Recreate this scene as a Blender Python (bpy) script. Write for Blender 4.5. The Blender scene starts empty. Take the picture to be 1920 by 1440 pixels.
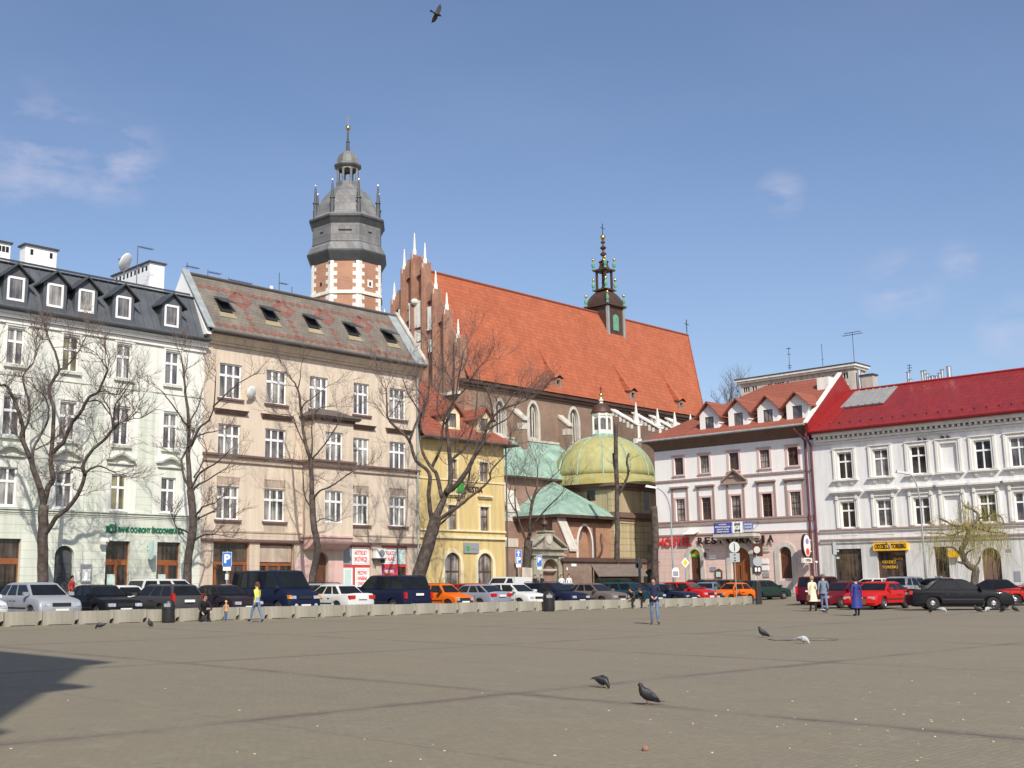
import bpy, math, random, bmesh
from mathutils import Vector, Matrix
from math import sin, cos, pi, radians, sqrt, atan2
random.seed(7)
SC = bpy.context.scene
COL = SC.collection
# ---------------------------------------------------------------- camera
FPX, PITCH, ROLL, AZ, CXP = 2147., .1711, -.0042, .8190, 782.   # the photograph is cropped: its optical centre lies left of the middle
CAM = Vector((0, 0, 1.9))
_F = Vector((0, cos(PITCH), sin(PITCH))); _U0 = Vector((0, -sin(PITCH), cos(PITCH))); _R0 = Vector((1, 0, 0))
_R = _R0 * cos(ROLL) + _U0 * sin(ROLL); _U = -_R0 * sin(ROLL) + _U0 * cos(ROLL)
cd = bpy.data.cameras.new('camera'); cam = bpy.data.objects.new('camera', cd); COL.objects.link(cam)
cd.sensor_width = 36; cd.lens = 36 * FPX / 1920; cd.shift_x = (960 - CXP) / 1920; cd.clip_start = .2; cd.clip_end = 4000
cam.matrix_world = Matrix(((_R.x, _U.x, -_F.x, CAM.x), (_R.y, _U.y, -_F.y, CAM.y), (_R.z, _U.z, -_F.z, CAM.z), (0, 0, 0, 1)))
SC.camera = cam
# ---------------------------------------------------------------- light
SUN_EL = radians(40); LD = Vector((-.17, .985)).normalized()      # direction in which shadows fall
sunv = Vector((-LD.x * cos(SUN_EL), -LD.y * cos(SUN_EL), sin(SUN_EL)))
W = bpy.data.worlds.new('World'); SC.world = W; W.use_nodes = True
nt = W.node_tree; nt.nodes.clear()
N = nt.nodes.new; LK = nt.links.new
sky = N('ShaderNodeTexSky'); sky.sky_type = 'NISHITA'; sky.sun_disc = False
sky.sun_elevation = SUN_EL; sky.sun_rotation = atan2(sunv.x, sunv.y)
sky.air_density = 1.0; sky.dust_density = 1.6; sky.ozone_density = 2.5; sky.altitude = 200
bg = N('ShaderNodeBackground'); bg.inputs[1].default_value = .112
out = N('ShaderNodeOutputWorld')
tc = N('ShaderNodeTexCoord')
def cloud(center, scale, thr, seed, rad, amt):
    """a thin cloud of its own in the sky, round one direction"""
    d = Vector(center).normalized()
    vm = N('ShaderNodeVectorMath'); vm.operation = 'DISTANCE'; LK(tc.outputs['Generated'], vm.inputs[0]); vm.inputs[1].default_value = d
    mr = N('ShaderNodeMapRange'); LK(vm.outputs['Value'], mr.inputs[0]); mr.inputs[1].default_value = rad; mr.inputs[2].default_value = rad * .25
    mp = N('ShaderNodeMapping'); LK(tc.outputs['Generated'], mp.inputs[0]); mp.inputs['Scale'].default_value = (1, 1, 2.4); mp.inputs['Location'].default_value = (seed, seed * 2, 0)
    nz = N('ShaderNodeTexNoise'); LK(mp.outputs[0], nz.inputs[0]); nz.inputs['Scale'].default_value = scale; nz.inputs['Detail'].default_value = 7; nz.inputs['Roughness'].default_value = .55
    m2 = N('ShaderNodeMapRange'); LK(nz.outputs[0], m2.inputs[0]); m2.inputs[1].default_value = thr; m2.inputs[2].default_value = thr + .22; m2.inputs[4].default_value = amt
    mu = N('ShaderNodeMath'); mu.operation = 'MULTIPLY'; LK(mr.outputs[0], mu.inputs[0]); LK(m2.outputs[0], mu.inputs[1])
    return mu.outputs[0]
def rayv(px, py): return (_F * FPX + _R * (px - CXP) + _U * (720 - py))
cl = [cloud(rayv(75, 290), 11, .45, 3.1, .068, .55), cloud(rayv(215, 300), 13, .43, 5.7, .05, .55), cloud(rayv(1465, 365), 20, .42, 1.3, .024, .32),
      cloud(rayv(1690, 540), 18, .38, 8.2, .04, .25), cloud(rayv(1800, 490), 22, .38, 2.2, .022, .25), cloud(rayv(1900, 620), 16, .36, 4.4, .035, .25)]
wide = N('ShaderNodeTexNoise'); mpw = N('ShaderNodeMapping'); LK(tc.outputs['Generated'], mpw.inputs[0]); mpw.inputs['Scale'].default_value = (1, 1, 3.0); mpw.inputs['Rotation'].default_value = (.2, .5, 0)
LK(mpw.outputs[0], wide.inputs[0]); wide.inputs['Scale'].default_value = 3.1; wide.inputs['Detail'].default_value = 4
mw = N('ShaderNodeMapRange'); LK(wide.outputs[0], mw.inputs[0]); mw.inputs[1].default_value = .42; mw.inputs[2].default_value = .8; mw.inputs[4].default_value = .06
cur = mw.outputs[0]
for c in cl:
    mx = N('ShaderNodeMath'); mx.operation = 'MAXIMUM'; LK(cur, mx.inputs[0]); LK(c, mx.inputs[1]); cur = mx.outputs[0]
hs = N('ShaderNodeMixRGB'); hs.blend_type = 'MULTIPLY'; hs.inputs[0].default_value = 1; LK(sky.outputs[0], hs.inputs[1]); hs.inputs[2].default_value = (1.03, 1.0, 1.04, 1)
mc = N('ShaderNodeMixRGB'); LK(cur, mc.inputs[0]); LK(hs.outputs[0], mc.inputs[1]); mc.inputs[2].default_value = (5.6, 5.3, 6.2, 1)
LK(mc.outputs[0], bg.inputs[0]); LK(bg.outputs[0], out.inputs[0])
sd = bpy.data.lights.new('sun', 'SUN'); sd.energy = 4.0; sd.angle = radians(.5); sd.color = (1, .94, .84)
so = bpy.data.objects.new('sun', sd); COL.objects.link(so); so.rotation_euler = sunv.to_track_quat('Z', 'Y').to_euler(); so.location = (0, 0, 80)
SC.view_settings.view_transform = 'Standard'; SC.view_settings.look = 'None'; SC.view_settings.gamma = 1; SC.view_settings.exposure = .27
# ---------------------------------------------------------------- terrain and pixel tools
CA, SA = cos(AZ), sin(AZ); QB0 = 43.5      # QB0: the barrier line
def pq(x, y): return x * SA + y * CA, -x * CA + y * SA      # street grid: p along the left street, q across it
def xy(p, q): return p * SA - q * CA, p * CA + q * SA
def ss(t): t = max(0., min(1., t)); return t * t * (3 - 2 * t)
def Gpq(p, q):
    t = max(0., min(p, 95) - 35) * max(0., 43 - min(max(q, -5), 60)) * .0006
    b = 1.64 + .001 * (min(max(p, -20), 110) - 18) - .36 * math.tanh(t / .36)
    g = 1.9 - b + .028 * max(0., min(p, 92) - 70)
    return g + .12 * ss((q - QB0 + .2) / 1.0) * (1 - ss((p - 71) / 4))
def G(x, y): return Gpq(*pq(x, y))
def ground(px, py):
    d = rayv(px, py); lo, hi = .001, .2
    for k in range(50):
        m = (lo + hi) / 2; P = CAM + d * m
        if P.z > G(P.x, P.y): lo = m
        else: hi = m
    return CAM + d * lo
def project(P):
    d = Vector(P) - CAM; z = d.dot(_F); return CXP + FPX * d.dot(_R) / z, 720 - FPX * d.dot(_U) / z
def at(px, py, y):
    y *= sqrt((1 + ((px - 960) / FPX) ** 2) / (1 + ((px - CXP) / FPX) ** 2)); d = rayv(px, py); return CAM + d * (y / d.y)
class Frame:
    """street-aligned local frame: X right along the facade, Y into the building, Z up"""
    def __init__(s, o, ang):
        s.o = Vector(o); s.a = ang; s.X = Vector((cos(ang), sin(ang), 0)); s.Y = Vector((-sin(ang), cos(ang), 0))
    def hit(s, px, py, axis='y', val=0.):
        d = rayv(px, py); n = {'x': s.X, 'y': s.Y, 'z': Vector((0, 0, 1))}[axis]
        t = (val - (CAM - s.o).dot(n)) / d.dot(n); P = CAM + d * t - s.o
        return P.dot(s.X), P.dot(s.Y), P.z
    def sx(s, px, py, y=0.): return s.hit(px, py, 'y', y)[0]
    def h(s, px, py, y=0.): return s.hit(px, py, 'y', y)[2]
    def w(s, x, y, z): return s.o + s.X * x + s.Y * y + Vector((0, 0, z))
ANG_A = pi / 2 - AZ            # left street: receding to the right
ANG_B = -AZ                    # right row: receding to the left
# ---------------------------------------------------------------- object tools
def empty(name, loc, rz=0, label=None, cat=None, group=None):
    o = bpy.data.objects.new(name, None); COL.objects.link(o); o.location = loc; o.rotation_euler = (0, 0, rz); o.empty_display_size = .2
    if label: tag(o, label, cat, group)
    return o
def tag(o, label=None, cat=None, group=None, kind=None):
    if label: o['label'] = label
    if cat: o['category'] = cat
    if group: o['group'] = group
    if kind: o['kind'] = kind
    return o
def copy_tree(o, parent=None):
    c = o.copy(); COL.objects.link(c)
    if parent is not None: c.parent = parent
    for ch in list(o.children): copy_tree(ch, c)
    return c
class MB:
    def __init__(s): s.v = []; s.f = []; s.m = []
    def face(s, pts, mi=0):
        n = len(s.v); s.v += [tuple(p) for p in pts]; s.f.append(list(range(n, n + len(pts)))); s.m.append(mi)
    def box(s, x0, x1, y0, y1, z0, z1, mi=0, rot=None):
        c = [(x, y, z) for z in (z0, z1) for y in (y0, y1) for x in (x0, x1)]
        s.hexa([c[0], c[1], c[3], c[2], c[4], c[5], c[7], c[6]], mi, rot)
    def hexa(s, c, mi=0, rot=None):
        if rot: c = [rot @ Vector(p) for p in c]
        n = len(s.v); s.v += [tuple(p) for p in c]
        for f in ((3, 2, 1, 0), (4, 5, 6, 7), (0, 1, 5, 4), (1, 2, 6, 5), (2, 3, 7, 6), (3, 0, 4, 7)): s.f.append([n + i for i in f]); s.m.append(mi)
    def prism(s, pts, a, b, axis='y', mi=0):
        """extrude a 2D outline: axis y -> pts are (x,z), axis x -> (y,z), axis z -> (x,y)"""
        def P(p, t): return {'y': (p[0], t, p[1]), 'x': (t, p[0], p[1]), 'z': (p[0], p[1], t)}[axis]
        n = len(s.v); k = len(pts); s.v += [P(p, a) for p in pts] + [P(p, b) for p in pts]
        s.f.append([n + i for i in range(k)][::-1]); s.m.append(mi); s.f.append([n + k + i for i in range(k)]); s.m.append(mi)
        for i in range(k): j = (i + 1) % k; s.f.append([n + i, n + j, n + k + j, n + k + i]); s.m.append(mi)
    def tube(s, pts, rad, n=8, mi=0, cap=True):
        pts = [Vector(p) for p in pts]; base = len(s.v); up = None
        if not hasattr(rad, '__len__'): rad = [rad] * len(pts)
        for i, p in enumerate(pts):
            d = (pts[min(i + 1, len(pts) - 1)] - pts[max(i - 1, 0)])
            if d.length < 1e-9: d = Vector((0, 0, 1))
            d.normalize()
            if up is None: up = Vector((1, 0, 0)) if abs(d.x) < .8 else Vector((0, 1, 0))
            a = up - d * up.dot(d); a.normalize(); up = a; b = d.cross(a)
            for k in range(n): t = 2 * pi * k / n; s.v.append(tuple(p + (a * cos(t) + b * sin(t)) * rad[i]))
        for i in range(len(pts) - 1):
            for k in range(n):
                j = (k + 1) % n; s.f.append([base + i * n + k, base + i * n + j, base + (i + 1) * n + j, base + (i + 1) * n + k]); s.m.append(mi)
        if cap:
            s.f.append([base + k for k in range(n)][::-1]); s.m.append(mi)
            e = base + (len(pts) - 1) * n; s.f.append([e + k for k in range(n)]); s.m.append(mi)
    def lathe(s, prof, c=(0, 0, 0), n=12, mi=0, ph=0., sy=1.):
        base = len(s.v)
        for r, z in prof:
            for k in range(n): t = ph + 2 * pi * k / n; s.v.append((c[0] + r * cos(t), c[1] + r * sin(t) * sy, c[2] + z))
        for i in range(len(prof) - 1):
            for k in range(n):
                j = (k + 1) % n; s.f.append([base + i * n + k, base + i * n + j, base + (i + 1) * n + j, base + (i + 1) * n + k]); s.m.append(mi)
        s.f.append([base + k for k in range(n)][::-1]); s.m.append(mi)
        e = base + (len(prof) - 1) * n; s.f.append([e + k for k in range(n)]); s.m.append(mi)
    def ball(s, c, r, n=8, mi=0, sz=1.): s.lathe([(max(.001, r * sin(pi * i / 6)), -r * sz * cos(pi * i / 6)) for i in range(7)], c, n, mi)
    def build(s, name, mats, parent=None, smooth=False, label=None, fix=True):
        me = bpy.data.meshes.new(name); me.from_pydata(s.v, [], s.f)
        if not isinstance(mats, (list, tuple)): mats = [mats]
        for m in mats: me.materials.append(m)
        me.polygons.foreach_set('material_index', s.m)
        if fix:
            bm = bmesh.new(); bm.from_mesh(me); bmesh.ops.remove_doubles(bm, verts=bm.verts, dist=1e-5); bmesh.ops.recalc_face_normals(bm, faces=bm.faces); bm.to_mesh(me); bm.free()
        if smooth:
            me.polygons.foreach_set('use_smooth', [True] * len(me.polygons))
            if smooth != True: me.set_sharp_from_angle(angle=radians(smooth))
        me.update()
        o = bpy.data.objects.new(name, me); COL.objects.link(o)
        if parent is not None: o.parent = parent
        if label: o['label'] = label
        return o
# ---------------------------------------------------------------- materials
def mat(name, col, rough=.85, var=.12, vs=1.5, col2=None, bump=0., bs=30., metal=0., spec=.4, joints=None, streak=0., fine=.05, coat=0., brick=None, tiles=None, alpha=None, emis=None, stain=None):
    """procedural material in object space; joints=(period, width, depth) horizontal grooves; brick=(w,h,mortar); tiles=(w,h)"""
    m = bpy.data.materials.new(name); m.use_nodes = True; t = m.node_tree; nn = t.nodes.new; lk = t.links.new
    b = t.nodes['Principled BSDF']; b.inputs['Roughness'].default_value = rough; b.inputs['Metallic'].default_value = metal
    b.inputs['Specular IOR Level'].default_value = spec
    if coat: b.inputs['Coat Weight'].default_value = coat; b.inputs['Coat Roughness'].default_value = .05
    tc = nn('ShaderNodeTexCoord'); P = tc.outputs['Object']
    def noise(scale, detail=4, vec=P, rough_=.6):
        z = nn('ShaderNodeTexNoise'); lk(vec, z.inputs['Vector']); z.inputs['Scale'].default_value = scale; z.inputs['Detail'].default_value = detail; z.inputs['Roughness'].default_value = rough_; return z.outputs[0]
    def mr(v, a, c, d, e):
        z = nn('ShaderNodeMapRange'); lk(v, z.inputs[0])
        for i, q in zip((1, 2, 3, 4), (a, c, d, e)): z.inputs[i].default_value = q
        return z.outputs[0]
    def mul(c, fac):
        z = nn('ShaderNodeVectorMath'); z.operation = 'SCALE'; lk(c, z.inputs[0]); lk(fac, z.inputs['Scale']); return z.outputs[0]
    rgb = nn('ShaderNodeRGB'); rgb.outputs[0].default_value = (*col, 1); cur = rgb.outputs[0]; hgt = None
    sep = nn('ShaderNodeSeparateXYZ'); lk(P, sep.inputs[0])
    if brick or tiles:
        bw, bh = (brick or tiles)[:2]
        ad = nn('ShaderNodeMath'); ad.operation = 'ADD'; lk(sep.outputs[0], ad.inputs[0]); lk(sep.outputs[1], ad.inputs[1])
        cb = nn('ShaderNodeCombineXYZ'); lk(ad.outputs[0] if brick else sep.outputs[0], cb.inputs[0]); lk(sep.outputs[2], cb.inputs[1])
        br = nn('ShaderNodeTexBrick'); lk(cb.outputs[0], br.inputs[0]); br.inputs['Scale'].default_value = 1; br.inputs['Brick Width'].default_value = bw; br.inputs['Row Height'].default_value = bh
        br.inputs['Mortar Size'].default_value = brick[2] if brick else .06 * bh; br.inputs['Mortar Smooth'].default_value = .3; br.inputs['Bias'].default_value = 0
        br.inputs['Color1'].default_value = (*col, 1); br.inputs['Color2'].default_value = (*(col2 or [c * .8 for c in col]), 1)
        mo = (brick[3] if brick and len(brick) > 3 else [c * .55 for c in col]); br.inputs['Mortar'].default_value = (*mo, 1)
        cur = br.outputs[0]
        if tiles:
            fr = nn('ShaderNodeMath'); fr.operation = 'PINGPONG'; lk(sep.outputs[2], fr.inputs[0]); fr.inputs[1].default_value = bh; hgt = fr.outputs[0]
        else: hgt = br.outputs['Fac']
    elif col2:
        mx = nn('ShaderNodeMixRGB'); lk(mr(noise(vs, 5), .38, .62, 0, 1), mx.inputs[0]); mx.inputs[1].default_value = (*col, 1); mx.inputs[2].default_value = (*col2, 1); cur = mx.outputs[0]
    if stain:
        mx = nn('ShaderNodeMixRGB'); lk(mr(noise(stain[1], 6, rough_=.7), stain[2], stain[2] + .15, 0, stain[3]), mx.inputs[0]); lk(cur, mx.inputs[1]); mx.inputs[2].default_value = (*stain[0], 1); cur = mx.outputs[0]
    if var: cur = mul(cur, mr(noise(vs, 6), .3, .7, 1 - var, 1 + var))
    if fine: cur = mul(cur, mr(noise(vs * 14 + 9, 3), .3, .7, 1 - fine, 1 + fine))
    if streak:
        mp = nn('ShaderNodeMapping'); lk(P, mp.inputs[0]); mp.inputs['Scale'].default_value = (1.6, 1.6, .13)
        cur = mul(cur, mr(noise(1.6, 5, mp.outputs[0]), .35, .7, 1 + streak * .3, 1 - streak))
    if joints:
        md = nn('ShaderNodeMath'); md.operation = 'MODULO'; lk(sep.outputs[2], md.inputs[0]); md.inputs[1].default_value = joints[0]
        ab = nn('ShaderNodeMath'); ab.operation = 'ABSOLUTE'; lk(md.outputs[0], ab.inputs[0])
        lt = nn('ShaderNodeMath'); lt.operation = 'LESS_THAN'; lk(ab.outputs[0], lt.inputs[0]); lt.inputs[1].default_value = joints[1]
        cur = mul(cur, mr(lt.outputs[0], 0, 1, 1, 1 - joints[2]))
    lk(cur, b.inputs['Base Color'])
    if bump or hgt:
        bp = nn('ShaderNodeBump'); bp.inputs['Distance'].default_value = .02
        if hgt: lk(hgt, bp.inputs['Height']); bp.inputs['Strength'].default_value = .5
        else: lk(noise(bs, 5), bp.inputs['Height']); bp.inputs['Strength'].default_value = bump
        lk(bp.outputs[0], b.inputs['Normal'])
    if emis: b.inputs['Emission Color'].default_value = (*emis[:3], 1); b.inputs['Emission Strength'].default_value = emis[3]
    return m
M = {}
def K(name, *a, **k):
    M[name] = mat(name, *a, **k); return M[name]
def glass_mat(name, base, curtain, amt, rough=.04, spec=.6):
    """window pane: dark room with paler curtain folds, differing per window"""
    m = bpy.data.materials.new(name); m.use_nodes = True; t = m.node_tree; nn = t.nodes.new; lk = t.links.new
    b = t.nodes['Principled BSDF']; b.inputs['Roughness'].default_value = rough; b.inputs['Specular IOR Level'].default_value = spec
    tc = nn('ShaderNodeTexCoord'); oi = nn('ShaderNodeObjectInfo')
    mp = nn('ShaderNodeMapping'); lk(tc.outputs['Object'], mp.inputs[0]); mp.inputs['Scale'].default_value = (5, 5, .25)
    ad = nn('ShaderNodeVectorMath'); lk(mp.outputs[0], ad.inputs[0]); sc = nn('ShaderNodeVectorMath'); sc.operation = 'SCALE'; sc.inputs[0].default_value = (17, 31, 7); lk(oi.outputs['Random'], sc.inputs['Scale']); lk(sc.outputs[0], ad.inputs[1])
    nz = nn('ShaderNodeTexNoise'); lk(ad.outputs[0], nz.inputs[0]); nz.inputs['Scale'].default_value = 1.2; nz.inputs['Detail'].default_value = 3
    nb = nn('ShaderNodeTexNoise'); ad2 = nn('ShaderNodeVectorMath'); lk(tc.outputs['Object'], ad2.inputs[0]); lk(sc.outputs[0], ad2.inputs[1]); lk(ad2.outputs[0], nb.inputs[0]); nb.inputs['Scale'].default_value = .9
    mul = nn('ShaderNodeMath'); mul.operation = 'MULTIPLY'; lk(nz.outputs[0], mul.inputs[0]); lk(nb.outputs[0], mul.inputs[1])
    mr = nn('ShaderNodeMapRange'); lk(mul.outputs[0], mr.inputs[0]); mr.inputs[1].default_value = .17; mr.inputs[2].default_value = .36; mr.inputs[4].default_value = amt
    mx = nn('ShaderNodeMixRGB'); lk(mr.outputs[0], mx.inputs[0]); mx.inputs[1].default_value = (*base, 1); mx.inputs[2].default_value = (*curtain, 1)
    lk(mx.outputs[0], b.inputs['Base Color'])
    nw = nn('ShaderNodeTexNoise'); lk(ad2.outputs[0], nw.inputs[0]); nw.inputs['Scale'].default_value = .7
    bp = nn('ShaderNodeBump'); bp.inputs['Strength'].default_value = .12; bp.inputs['Distance'].default_value = .1; lk(nw.outputs[0], bp.inputs['Height']); lk(bp.outputs[0], b.inputs['Normal'])
    M[name] = m; return m
# ---------------------------------------------------------------- lettering
def text(s, parent, x, y, z, size, m, name='lettering', depth=.02, width=None, align='LEFT', bold=0., rz=0., label=None):
    """raised letters standing on the local XZ plane, facing -Y"""
    cu = bpy.data.curves.new(name, 'FONT'); cu.body = s; cu.size = size; cu.extrude = depth / 2; cu.offset = bold; cu.align_x = align; cu.resolution_u = 3
    o = bpy.data.objects.new(name, cu); COL.objects.link(o); bpy.context.view_layer.update()
    me = bpy.data.meshes.new_from_object(o); bpy.data.objects.remove(o); me.materials.clear(); me.materials.append(m)
    xs = [v.co.x for v in me.vertices]; sx = 1.
    if width and xs: sx = width / (max(xs) - min(xs))
    for v in me.vertices: v.co = (v.co.x * sx, -v.co.z, v.co.y)
    o = bpy.data.objects.new(name, me); COL.objects.link(o); o.parent = parent; o.location = (x, y, z); o.rotation_euler = (0, 0, rz)
    if label: o['label'] = label
    return o
# ---------------------------------------------------------------- palette
K('mint', (.73, .745, .66), var=.05, vs=.35, col2=(.755, .76, .69), streak=.16, fine=.03, bump=.15, stain=((.52, .55, .47), .45, .56, .45))
K('mint_low', (.63, .66, .565), var=.05, vs=.5, streak=.18, joints=(.46, .03, .28), bump=.15)
K('white_trim', (.80, .79, .74), var=.04, streak=.08, rough=.7)
K('win_white', (.83, .83, .81), var=.02, fine=.01, rough=.35)
K('slate_dark', (.09, .10, .112), rough=.5, var=.12, vs=.8, col2=(.10, .108, .118), streak=.15)
K('slate_trim', (.06, .065, .07), rough=.5)
K('gutter', (.10, .085, .08), rough=.5)
K('tan', (.67, .565, .445), var=.06, vs=.45, col2=(.63, .53, .42), streak=.16, fine=.05, bump=.25, stain=((.42, .34, .27), .5, .62, .3))
K('tan_low', (.61, .50, .39), var=.08, vs=.6, col2=(.56, .46, .36), streak=.2, joints=(.62, .022, .22), bump=.25)
K('tan_trim', (.46, .37, .29), var=.1, streak=.3)
K('tan_cream', (.66, .545, .41), var=.06, streak=.2)
K('brown_trim', (.16, .10, .085), var=.15)
K('pink_low', (.62, .42, .38), var=.06, streak=.15)
K('shingle', (.195, .168, .135), tiles=(.34, .24), col2=(.16, .14, .118), var=.2, vs=.8, stain=((.25, .22, .16), .7, .55, .5))
K('shingle_red', (.25, .105, .08), tiles=(.34, .24), col2=(.21, .09, .07), var=.2, vs=2)
K('lead', (.33, .36, .36), rough=.5, var=.15, streak=.2)
K('wood', (.27, .09, .03), rough=.45, var=.15, vs=4)
K('wood_dark', (.12, .05, .03), rough=.5, var=.2, vs=4)
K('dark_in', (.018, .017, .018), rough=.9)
K('yellow', (.63, .49, .215), var=.06, vs=.5, col2=(.60, .46, .21), streak=.22, bump=.2)
K('yellow_trim', (.74, .65, .42), var=.06, streak=.2)
K('roof_red', (.29, .085, .05), tiles=(.3, .33), col2=(.29, .08, .045), var=.2, vs=.8, stain=((.12, .07, .06), .6, .62, .5))
K('orange_tile', (.42, .118, .055), tiles=(.42, .46), col2=(.34, .092, .042), var=.09, vs=.3, stain=((.45, .17, .09), .35, .55, .35))
K('church_brick', (.255, .158, .10), brick=(.29, .09, .012, (.34, .28, .23)), col2=(.20, .12, .09), var=.2, vs=.45, stain=((.17, .12, .10), .35, .58, .55))
K('old_brick', (.30, .155, .105), brick=(.29, .09, .014, (.36, .29, .24)), col2=(.22, .12, .09), var=.2, vs=.7, stain=((.34, .27, .22), 1.1, .58, .5))
K('tower_brick', (.45, .21, .12), brick=(.29, .09, .012, (.5, .38, .28)), col2=(.38, .17, .10), var=.12, vs=.5)
K('gable_brick', (.38, .18, .11), brick=(.29, .09, .012, (.4, .28, .22)), col2=(.30, .14, .09), var=.25, vs=.8, stain=((.2, .11, .08), .9, .58, .4))
K('wall_brick', (.24, .15, .11), brick=(.29, .09, .014, (.3, .25, .2)), col2=(.17, .11, .09), var=.25, vs=1.2, stain=((.33, .28, .22), 1.6, .55, .6))
K('chap_brick', (.38, .185, .11), brick=(.29, .09, .012, (.5, .36, .27)), col2=(.29, .14, .085), var=.16, vs=.5)
K('stone', (.56, .525, .46), var=.12, vs=1.3, streak=.2, bump=.2)
K('stone_grey', (.40, .37, .29), var=.2, vs=1.3, streak=.3, bump=.3, stain=((.2, .18, .15), 1.3, .55, .6))
K('lead_dark', (.15, .15, .15), brick=(.75, 1.1, .018, (.10, .10, .105)), col2=(.21, .21, .205), rough=.55, var=.18, vs=.6)
K('lead_eave', (.075, .08, .085), rough=.55, var=.2)
K('gold', (.85, .58, .18), metal=1., rough=.25, var=.05)
K('silver', (.75, .74, .72), metal=1., rough=.3, var=.05)
K('copper_green', (.245, .385, .31), var=.16, vs=.5, col2=(.30, .43, .35), streak=.25, rough=.7, stain=((.13, .17, .14), .45, .6, .5))
K('copper_trim', (.13, .33, .22), var=.2, rough=.7)
K('dome_green', (.38, .39, .185), var=.08, vs=.35, col2=(.40, .34, .12), streak=.22, rough=.65, stain=((.30, .43, .27), .35, .52, .5))
K('dome_skirt', (.36, .29, .085), var=.15, vs=.6, col2=(.33, .34, .16), rough=.6)
K('bronze', (.09, .05, .036), rough=.5, var=.25, vs=1.2, metal=.2)
K('chapel_wall', (.47, .385, .235), var=.1, vs=.6, col2=(.42, .35, .22), streak=.3, bump=.2)
K('chapel_rust', (.47, .385, .23), var=.1, vs=.6, streak=.3, joints=(.62, .05, .5), bump=.2)
K('chapel_trim', (.17, .105, .08), var=.15)
K('cream_white', (.76, .74, .66), var=.08, streak=.2)
K('pink_white', (.86, .83, .80), var=.03, vs=.4, streak=.08)
K('pink_band', (.84, .81, .79), var=.02, streak=.05)
K('pink_wall', (.72, .54, .48), var=.05, vs=.5, streak=.12, joints=(.60, .035, .25), bump=.1)
K('pink_trim', (.64, .46, .43), var=.06)
K('mauve_trim', (.35, .25, .215), var=.08)
K('roof_brown', (.29, .092, .057), tiles=(.3, .34), col2=(.28, .085, .055), var=.1, vs=.6)
K('roof_crimson', (.285, .028, .021), tiles=(.23, .35), col2=(.21, .022, .024), var=.06, vs=.5, rough=.45)
K('crimson_trim', (.27, .022, .022), rough=.4)
K('grey_wall', (.77, .765, .745), var=.03, vs=.4, streak=.16, bump=.12, stain=((.55, .54, .51), .5, .58, .35))
K('grey_trim', (.74, .72, .67), var=.05, streak=.15)
K('grey_low', (.62, .61, .585), var=.06, vs=.5, streak=.25)
K('pipe_plum', (.13, .04, .055), rough=.5)
K('render_old', (.56, .52, .45), var=.12, vs=.6, streak=.35, bump=.3, stain=((.42, .36, .30), .6, .55, .5))
K('plinth', (.50, .42, .40), var=.15, vs=.8, streak=.4)
K('black_iron', (.02, .02, .022), rough=.45, spec=.5)
K('steel', (.62, .63, .64), metal=1., rough=.28, var=.06)
K('antenna', (.12, .12, .14), rough=.5, metal=.6)
K('sky_glass', (.28, .30, .34), rough=.15, spec=.7, var=.1)
K('yellow_frame', (.33, .28, .17), rough=.5)
K('dish', (.82, .82, .78), rough=.45, var=.03)
K('red_sign', (.62, .05, .05), rough=.5, var=.05)
K('letter_red', (.72, .05, .05), rough=.4, var=.03)
K('letter_dark', (.035, .012, .012), rough=.5)
K('letter_green', (.015, .16, .085), rough=.45)
K('sign_white', (.80, .82, .80), rough=.4, var=.03)
K('sign_mint', (.52, .66, .62), rough=.35, var=.06)
K('sign_grey', (.27, .28, .31), rough=.4, var=.05)
K('sign_yellow', (.90, .50, .02), rough=.4, var=.03)
K('sign_blue', (.035, .15, .52), rough=.35, var=.02)
K('banner_blue', (.06, .085, .40), rough=.6, var=.06)
K('banner_pale', (.20, .25, .58), rough=.6, var=.06)
K('cobalt', (.022, .035, .20), rough=.6)
K('leaf_green', (.04, .35, .05), rough=.5)
K('tarp', (.17, .135, .11), rough=.8, var=.12, streak=.15)
K('sign_pale', (.50, .52, .50), rough=.5, var=.1)
K('sign_back', (.36, .38, .39), rough=.5, metal=.3, var=.1)
K('plate_white', (.78, .78, .74), rough=.4, var=.04)
glass_mat('glass', (.05, .05, .058), (.33, .31, .29), .65)
glass_mat('glass_lace', (.065, .063, .065), (.46, .44, .40), .85)
glass_mat('glass_yel', (.05, .05, .03), (.36, .33, .17), .85)
glass_mat('glass_dark', (.012, .012, .014), (.10, .08, .06), .5)
glass_mat('glass_shop', (.018, .017, .018), (.16, .11, .08), .6, rough=.03)
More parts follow.
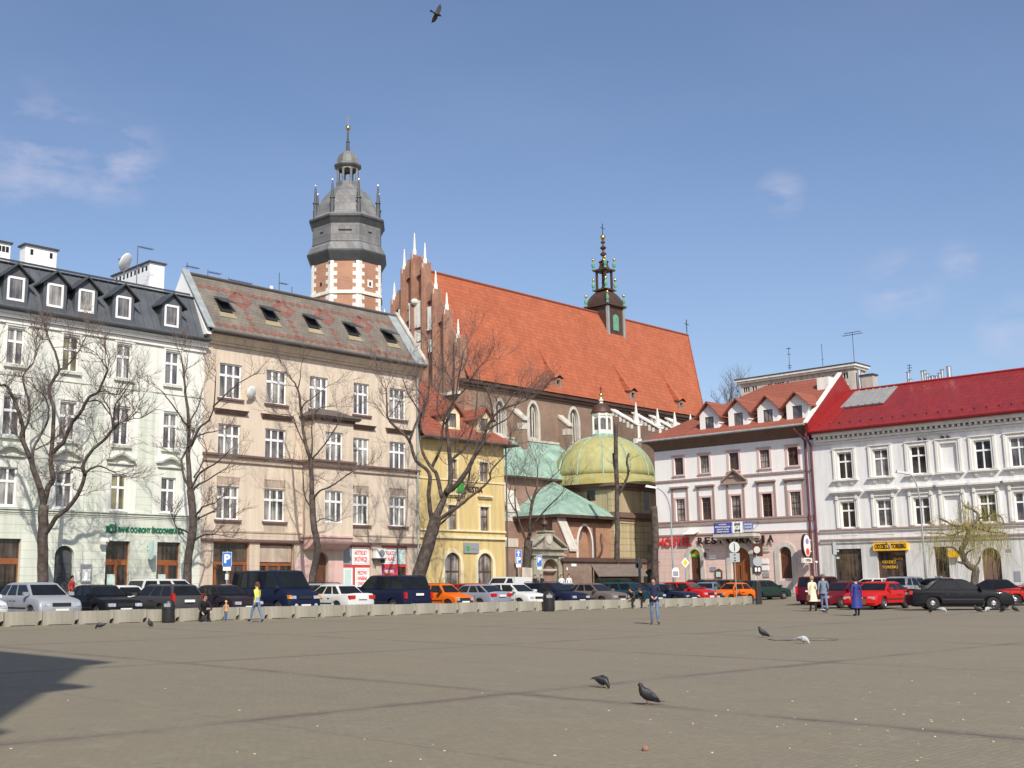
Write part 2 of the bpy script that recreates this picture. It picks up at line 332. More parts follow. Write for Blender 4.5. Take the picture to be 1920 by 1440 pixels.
# ---------------------------------------------------------------- building tools
def arch_pts(a, b, z0, z1, n=10, pointed=False):
    """outline of an arched opening, counter-clockwise from the lower left"""
    r = (b - a) / 2; m = (a + b) / 2; pts = [(a, z0), (b, z0)]
    if pointed:
        hh = r * 1.75; zs = z1 - hh
        for i in range(n + 1):
            t = i / n; pts.append((b - r * (1 - cos(t * pi / 2)), zs + hh * sin(t * pi / 2) ** 1.15))
        for i in range(1, n + 1):
            t = 1 - i / n; pts.append((a + r * (1 - cos(t * pi / 2)), zs + hh * sin(t * pi / 2) ** 1.15))
    else:
        zs = z1 - r
        for i in range(n * 2 + 1): t = pi * i / (n * 2); pts.append((m + r * cos(t), zs + r * sin(t)))
    return pts
def wall(mb, x0, x1, z0, z1, ops, y=0., rev=.22, mi=0, rmi=None):
    """front wall sheet with real openings and reveals; op = (a, b, c, d[, 'arch'|'point'])"""
    rmi = mi if rmi is None else rmi
    xs = sorted({x0, x1} | {o[0] for o in ops} | {o[1] for o in ops}); zs = sorted({z0, z1} | {o[2] for o in ops} | {o[3] for o in ops})
    xs = [x for x in xs if x0 <= x <= x1]; zs = [z for z in zs if z0 <= z <= z1]
    for i in range(len(xs) - 1):
        for j in range(len(zs) - 1):
            cx, cz = (xs[i] + xs[i + 1]) / 2, (zs[j] + zs[j + 1]) / 2
            if any(o[0] < cx < o[1] and o[2] < cz < o[3] for o in ops): continue
            mb.face([(xs[i], y, zs[j]), (xs[i + 1], y, zs[j]), (xs[i + 1], y, zs[j + 1]), (xs[i], y, zs[j + 1])], mi)
    for o in ops:
        a, b, c, d = o[:4]
        if len(o) > 4:
            pts = arch_pts(a, b, c, d, pointed=(o[4] == 'point')); k = len(pts)
            arc = pts[2:] ; half = len(arc) // 2
            for i in range(half): mb.face([(b, y, d), (arc[i][0], y, arc[i][1]), (arc[i + 1][0], y, arc[i + 1][1])], mi)
            for i in range(half, len(arc) - 1): mb.face([(a, y, d), (arc[i][0], y, arc[i][1]), (arc[i + 1][0], y, arc[i + 1][1])], mi)
            mb.face([(a, y, d), (b, y, d), (arc[half][0], y, arc[half][1])], mi) if abs(arc[half][1] - d) > 1e-4 else None
            if arc[0][1] > c: pass
        else: pts = [(a, c), (b, c), (b, d), (a, d)]
        k = len(pts)
        for i in range(k):
            p, q = pts[i], pts[(i + 1) % k]; mb.face([(p[0], y, p[1]), (q[0], y, q[1]), (q[0], y + rev, q[1]), (p[0], y + rev, p[1])], rmi)
def winframe(mb, a, b, c, d, y, cols=2, trans=.66, w=.07, dep=.06, rows=(), arch=None, mi=0, mw=None):
    mw = mw or w
    if arch:
        o = arch_pts(a, b, c, d, pointed=(arch == 'point')); m = ((a + b) / 2, (c + d) / 2)
        ow = (b - a) / 2; i_ = [(m[0] + (p[0] - m[0]) * (1 - w / ow), m[1] + (p[1] - m[1]) * (1 - 2 * w / (d - c))) for p in o]
        for k in range(len(o)):
            j = (k + 1) % len(o); A, B, C, D = o[k], o[j], i_[j], i_[k]
            mb.hexa([(A[0], y, A[1]), (B[0], y, B[1]), (C[0], y, C[1]), (D[0], y, D[1])] + [(p[0], y + dep, p[1]) for p in (A, B, C, D)], mi)
        top = d - (b - a) * .12
    else:
        mb.box(a, a + w, y, y + dep, c, d, mi); mb.box(b - w, b, y, y + dep, c, d, mi)
        mb.box(a + w, b - w, y, y + dep, c, c + w, mi); mb.box(a + w, b - w, y, y + dep, d - w, d, mi); top = d - w
    for i in range(1, cols):
        x = a + (b - a) * i / cols; mb.box(x - mw / 2, x + mw / 2, y + .004, y + dep - .004, c + w, top, mi)
    if trans: z = c + (d - c) * trans; mb.box(a + w, b - w, y - .012, y + dep - .012, z - mw * .6, z + mw * .6, mi)
    for r in rows: z = c + (d - c) * r; mb.box(a + w, b - w, y + .008, y + dep - .02, z - .02, z + .02, mi)
def window(parent, a, b, c, d, y, fm='win_white', gm='glass', cols=2, trans=.66, w=.07, rows=(), arch=None, sill=None, mw=None, label=None):
    """window > pane, sill, with its origin at the window's own foot"""
    x0 = (a + b) / 2; mb = MB(); winframe(mb, a - x0, b - x0, 0, d - c, 0, cols, trans, w, .06, rows, arch, mw=mw)
    o = mb.build('window', M[fm], parent, label=label); o.location = (x0, y, c)
    g = MB(); e = w * .5
    pts = arch_pts(a - x0 + e, b - x0 - e, e, d - c - e, pointed=(arch == 'point')) if arch else [(a - x0 + e, e), (b - x0 - e, e), (b - x0 - e, d - c - e), (a - x0 + e, d - c - e)]
    g.prism(pts, .03, .045, 'y'); g.build('pane', M[gm], o)
    if sill:
        ext, dep, th, sm = sill; s = MB(); y1 = -y - .002
        s.box(a - x0 - ext, b - x0 + ext, y1 - dep, y1, -th, -.004); s.box(a - x0, b - x0, y1, .05, -.05, -.003); s.build('sill', M[sm], o)
    return o
def backing(mb, a, b, c, d, y, mi=0): mb.face([(a, y, c), (b, y, c), (b, y, d), (a, y, d)], mi)
def dish(parent_name, loc, rz, r, tilt, label, group=None, arm=True, wallside=0.):
    t = empty(parent_name, loc, rz, label, 'satellite dish', group); mb = MB()
    R = Matrix.Rotation(-pi / 2 + tilt, 4, 'X')
    mb.lathe([(.01, -.16 * r), (r * .5, -.12 * r), (r * .85, -.03 * r), (r, .05 * r), (r, .07 * r), (r * .85, 0), (r * .5, -.09 * r), (.01, -.12 * r)], n=24)
    mb.v = [tuple(R @ Vector(p) * 1.0 + Vector((0, 0, 0))) for p in mb.v]; mb.build('reflector', M['dish'], t, smooth=True)
    a = MB(); f = R @ Vector((0, 0, r * .9)); e = R @ Vector((0, -r * .95, 0)); a.tube([e, f], .02, 6); a.ball(f, .06, 8); a.build('feed_arm', M['antenna'], t)
    p = MB(); p.tube([(0, .05, -.02), (0, .12 + wallside, -.05)] if wallside else [(0, .1, 0), (0, .12, -r * 1.6)], .035, 6); p.build('mount', M['antenna'], t)
    return t
def aerial(x, y, z, h, bars, label, rz=0., group='television aerials on the roofs'):
    """mast with side booms: bars = [(height, x0, x1, elements)]"""
    t = empty('antenna', (x, y, z), rz, label, 'antenna', group); mb = MB(); mb.tube([(0, 0, 0), (0, 0, h)], .03, 5); mb.build('mast', M['antenna'], t)
    for (zz, a, b, n) in bars:
        m = MB(); m.tube([(a, 0, zz), (b, 0, zz)], .022, 4)
        for i in range(n): q = a + (b - a) * (i + .5) / n; m.tube([(q, -.25, zz), (q, .25, zz)], .014, 4)
        m.build('boom', M['antenna'], t)
    return t
def tube_obj(name, pts, r, m, parent, n=6): mb = MB(); mb.tube(pts, r, n); return mb.build(name, M[m], parent, smooth=True)
def bars(parent, name, rects, m, y0, y1, one=True):
    mb = MB()
    for a, b, c, d in rects: mb.box(a, b, y0, y1, c, d)
    return mb.build(name, M[m], parent)
def bld(name, fr, label): return empty(name, fr.o, fr.a, label, 'building')
# ================================================================= the left row (street A)
_x = at(390, 1092, 70); _f = Frame((_x.x, _x.y, 0), ANG_A); _x = _f.w(_f.sx(372.5, 1092), 0, 0); OA = Vector((_x.x, _x.y, G(_x.x, _x.y) + .1)); FA = Frame(OA, ANG_A)
avg = lambda *v: sum(v) / len(v)
# ---------------- pale green bank building
def bank():
    B = bld('apartment_building', FA, 'pale mint green tenement with dark mansard roof, white dormer windows and a street-level bank')
    L = FA.sx(-70, 900) ; cornb = avg(FA.h(0, 596.7), FA.h(387, 650.8)); sc = avg(FA.h(0, 961), FA.h(355, 971))
    cols = [(avg(FA.sx(10, 650), FA.sx(0, 915)), avg(FA.sx(44, 650), FA.sx(33, 915))), (avg(FA.sx(117, 660), FA.sx(107, 925)), avg(FA.sx(146, 660), FA.sx(137, 925))),
            (avg(FA.sx(217, 675), FA.sx(209, 925)), avg(FA.sx(246, 675), FA.sx(239, 925))), (avg(FA.sx(308, 690), FA.sx(303, 925)), avg(FA.sx(335, 690), FA.sx(332, 925)))]
    pitch = (cols[3][0] - cols[0][0]) / 3; wd = avg(*[c[1] - c[0] for c in cols])
    cx = [avg(*c) for c in cols]; cx = [cx[0] - pitch] + cx
    rows = [(avg(FA.h(27, 685), FA.h(321, 720)), avg(FA.h(27, 615.5), FA.h(321, 658))), (avg(FA.h(20, 817.5), FA.h(318, 841.7)), avg(FA.h(20, 742.5), FA.h(318, 774))), (avg(FA.h(15, 950), FA.h(317, 959.7)), avg(FA.h(15, 876.4), FA.h(317, 895)))]
    ops = []
    for c, d in rows:
        for x in cx: ops.append((x - wd / 2, x + wd / 2, c, d))
    top_g = avg(FA.h(18, 1010), FA.h(220, 1015), FA.h(315, 1016))
    g = [(FA.sx(-45, 1050), FA.sx(37, 1050), .35, top_g), (FA.sx(197, 1050), FA.sx(242, 1050), .35, top_g), (FA.sx(293, 1050), FA.sx(337, 1050), .35, top_g)]
    door = (FA.sx(101, 1060), FA.sx(137.5, 1060), .2, FA.h(119, 1023), 'arch')
    mb = MB(); wall(mb, L, 0, sc, cornb, ops, 0, .2); w2 = MB(); wall(w2, L, 0, -.8, sc, g + [door], -.06, .34)
    mb.face([(L, -.06, sc), (0, -.06, sc), (0, 0, sc), (L, 0, sc)])
    mb.box(L, L + .3, .002, 12, -.8, cornb); mb.face([(0, 0, -.8), (0, 12, -.8), (0, 12, cornb), (0, 0, cornb)])
    mb.build('wall', M['mint'], B); w2.build('ground_floor_wall', M['mint_low'], B)
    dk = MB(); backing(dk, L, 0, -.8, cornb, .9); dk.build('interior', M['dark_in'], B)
    for ri, (c, d) in enumerate(rows):
        for k, x in enumerate(cx):
            window(B, x - wd / 2, x + wd / 2, c, d, .13, gm=('glass_yel' if (ri, k) in ((2, 3), (0, 2)) else 'glass_lace' if (ri + k) % 2 else 'glass'), cols=2, trans=.64, w=.09, mw=.12,
                   sill=(.14, .16, .16, 'mint_low') if ri < 2 else (.1, .08, .07, 'win_white'))
            if ri == 2:          # curved hood over each first floor window
                hd = MB(); zz = d + .75; n = 12; e = wd / 2 + .42
                for i in range(n):
                    a, b = x - e + 2 * e * i / n, x - e + 2 * e * (i + 1) / n
                    f = lambda q: zz + .36 * max(0, cos((q - x) / e * pi * .62)) + (.07 if abs(q - x) > e * .8 else 0)
                    hd.hexa([(a, -.30, f(a)), (b, -.30, f(b)), (b, -.002, f(b)), (a, -.002, f(a)), (a, -.34, f(a) + .12), (b, -.34, f(b) + .12), (b, -.002, f(b) + .12), (a, -.002, f(a) + .12)])
                hd.box(x - e + .1, x + e - .1, -.14, -.003, zz - .16, zz - .08); hd.build('hood_moulding', M['mint_low'], B)
            else:
                sm = MB(); sm.box(x - wd / 2 - .13, x - wd / 2 - .01, -.05, -.002, c, d + .1); sm.box(x + wd / 2 + .01, x + wd / 2 + .13, -.05, -.002, c, d + .1); sm.box(x - wd / 2 - .17, x + wd / 2 + .17, -.07, -.002, d + .1, d + .2); sm.build('window_surround', M['white_trim'], B)
    for z, t in ((sc, .12), (rows[0][0] - .62, .05)):
        s = MB(); s.box(L, 0, -.16 if t > .1 else -.05, -.001 if t < .1 else -.002, z + .002, z + t); 
        if t > .1: s.box(L, 0, -.24, -.003, z + .14, z + .2); s.box(L, 0, -.1, -.07, z - .1, z - .002)
        s.build('string_course', M['mint_low'], B)
    pl_ = MB(); [pl_.box((a + b) / 2 - .55, (a + b) / 2 + .55, -.03, -.002, sc + .2, rows[0][0] - .64) for a, b in zip(cx, cx[1:])]; pl_.build('lesene', M['mint_low'], B)
    # cornice
    c = MB(); c.box(L, -.0, -.12, -.003, cornb - .3, cornb - .03); c.box(L, -.0, -.3, 0, cornb, cornb + .2); c.box(L, 0, -.42, 0, cornb + .203, cornb + .34); c.build('cornice', M['white_trim'], B)
    gt = MB(); gt.box(L, 0, -.62, .2, cornb + .36, cornb + .44); gt.tube([(L, -.62, cornb + .46), (0, -.62, cornb + .46)], .09, 8); gt.build('gutter', M['slate_trim'], B)
    ze = cornb + .46; yb = 1.05; zb = avg(FA.h(0, 490, yb), FA.h(358, 558, yb)); yr = 5.5; zr = zb + 1.0
    r = MB(); xe = -.35
    r.face([(L, -.5, ze), (xe, -.5, ze), (xe, yb, zb), (L, yb, zb)]); r.face([(L, yb - .12, zb + .04), (xe, yb - .12, zb + .04), (xe, yr, zr), (L, yr, zr)]); r.face([(L, yr, zr), (xe, yr, zr), (xe, 12, ze), (L, 12, ze)])
    r.box(L, xe, yb - .16, yb + .02, zb - .02, zb + .035)
    k = L + .3
    while k < xe:           # standing seams
        r.hexa([(k, -.5, ze + .0), (k + .04, -.5, ze), (k + .04, yb, zb), (k, yb, zb), (k, -.54, ze + .03), (k + .04, -.54, ze + .03), (k + .04, yb - .04, zb + .03), (k, yb - .04, zb + .03)]); k += .62
    r.build('mansard_roof', M['slate_dark'], B)
    gd = MB(); gd.tube([(L, .55, zb - .9 + .15), (xe, .55, zb - .9 + .15)], .001, 4)
    gu = MB(); gu.box(L, xe, yb + .35, yb + .39, zb + .22, zb + .34); gu.build('snow_guard', M['slate_trim'], B)
    # dormers
    dm = [(15, 44, 519, 565, 497, 32), (89, 117, 533, 577, 511, 105.5), (149, 174, 542, 587, 520, 164), (218, 244, 555, 598, 533, 232), (310, 333, 572, 612, 551, 322)]
    hs_ = [(FA.h((a + b) / 2, d_, -.36), FA.h((a + b) / 2, c_, -.36), FA.h(px, e, -.36)) for a, b, c_, d_, e, px in dm]
    z0 = avg(*[h[0] for h in hs_]); z1 = avg(*[h[1] for h in hs_]); z2 = avg(*[h[2] for h in hs_])
    for a, b, c_, d_, e, px in dm + [(-62, -30, 503, 551, 481, -46)]:
        x = FA.sx((a + b) / 2, (c_ + d_) / 2, -.36); hw = .5; wW = hw + .2; D = MB(); bk = 2.1
        wall(D, x - wW, x + wW, z0 - .25, z1 + .12, [(x - hw, x + hw, z0, z1)], -.38, .12)
        D.face([(x - wW, -.38, z1 + .12), (x + wW, -.38, z1 + .12), (x, -.38, z2 - .12)])
        for s_ in (-1, 1): D.face([(x + s_ * wW, -.38, z0 - .3), (x + s_ * wW, bk, z0 - .3), (x + s_ * wW, bk, z1 + .12), (x + s_ * wW, -.38, z1 + .12)])
        dd = D.build('dormer', M['slate_dark'], B)
        rf = MB()
        for s_ in (-1, 1):
            p = [(x + s_ * (wW + .28), -.62, z1 - .1), (x + s_ * (wW + .28), bk, z1 - .1), (x, bk, z2 + .06), (x, -.62, z2 + .06)]
            rf.hexa([p[0], p[1], p[2], p[3]] + [(q[0], q[1], q[2] - .1) for q in p])
        rf.build('dormer_roof', M['slate_trim'], dd)
        w = window(dd, x - hw, x + hw, z0, z1, -.4, gm='glass_lace' if px in (105.5, 164) else 'glass', cols=1, trans=0, w=.13)
    # shopfronts, door, camera, notice board
    for i, (a, b, c_, d_) in enumerate(g):
        zt = top_g - 1.05; f = MB(); y = .16
        f.box(a, b, y, y + .1, zt - .32, zt); f.box(a, a + .08, y, y + .1, c_, zt - .32); f.box(b - .08, b, y, y + .1, c_, zt - .32); f.box((a + b) / 2 - .09, (a + b) / 2 + .09, y, y + .1, c_, zt - .32); f.box(a, b, y, y + .1, c_ - .1, c_ + .25)
        f.box(a, a + .04, y, y + .1, zt, d_); f.box(b - .04, b, y, y + .1, zt, d_)
        s = f.build('shopfront', M['wood'], B); p = MB(); p.box(a + .03, b - .03, y + .04, y + .06, c_ + .1, d_); p.build('pane', M['glass_shop'], s)
        q = MB(); zc = c_ + .9
        if i: q.box(a + .25, a + .75, y - .012, y - .004 + .03, zc, zc + .7); q.build('poster', M['sign_mint'], s)
    dr = MB(); dr.prism(arch_pts(door[0] + .02, door[1] - .02, .2, door[3] - .02), .2, .26, 'y'); dr.box(door[0] + .05, door[1] - .05, .16, .2, door[3] - 1.0, door[3] - .93); dr.box((door[0] + door[1]) / 2 - .03, (door[0] + door[1]) / 2 + .03, .17, .2, .25, door[3] - 1.0)
    for s_ in (0, 1):
        for k in range(3): xx = door[0] + .18 + s_ * ((door[1] - door[0]) / 2); dr.box(xx, xx + .42, .17, .2, .45 + k * .75, 1.0 + k * .75)
    d_o = dr.build('door', M['slate_trim'], B)
    z = FA.h(270, 998); text('BOŚ', B, FA.sx(197, 995), -.09, z - .05, .52, M['letter_green'], 'lettering', .06, FA.sx(217, 995) - FA.sx(197, 995), bold=.012)
    rg = MB(); xm = FA.sx(208, 994); rg.tube([(.25 * cos(i * pi / 10), .25 * sin(i * pi / 10), 0) for i in range(20)], .035, 6); rg.v = [(v[0] + xm, -.10 + v[2], v[1] + z + .14) for v in rg.v]; rg.build('emblem', M['letter_green'], B)
    text('BANK OCHRONY ŚRODOWISKA S.A.', B, FA.sx(220.5, 995), -.09, z - .02, .40, M['letter_green'], 'lettering', .06, FA.sx(343, 995) - FA.sx(220.5, 995), bold=.014)
    nb = MB(); a, b = FA.sx(150, 1070), FA.sx(169.5, 1070); nb.box(a, b, -.16, -.07, FA.h(160, 1092), FA.h(160, 1058)); no = nb.build('notice_board', M['sign_grey'], B)
    n2 = MB(); n2.box(a + .08, b - .08, -.175, -.162, FA.h(160, 1089), FA.h(160, 1067)); n2.build('paper', M['sign_white'], no)
    pl = MB(); pl.box(FA.sx(143, 1080), FA.sx(148, 1080), -.1, -.062, FA.h(145, 1089), FA.h(145, 1073)); pl.build('plaque', M['sign_white'], B)
    cv = MB(); xx, zz = FA.sx(180, 1013), FA.h(186, 1016); cv.box(xx, xx + .5, -.62, -.42, zz, zz + .22, rot=None); cv.tube([(xx + .5, -.5, zz), (xx + .6, -.08, zz - .25)], .03, 6); cv.box(xx + .75, xx + .9, -.2, -.07, zz + .1, zz + .3); cv.build('security_camera', M['plate_white'], B)
    sg = MB(); xx = FA.sx(274.5, 1030); a0, a1 = FA.h(274, 1047), FA.h(274, 1014)
    pr = [(-.95, a1), (-.28, a1), (-.28, a0 + .1)] + [(-.6 + .33 * cos(t), a0 + .12 - .2 * sin(t)) for t in (0.3, .8, 1.3, 1.9, 2.5)] + [(-.95, a0 + .15)]
    sg.prism(pr, xx - .06, xx + .06, 'x'); sg.box(xx - .02, xx + .02, -.28, -.06, a1 - .3, a1 - .25); sg.box(xx - .02, xx + .02, -.28, -.06, a0 + .5, a0 + .55); sg.build('hanging_sign', M['sign_mint'], B, label='pale green projecting sign between the shop windows')
    # chimneys on the roof
    for (pa, pb, ya, yb_, xd, n, lab) in ((-40, 20.5, 478, 452, 5.2, 5, 'far'), (48, 107, 494, 465, 5.2, 2, 'mid')):
        a, b = FA.sx(pa, yb_, xd), FA.sx(pb, yb_, xd); zt = FA.h((pa + pb) / 2, (yb_ + 472 if pa > 0 else yb_ * 2) / 2 if 0 else yb_, xd); ch = MB(); ch.box(a, b, xd, xd + .8, zb, zt); co = ch.build('chimney', M['win_white'], B)
        cp = MB(); cp.box(a - .12, b + .12, xd - .12, xd + .92, zt, zt + .1); cp.build('chimney_cap', M['slate_trim'], co)
        fl = MB()
        for q in ([.2, .82] if n == 2 else [.5, .66, .78, .9]): xx = a + (b - a) * q; fl.box(xx - .09, xx + .09, xd - .02, xd + .01, zt - .55, zt - .2)
        fl.build('flue_opening', M['dark_in'], co)
    xr_ = FA.hit(308, 516, 'y', 4.5); y0 = 4.5; x1 = xr_[0]; zt = FA.h(308, 497, y0); x0 = x1 - 1.1; y1 = 9.5
    ch = MB(); ch.box(x0, x1, y0, y1, zb, zt); co = ch.build('chimney', M['win_white'], B, label='long white chimney stack with a row of flue holes'); cp = MB(); cp.box(x0 - .12, x1 + .12, y0 - .12, y1 + .12, zt, zt + .1); cp.build('chimney_cap', M['slate_trim'], co)
    fl = MB()
    for q in range(9): yy = y0 + .3 + q * .5; fl.box(x0 - .012, x0 + .01, yy, yy + .22, zt - .5, zt - .18)
    fl.build('flue_opening', M['dark_in'], co)
    return zr, zb
BZR, BZB = bank()
_p = FA.hit(236, 492, 'y', 3.0); _w = FA.w(*_p)
dish('satellite_dish', _w, ANG_A + .55, .62, .45, 'large white satellite dish standing on the dark mansard roof beside a white chimney')
def mast_px(fr, px, ybot, ytop, y, bl, label, rz=0):
    a = fr.hit(px, ybot, 'y', y); b = fr.hit(px, ytop, 'y', y); w = fr.w(*a); sc = (b[2] - a[2])
    return aerial(w.x, w.y, w.z, sc, [(f * sc, p, q, n) for f, p, q, n in bl], label, fr.a + rz)
mast_px(FA, 256, 532, 460, 3.2, [(.98, .05, 1.1, 7), (.48, -.1, .7, 3)], 'tall thin aerial on the mansard roof just right of the large white dish')
# ---------------- tan tenement
def tan():
    B = bld('apartment_building', FA, 'tan plastered four-storey tenement with patterned shingle roof and bay window over the pink doorway')
    R = avg(FA.sx(783, 720), FA.sx(786, 950)); eb = avg(FA.h(391.7, 643), FA.h(787.5, 705.6)); mid = avg(FA.h(386, 862.5), FA.h(780, 892))
    c1 = [(411, 453, 408, 450.5, 406, 448.5), (499, 537.5, 497, 535.5, 495.4, 534.8), (581, 615, 0, 0, 0, 0), (659, 691, 665, 691, 664, 694), (729.7, 759, 731, 760.5, 730.5, 763.3)]
    ys = (715, 832, 945); cx = []; cw = []
    for c in c1:
        v = [(FA.sx(c[i], ys[i // 2]), FA.sx(c[i + 1], ys[i // 2])) for i in (0, 2, 4) if c[i]]
        cx.append(avg(*[(a + b) / 2 for a, b in v])); cw.append(avg(*[b - a for a, b in v]))
    rows = [(avg(FA.h(432, 748.6), FA.h(518, 758), FA.h(675, 778), FA.h(744, 785)), avg(FA.h(432, 682), FA.h(518, 693), FA.h(675, 719), FA.h(744, 730.5))),
            (avg(FA.h(429, 859.7), FA.h(516, 866.7), FA.h(678, 879), FA.h(745, 884.7)), avg(FA.h(429, 796.7), FA.h(516, 804), FA.h(678, 822), FA.h(745, 828))),
            (avg(FA.h(427, 976.4), FA.h(515, 979), FA.h(679, 983.7), FA.h(745, 985)), avg(FA.h(427, 913.7), FA.h(515, 917), FA.h(679, 926.6), FA.h(745, 930)))]
    ops = []
    for ri, (c, d) in enumerate(rows):
        for k in range(5):
            if ri and k == 2: continue
            ops.append((cx[k] - cw[k] / 2, cx[k] + cw[k] / 2, c, d))
    topg = avg(FA.h(398.6, 1017.8), FA.h(763, 1023)); base = FA.h(600, 1003)
    shops = [(FA.sx(398.6, 1050), FA.sx(466.7, 1050)), (FA.sx(486, 1050), FA.sx(550.6, 1050)), (FA.sx(643, 1050), FA.sx(695, 1050)), (FA.sx(714.7, 1050), FA.sx(763.3, 1050))]
    door = (FA.sx(588, 1060), FA.sx(615, 1060), .15, topg - .5, 'arch')
    mb = MB(); wall(mb, 0, R, base, eb, ops, 0, .24); mb.face([(R, 0, -.8), (R, 12, -.8), (R, 12, eb), (R, 0, eb)])
    mb.build('wall', M['tan'], B)
    w2 = MB(); wall(w2, 0, R, -.8, base, [(a, b, .25, topg) for a, b in shops] + [door], -.05, .4); w2.face([(0, -.05, base), (R, -.05, base), (R, 0, base), (0, 0, base)]); w2.build('ground_floor_wall', M['tan_low'], B)
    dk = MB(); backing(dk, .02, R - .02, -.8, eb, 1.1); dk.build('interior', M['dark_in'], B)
    pk = MB(); a, b = shops[1][1] + .08, door[0] - .02; pk.box(a, b, -.07, -.052, -.6, topg - 1.0); a, b = door[1] + .02, shops[2][0] - .05; pk.box(a, b, -.07, -.052, -.6, topg - 1.0); pk.build('painted_panel', M['pink_low'], B, label='pink painted wall beside the doorway')
    for ri, (c, d) in enumerate(rows):
        for k in range(5):
            if ri and k == 2: continue
            x, w = cx[k], cw[k]
            window(B, x - w / 2, x + w / 2, c, d, .12, gm='glass_lace' if (ri * 5 + k) % 3 else 'glass', cols=3 if k != 3 or ri == 0 else 3, trans=.66, w=.1, mw=.13, sill=(.14, .16, .13, 'brown_trim') if ri != 1 else (.04, .08, .09, 'tan_trim'))
            if ri == 1:
                h = MB(); zz = d + .62; h.hexa([(x - w / 2 - .3, -.1, zz), (x + w / 2 + .3, -.1, zz), (x + w / 2 + .3, -.002, zz), (x - w / 2 - .3, -.002, zz), (x - w / 2 - .42, -.36, zz + .28), (x + w / 2 + .42, -.36, zz + .28), (x + w / 2 + .42, -.002, zz + .34), (x - w / 2 - .42, -.002, zz + .34)]); h.build('hood_moulding', M['brown_trim'], B)
            if ri == 2:
                h = MB(); h.box(x - w / 2 - .02, x + w / 2 + .02, -.03, -.002, d + .55, d + .6); h.box(x - w / 2, x + w / 2, -.014, -.002, d + .1, d + .55); h.box(x - w / 2, x + w / 2, -.016, -.002, c - .95, c - .2); h.build('apron_panel', M['tan_trim'], B)
    for z0, z1, y, m in ((mid - .05, mid + .08, -.14, 'tan_trim'), (mid + .3, mid + .44, -.26, 'brown_trim'), (base, base + .1, -.1, 'tan_trim'), (topg + .05, topg + .2, -.22, 'brown_trim')):
        s = MB(); s.box(0, R, y, -.003 if z0 >= base else -.053, z0, z1); s.build('string_course', M[m], B)
    # cornice and patterned roof
    c = MB(); c.box(0, R, -.2, -.002, eb - .02, eb + .12); c.hexa([(0, -.3, eb + .122), (R, -.3, eb + .122), (R, 0, eb + .122), (0, 0, eb + .122), (0, -.62, eb + .5), (R, -.62, eb + .5), (R, 0, eb + .5), (0, 0, eb + .5)]); c.build('cornice', M['tan_cream'], B)
    gt = MB(); gt.box(0, R + .1, -.8, -.2, eb + .505, eb + .66); gt.tube([(0, -.86, eb + .66), (R + .1, -.86, eb + .66)], .1, 8); gt.build('gutter', M['gutter'], B)
    _, yr, zr = FA.hit(350, 513, 'x', 0.); ze = eb + .7; ye = -.75
    sl = Vector((0, yr - ye, zr - ze)); S = sl.length; sd_ = sl.normalized(); nn_ = Vector((0, -sd_.z, sd_.y))
    def rp(x, t, o=0.): return tuple(Vector((x, ye, ze)) + sd_ * t + nn_ * o)
    r = MB(); r.face([rp(0, 0), rp(R, 0), rp(R, S), rp(0, S)]); r.face([(0, yr, zr), (R, yr, zr), (R, yr * 2 - ye, ze), (0, yr * 2 - ye, ze)])
    def dia(x, t, w, hh, o=.02, mi=1): r.face([rp(x - w, t, o), rp(x, t - hh, o), rp(x + w, t, o), rp(x, t + hh, o)], mi)
    n = int(R / .62)
    for i in range(1, n + 1):
        x = R * i / (n + 1) + .1
        if x < R - 1.1: dia(x, S - 1.05, .3, .27); dia(x, .62, .3, .27)
    hx = [(401, 442, 574, 605), (487.5, 525, 591, 625), (568, 604, 608, 637.5), (647, 681, 621.4, 651), (715, 749, 634, 661)]
    hp = []
    for a, b, t0, t1 in hx: x = FA.hit((a + b) / 2 + 6, t1 - 4, 'y', ye + (t1 and (yr - ye) * .3)); hp.append(x[0])
    hxs = [hp[0] + (hp[-1] - hp[0]) * i / 4 for i in range(5)]
    for i in range(4):
        x = (hxs[i] + hxs[i + 1]) / 2 - .15; dia(x, S * .66, 1.0, .95); dia(x, S * .66, .4, .36, .03, 0)
        for k in range(4): dia(x + .05, S * .66 - 1.25 - k * .5, .26, .22)
    r.build('roof', [M['shingle'], M['shingle_red']], B)
    tr = MB(); tr.hexa([rp(R - .9, 0, .03), rp(R, 0, .03), rp(R, S, .03), rp(R - .9, S, .03), rp(R - .9, 0, .06), rp(R, 0, .06), rp(R, S, .06), rp(R - .9, S, .06)]); tr.build('roof_flashing', M['lead'], B)
    rb = MB(); rb.tube([rp(0, S, .05), rp(R, S, .05)], .12, 6); rb.build('ridge', M['gutter'], B)
    for x in hxs:
        hw = .44; t0 = S * .36; o = MB(); o.hexa([rp(x - hw, t0, .02), rp(x + hw, t0, .02), rp(x + hw, t0 + .95, .02), rp(x - hw, t0 + .95, .02), rp(x - hw, t0, .1), rp(x + hw, t0, .1), rp(x + hw, t0 + .95, .1), rp(x - hw, t0 + .95, .1)])
        h = o.build('roof_hatch', M['dark_in'], B); f = MB(); A = rp(x - hw - .1, t0 + 1.35, .1); Bq = rp(x + hw + .1, t0 + 1.35, .1); C = Vector(rp(x + hw + .1, t0 + .35, .62)); D = Vector(rp(x - hw - .1, t0 + .35, .62))
        f.hexa([A, Bq, tuple(C), tuple(D)] + [(p[0], p[1], p[2] + .06) for p in (A, Bq, C, D)]); f.build('flap', M['slate_trim'], h)
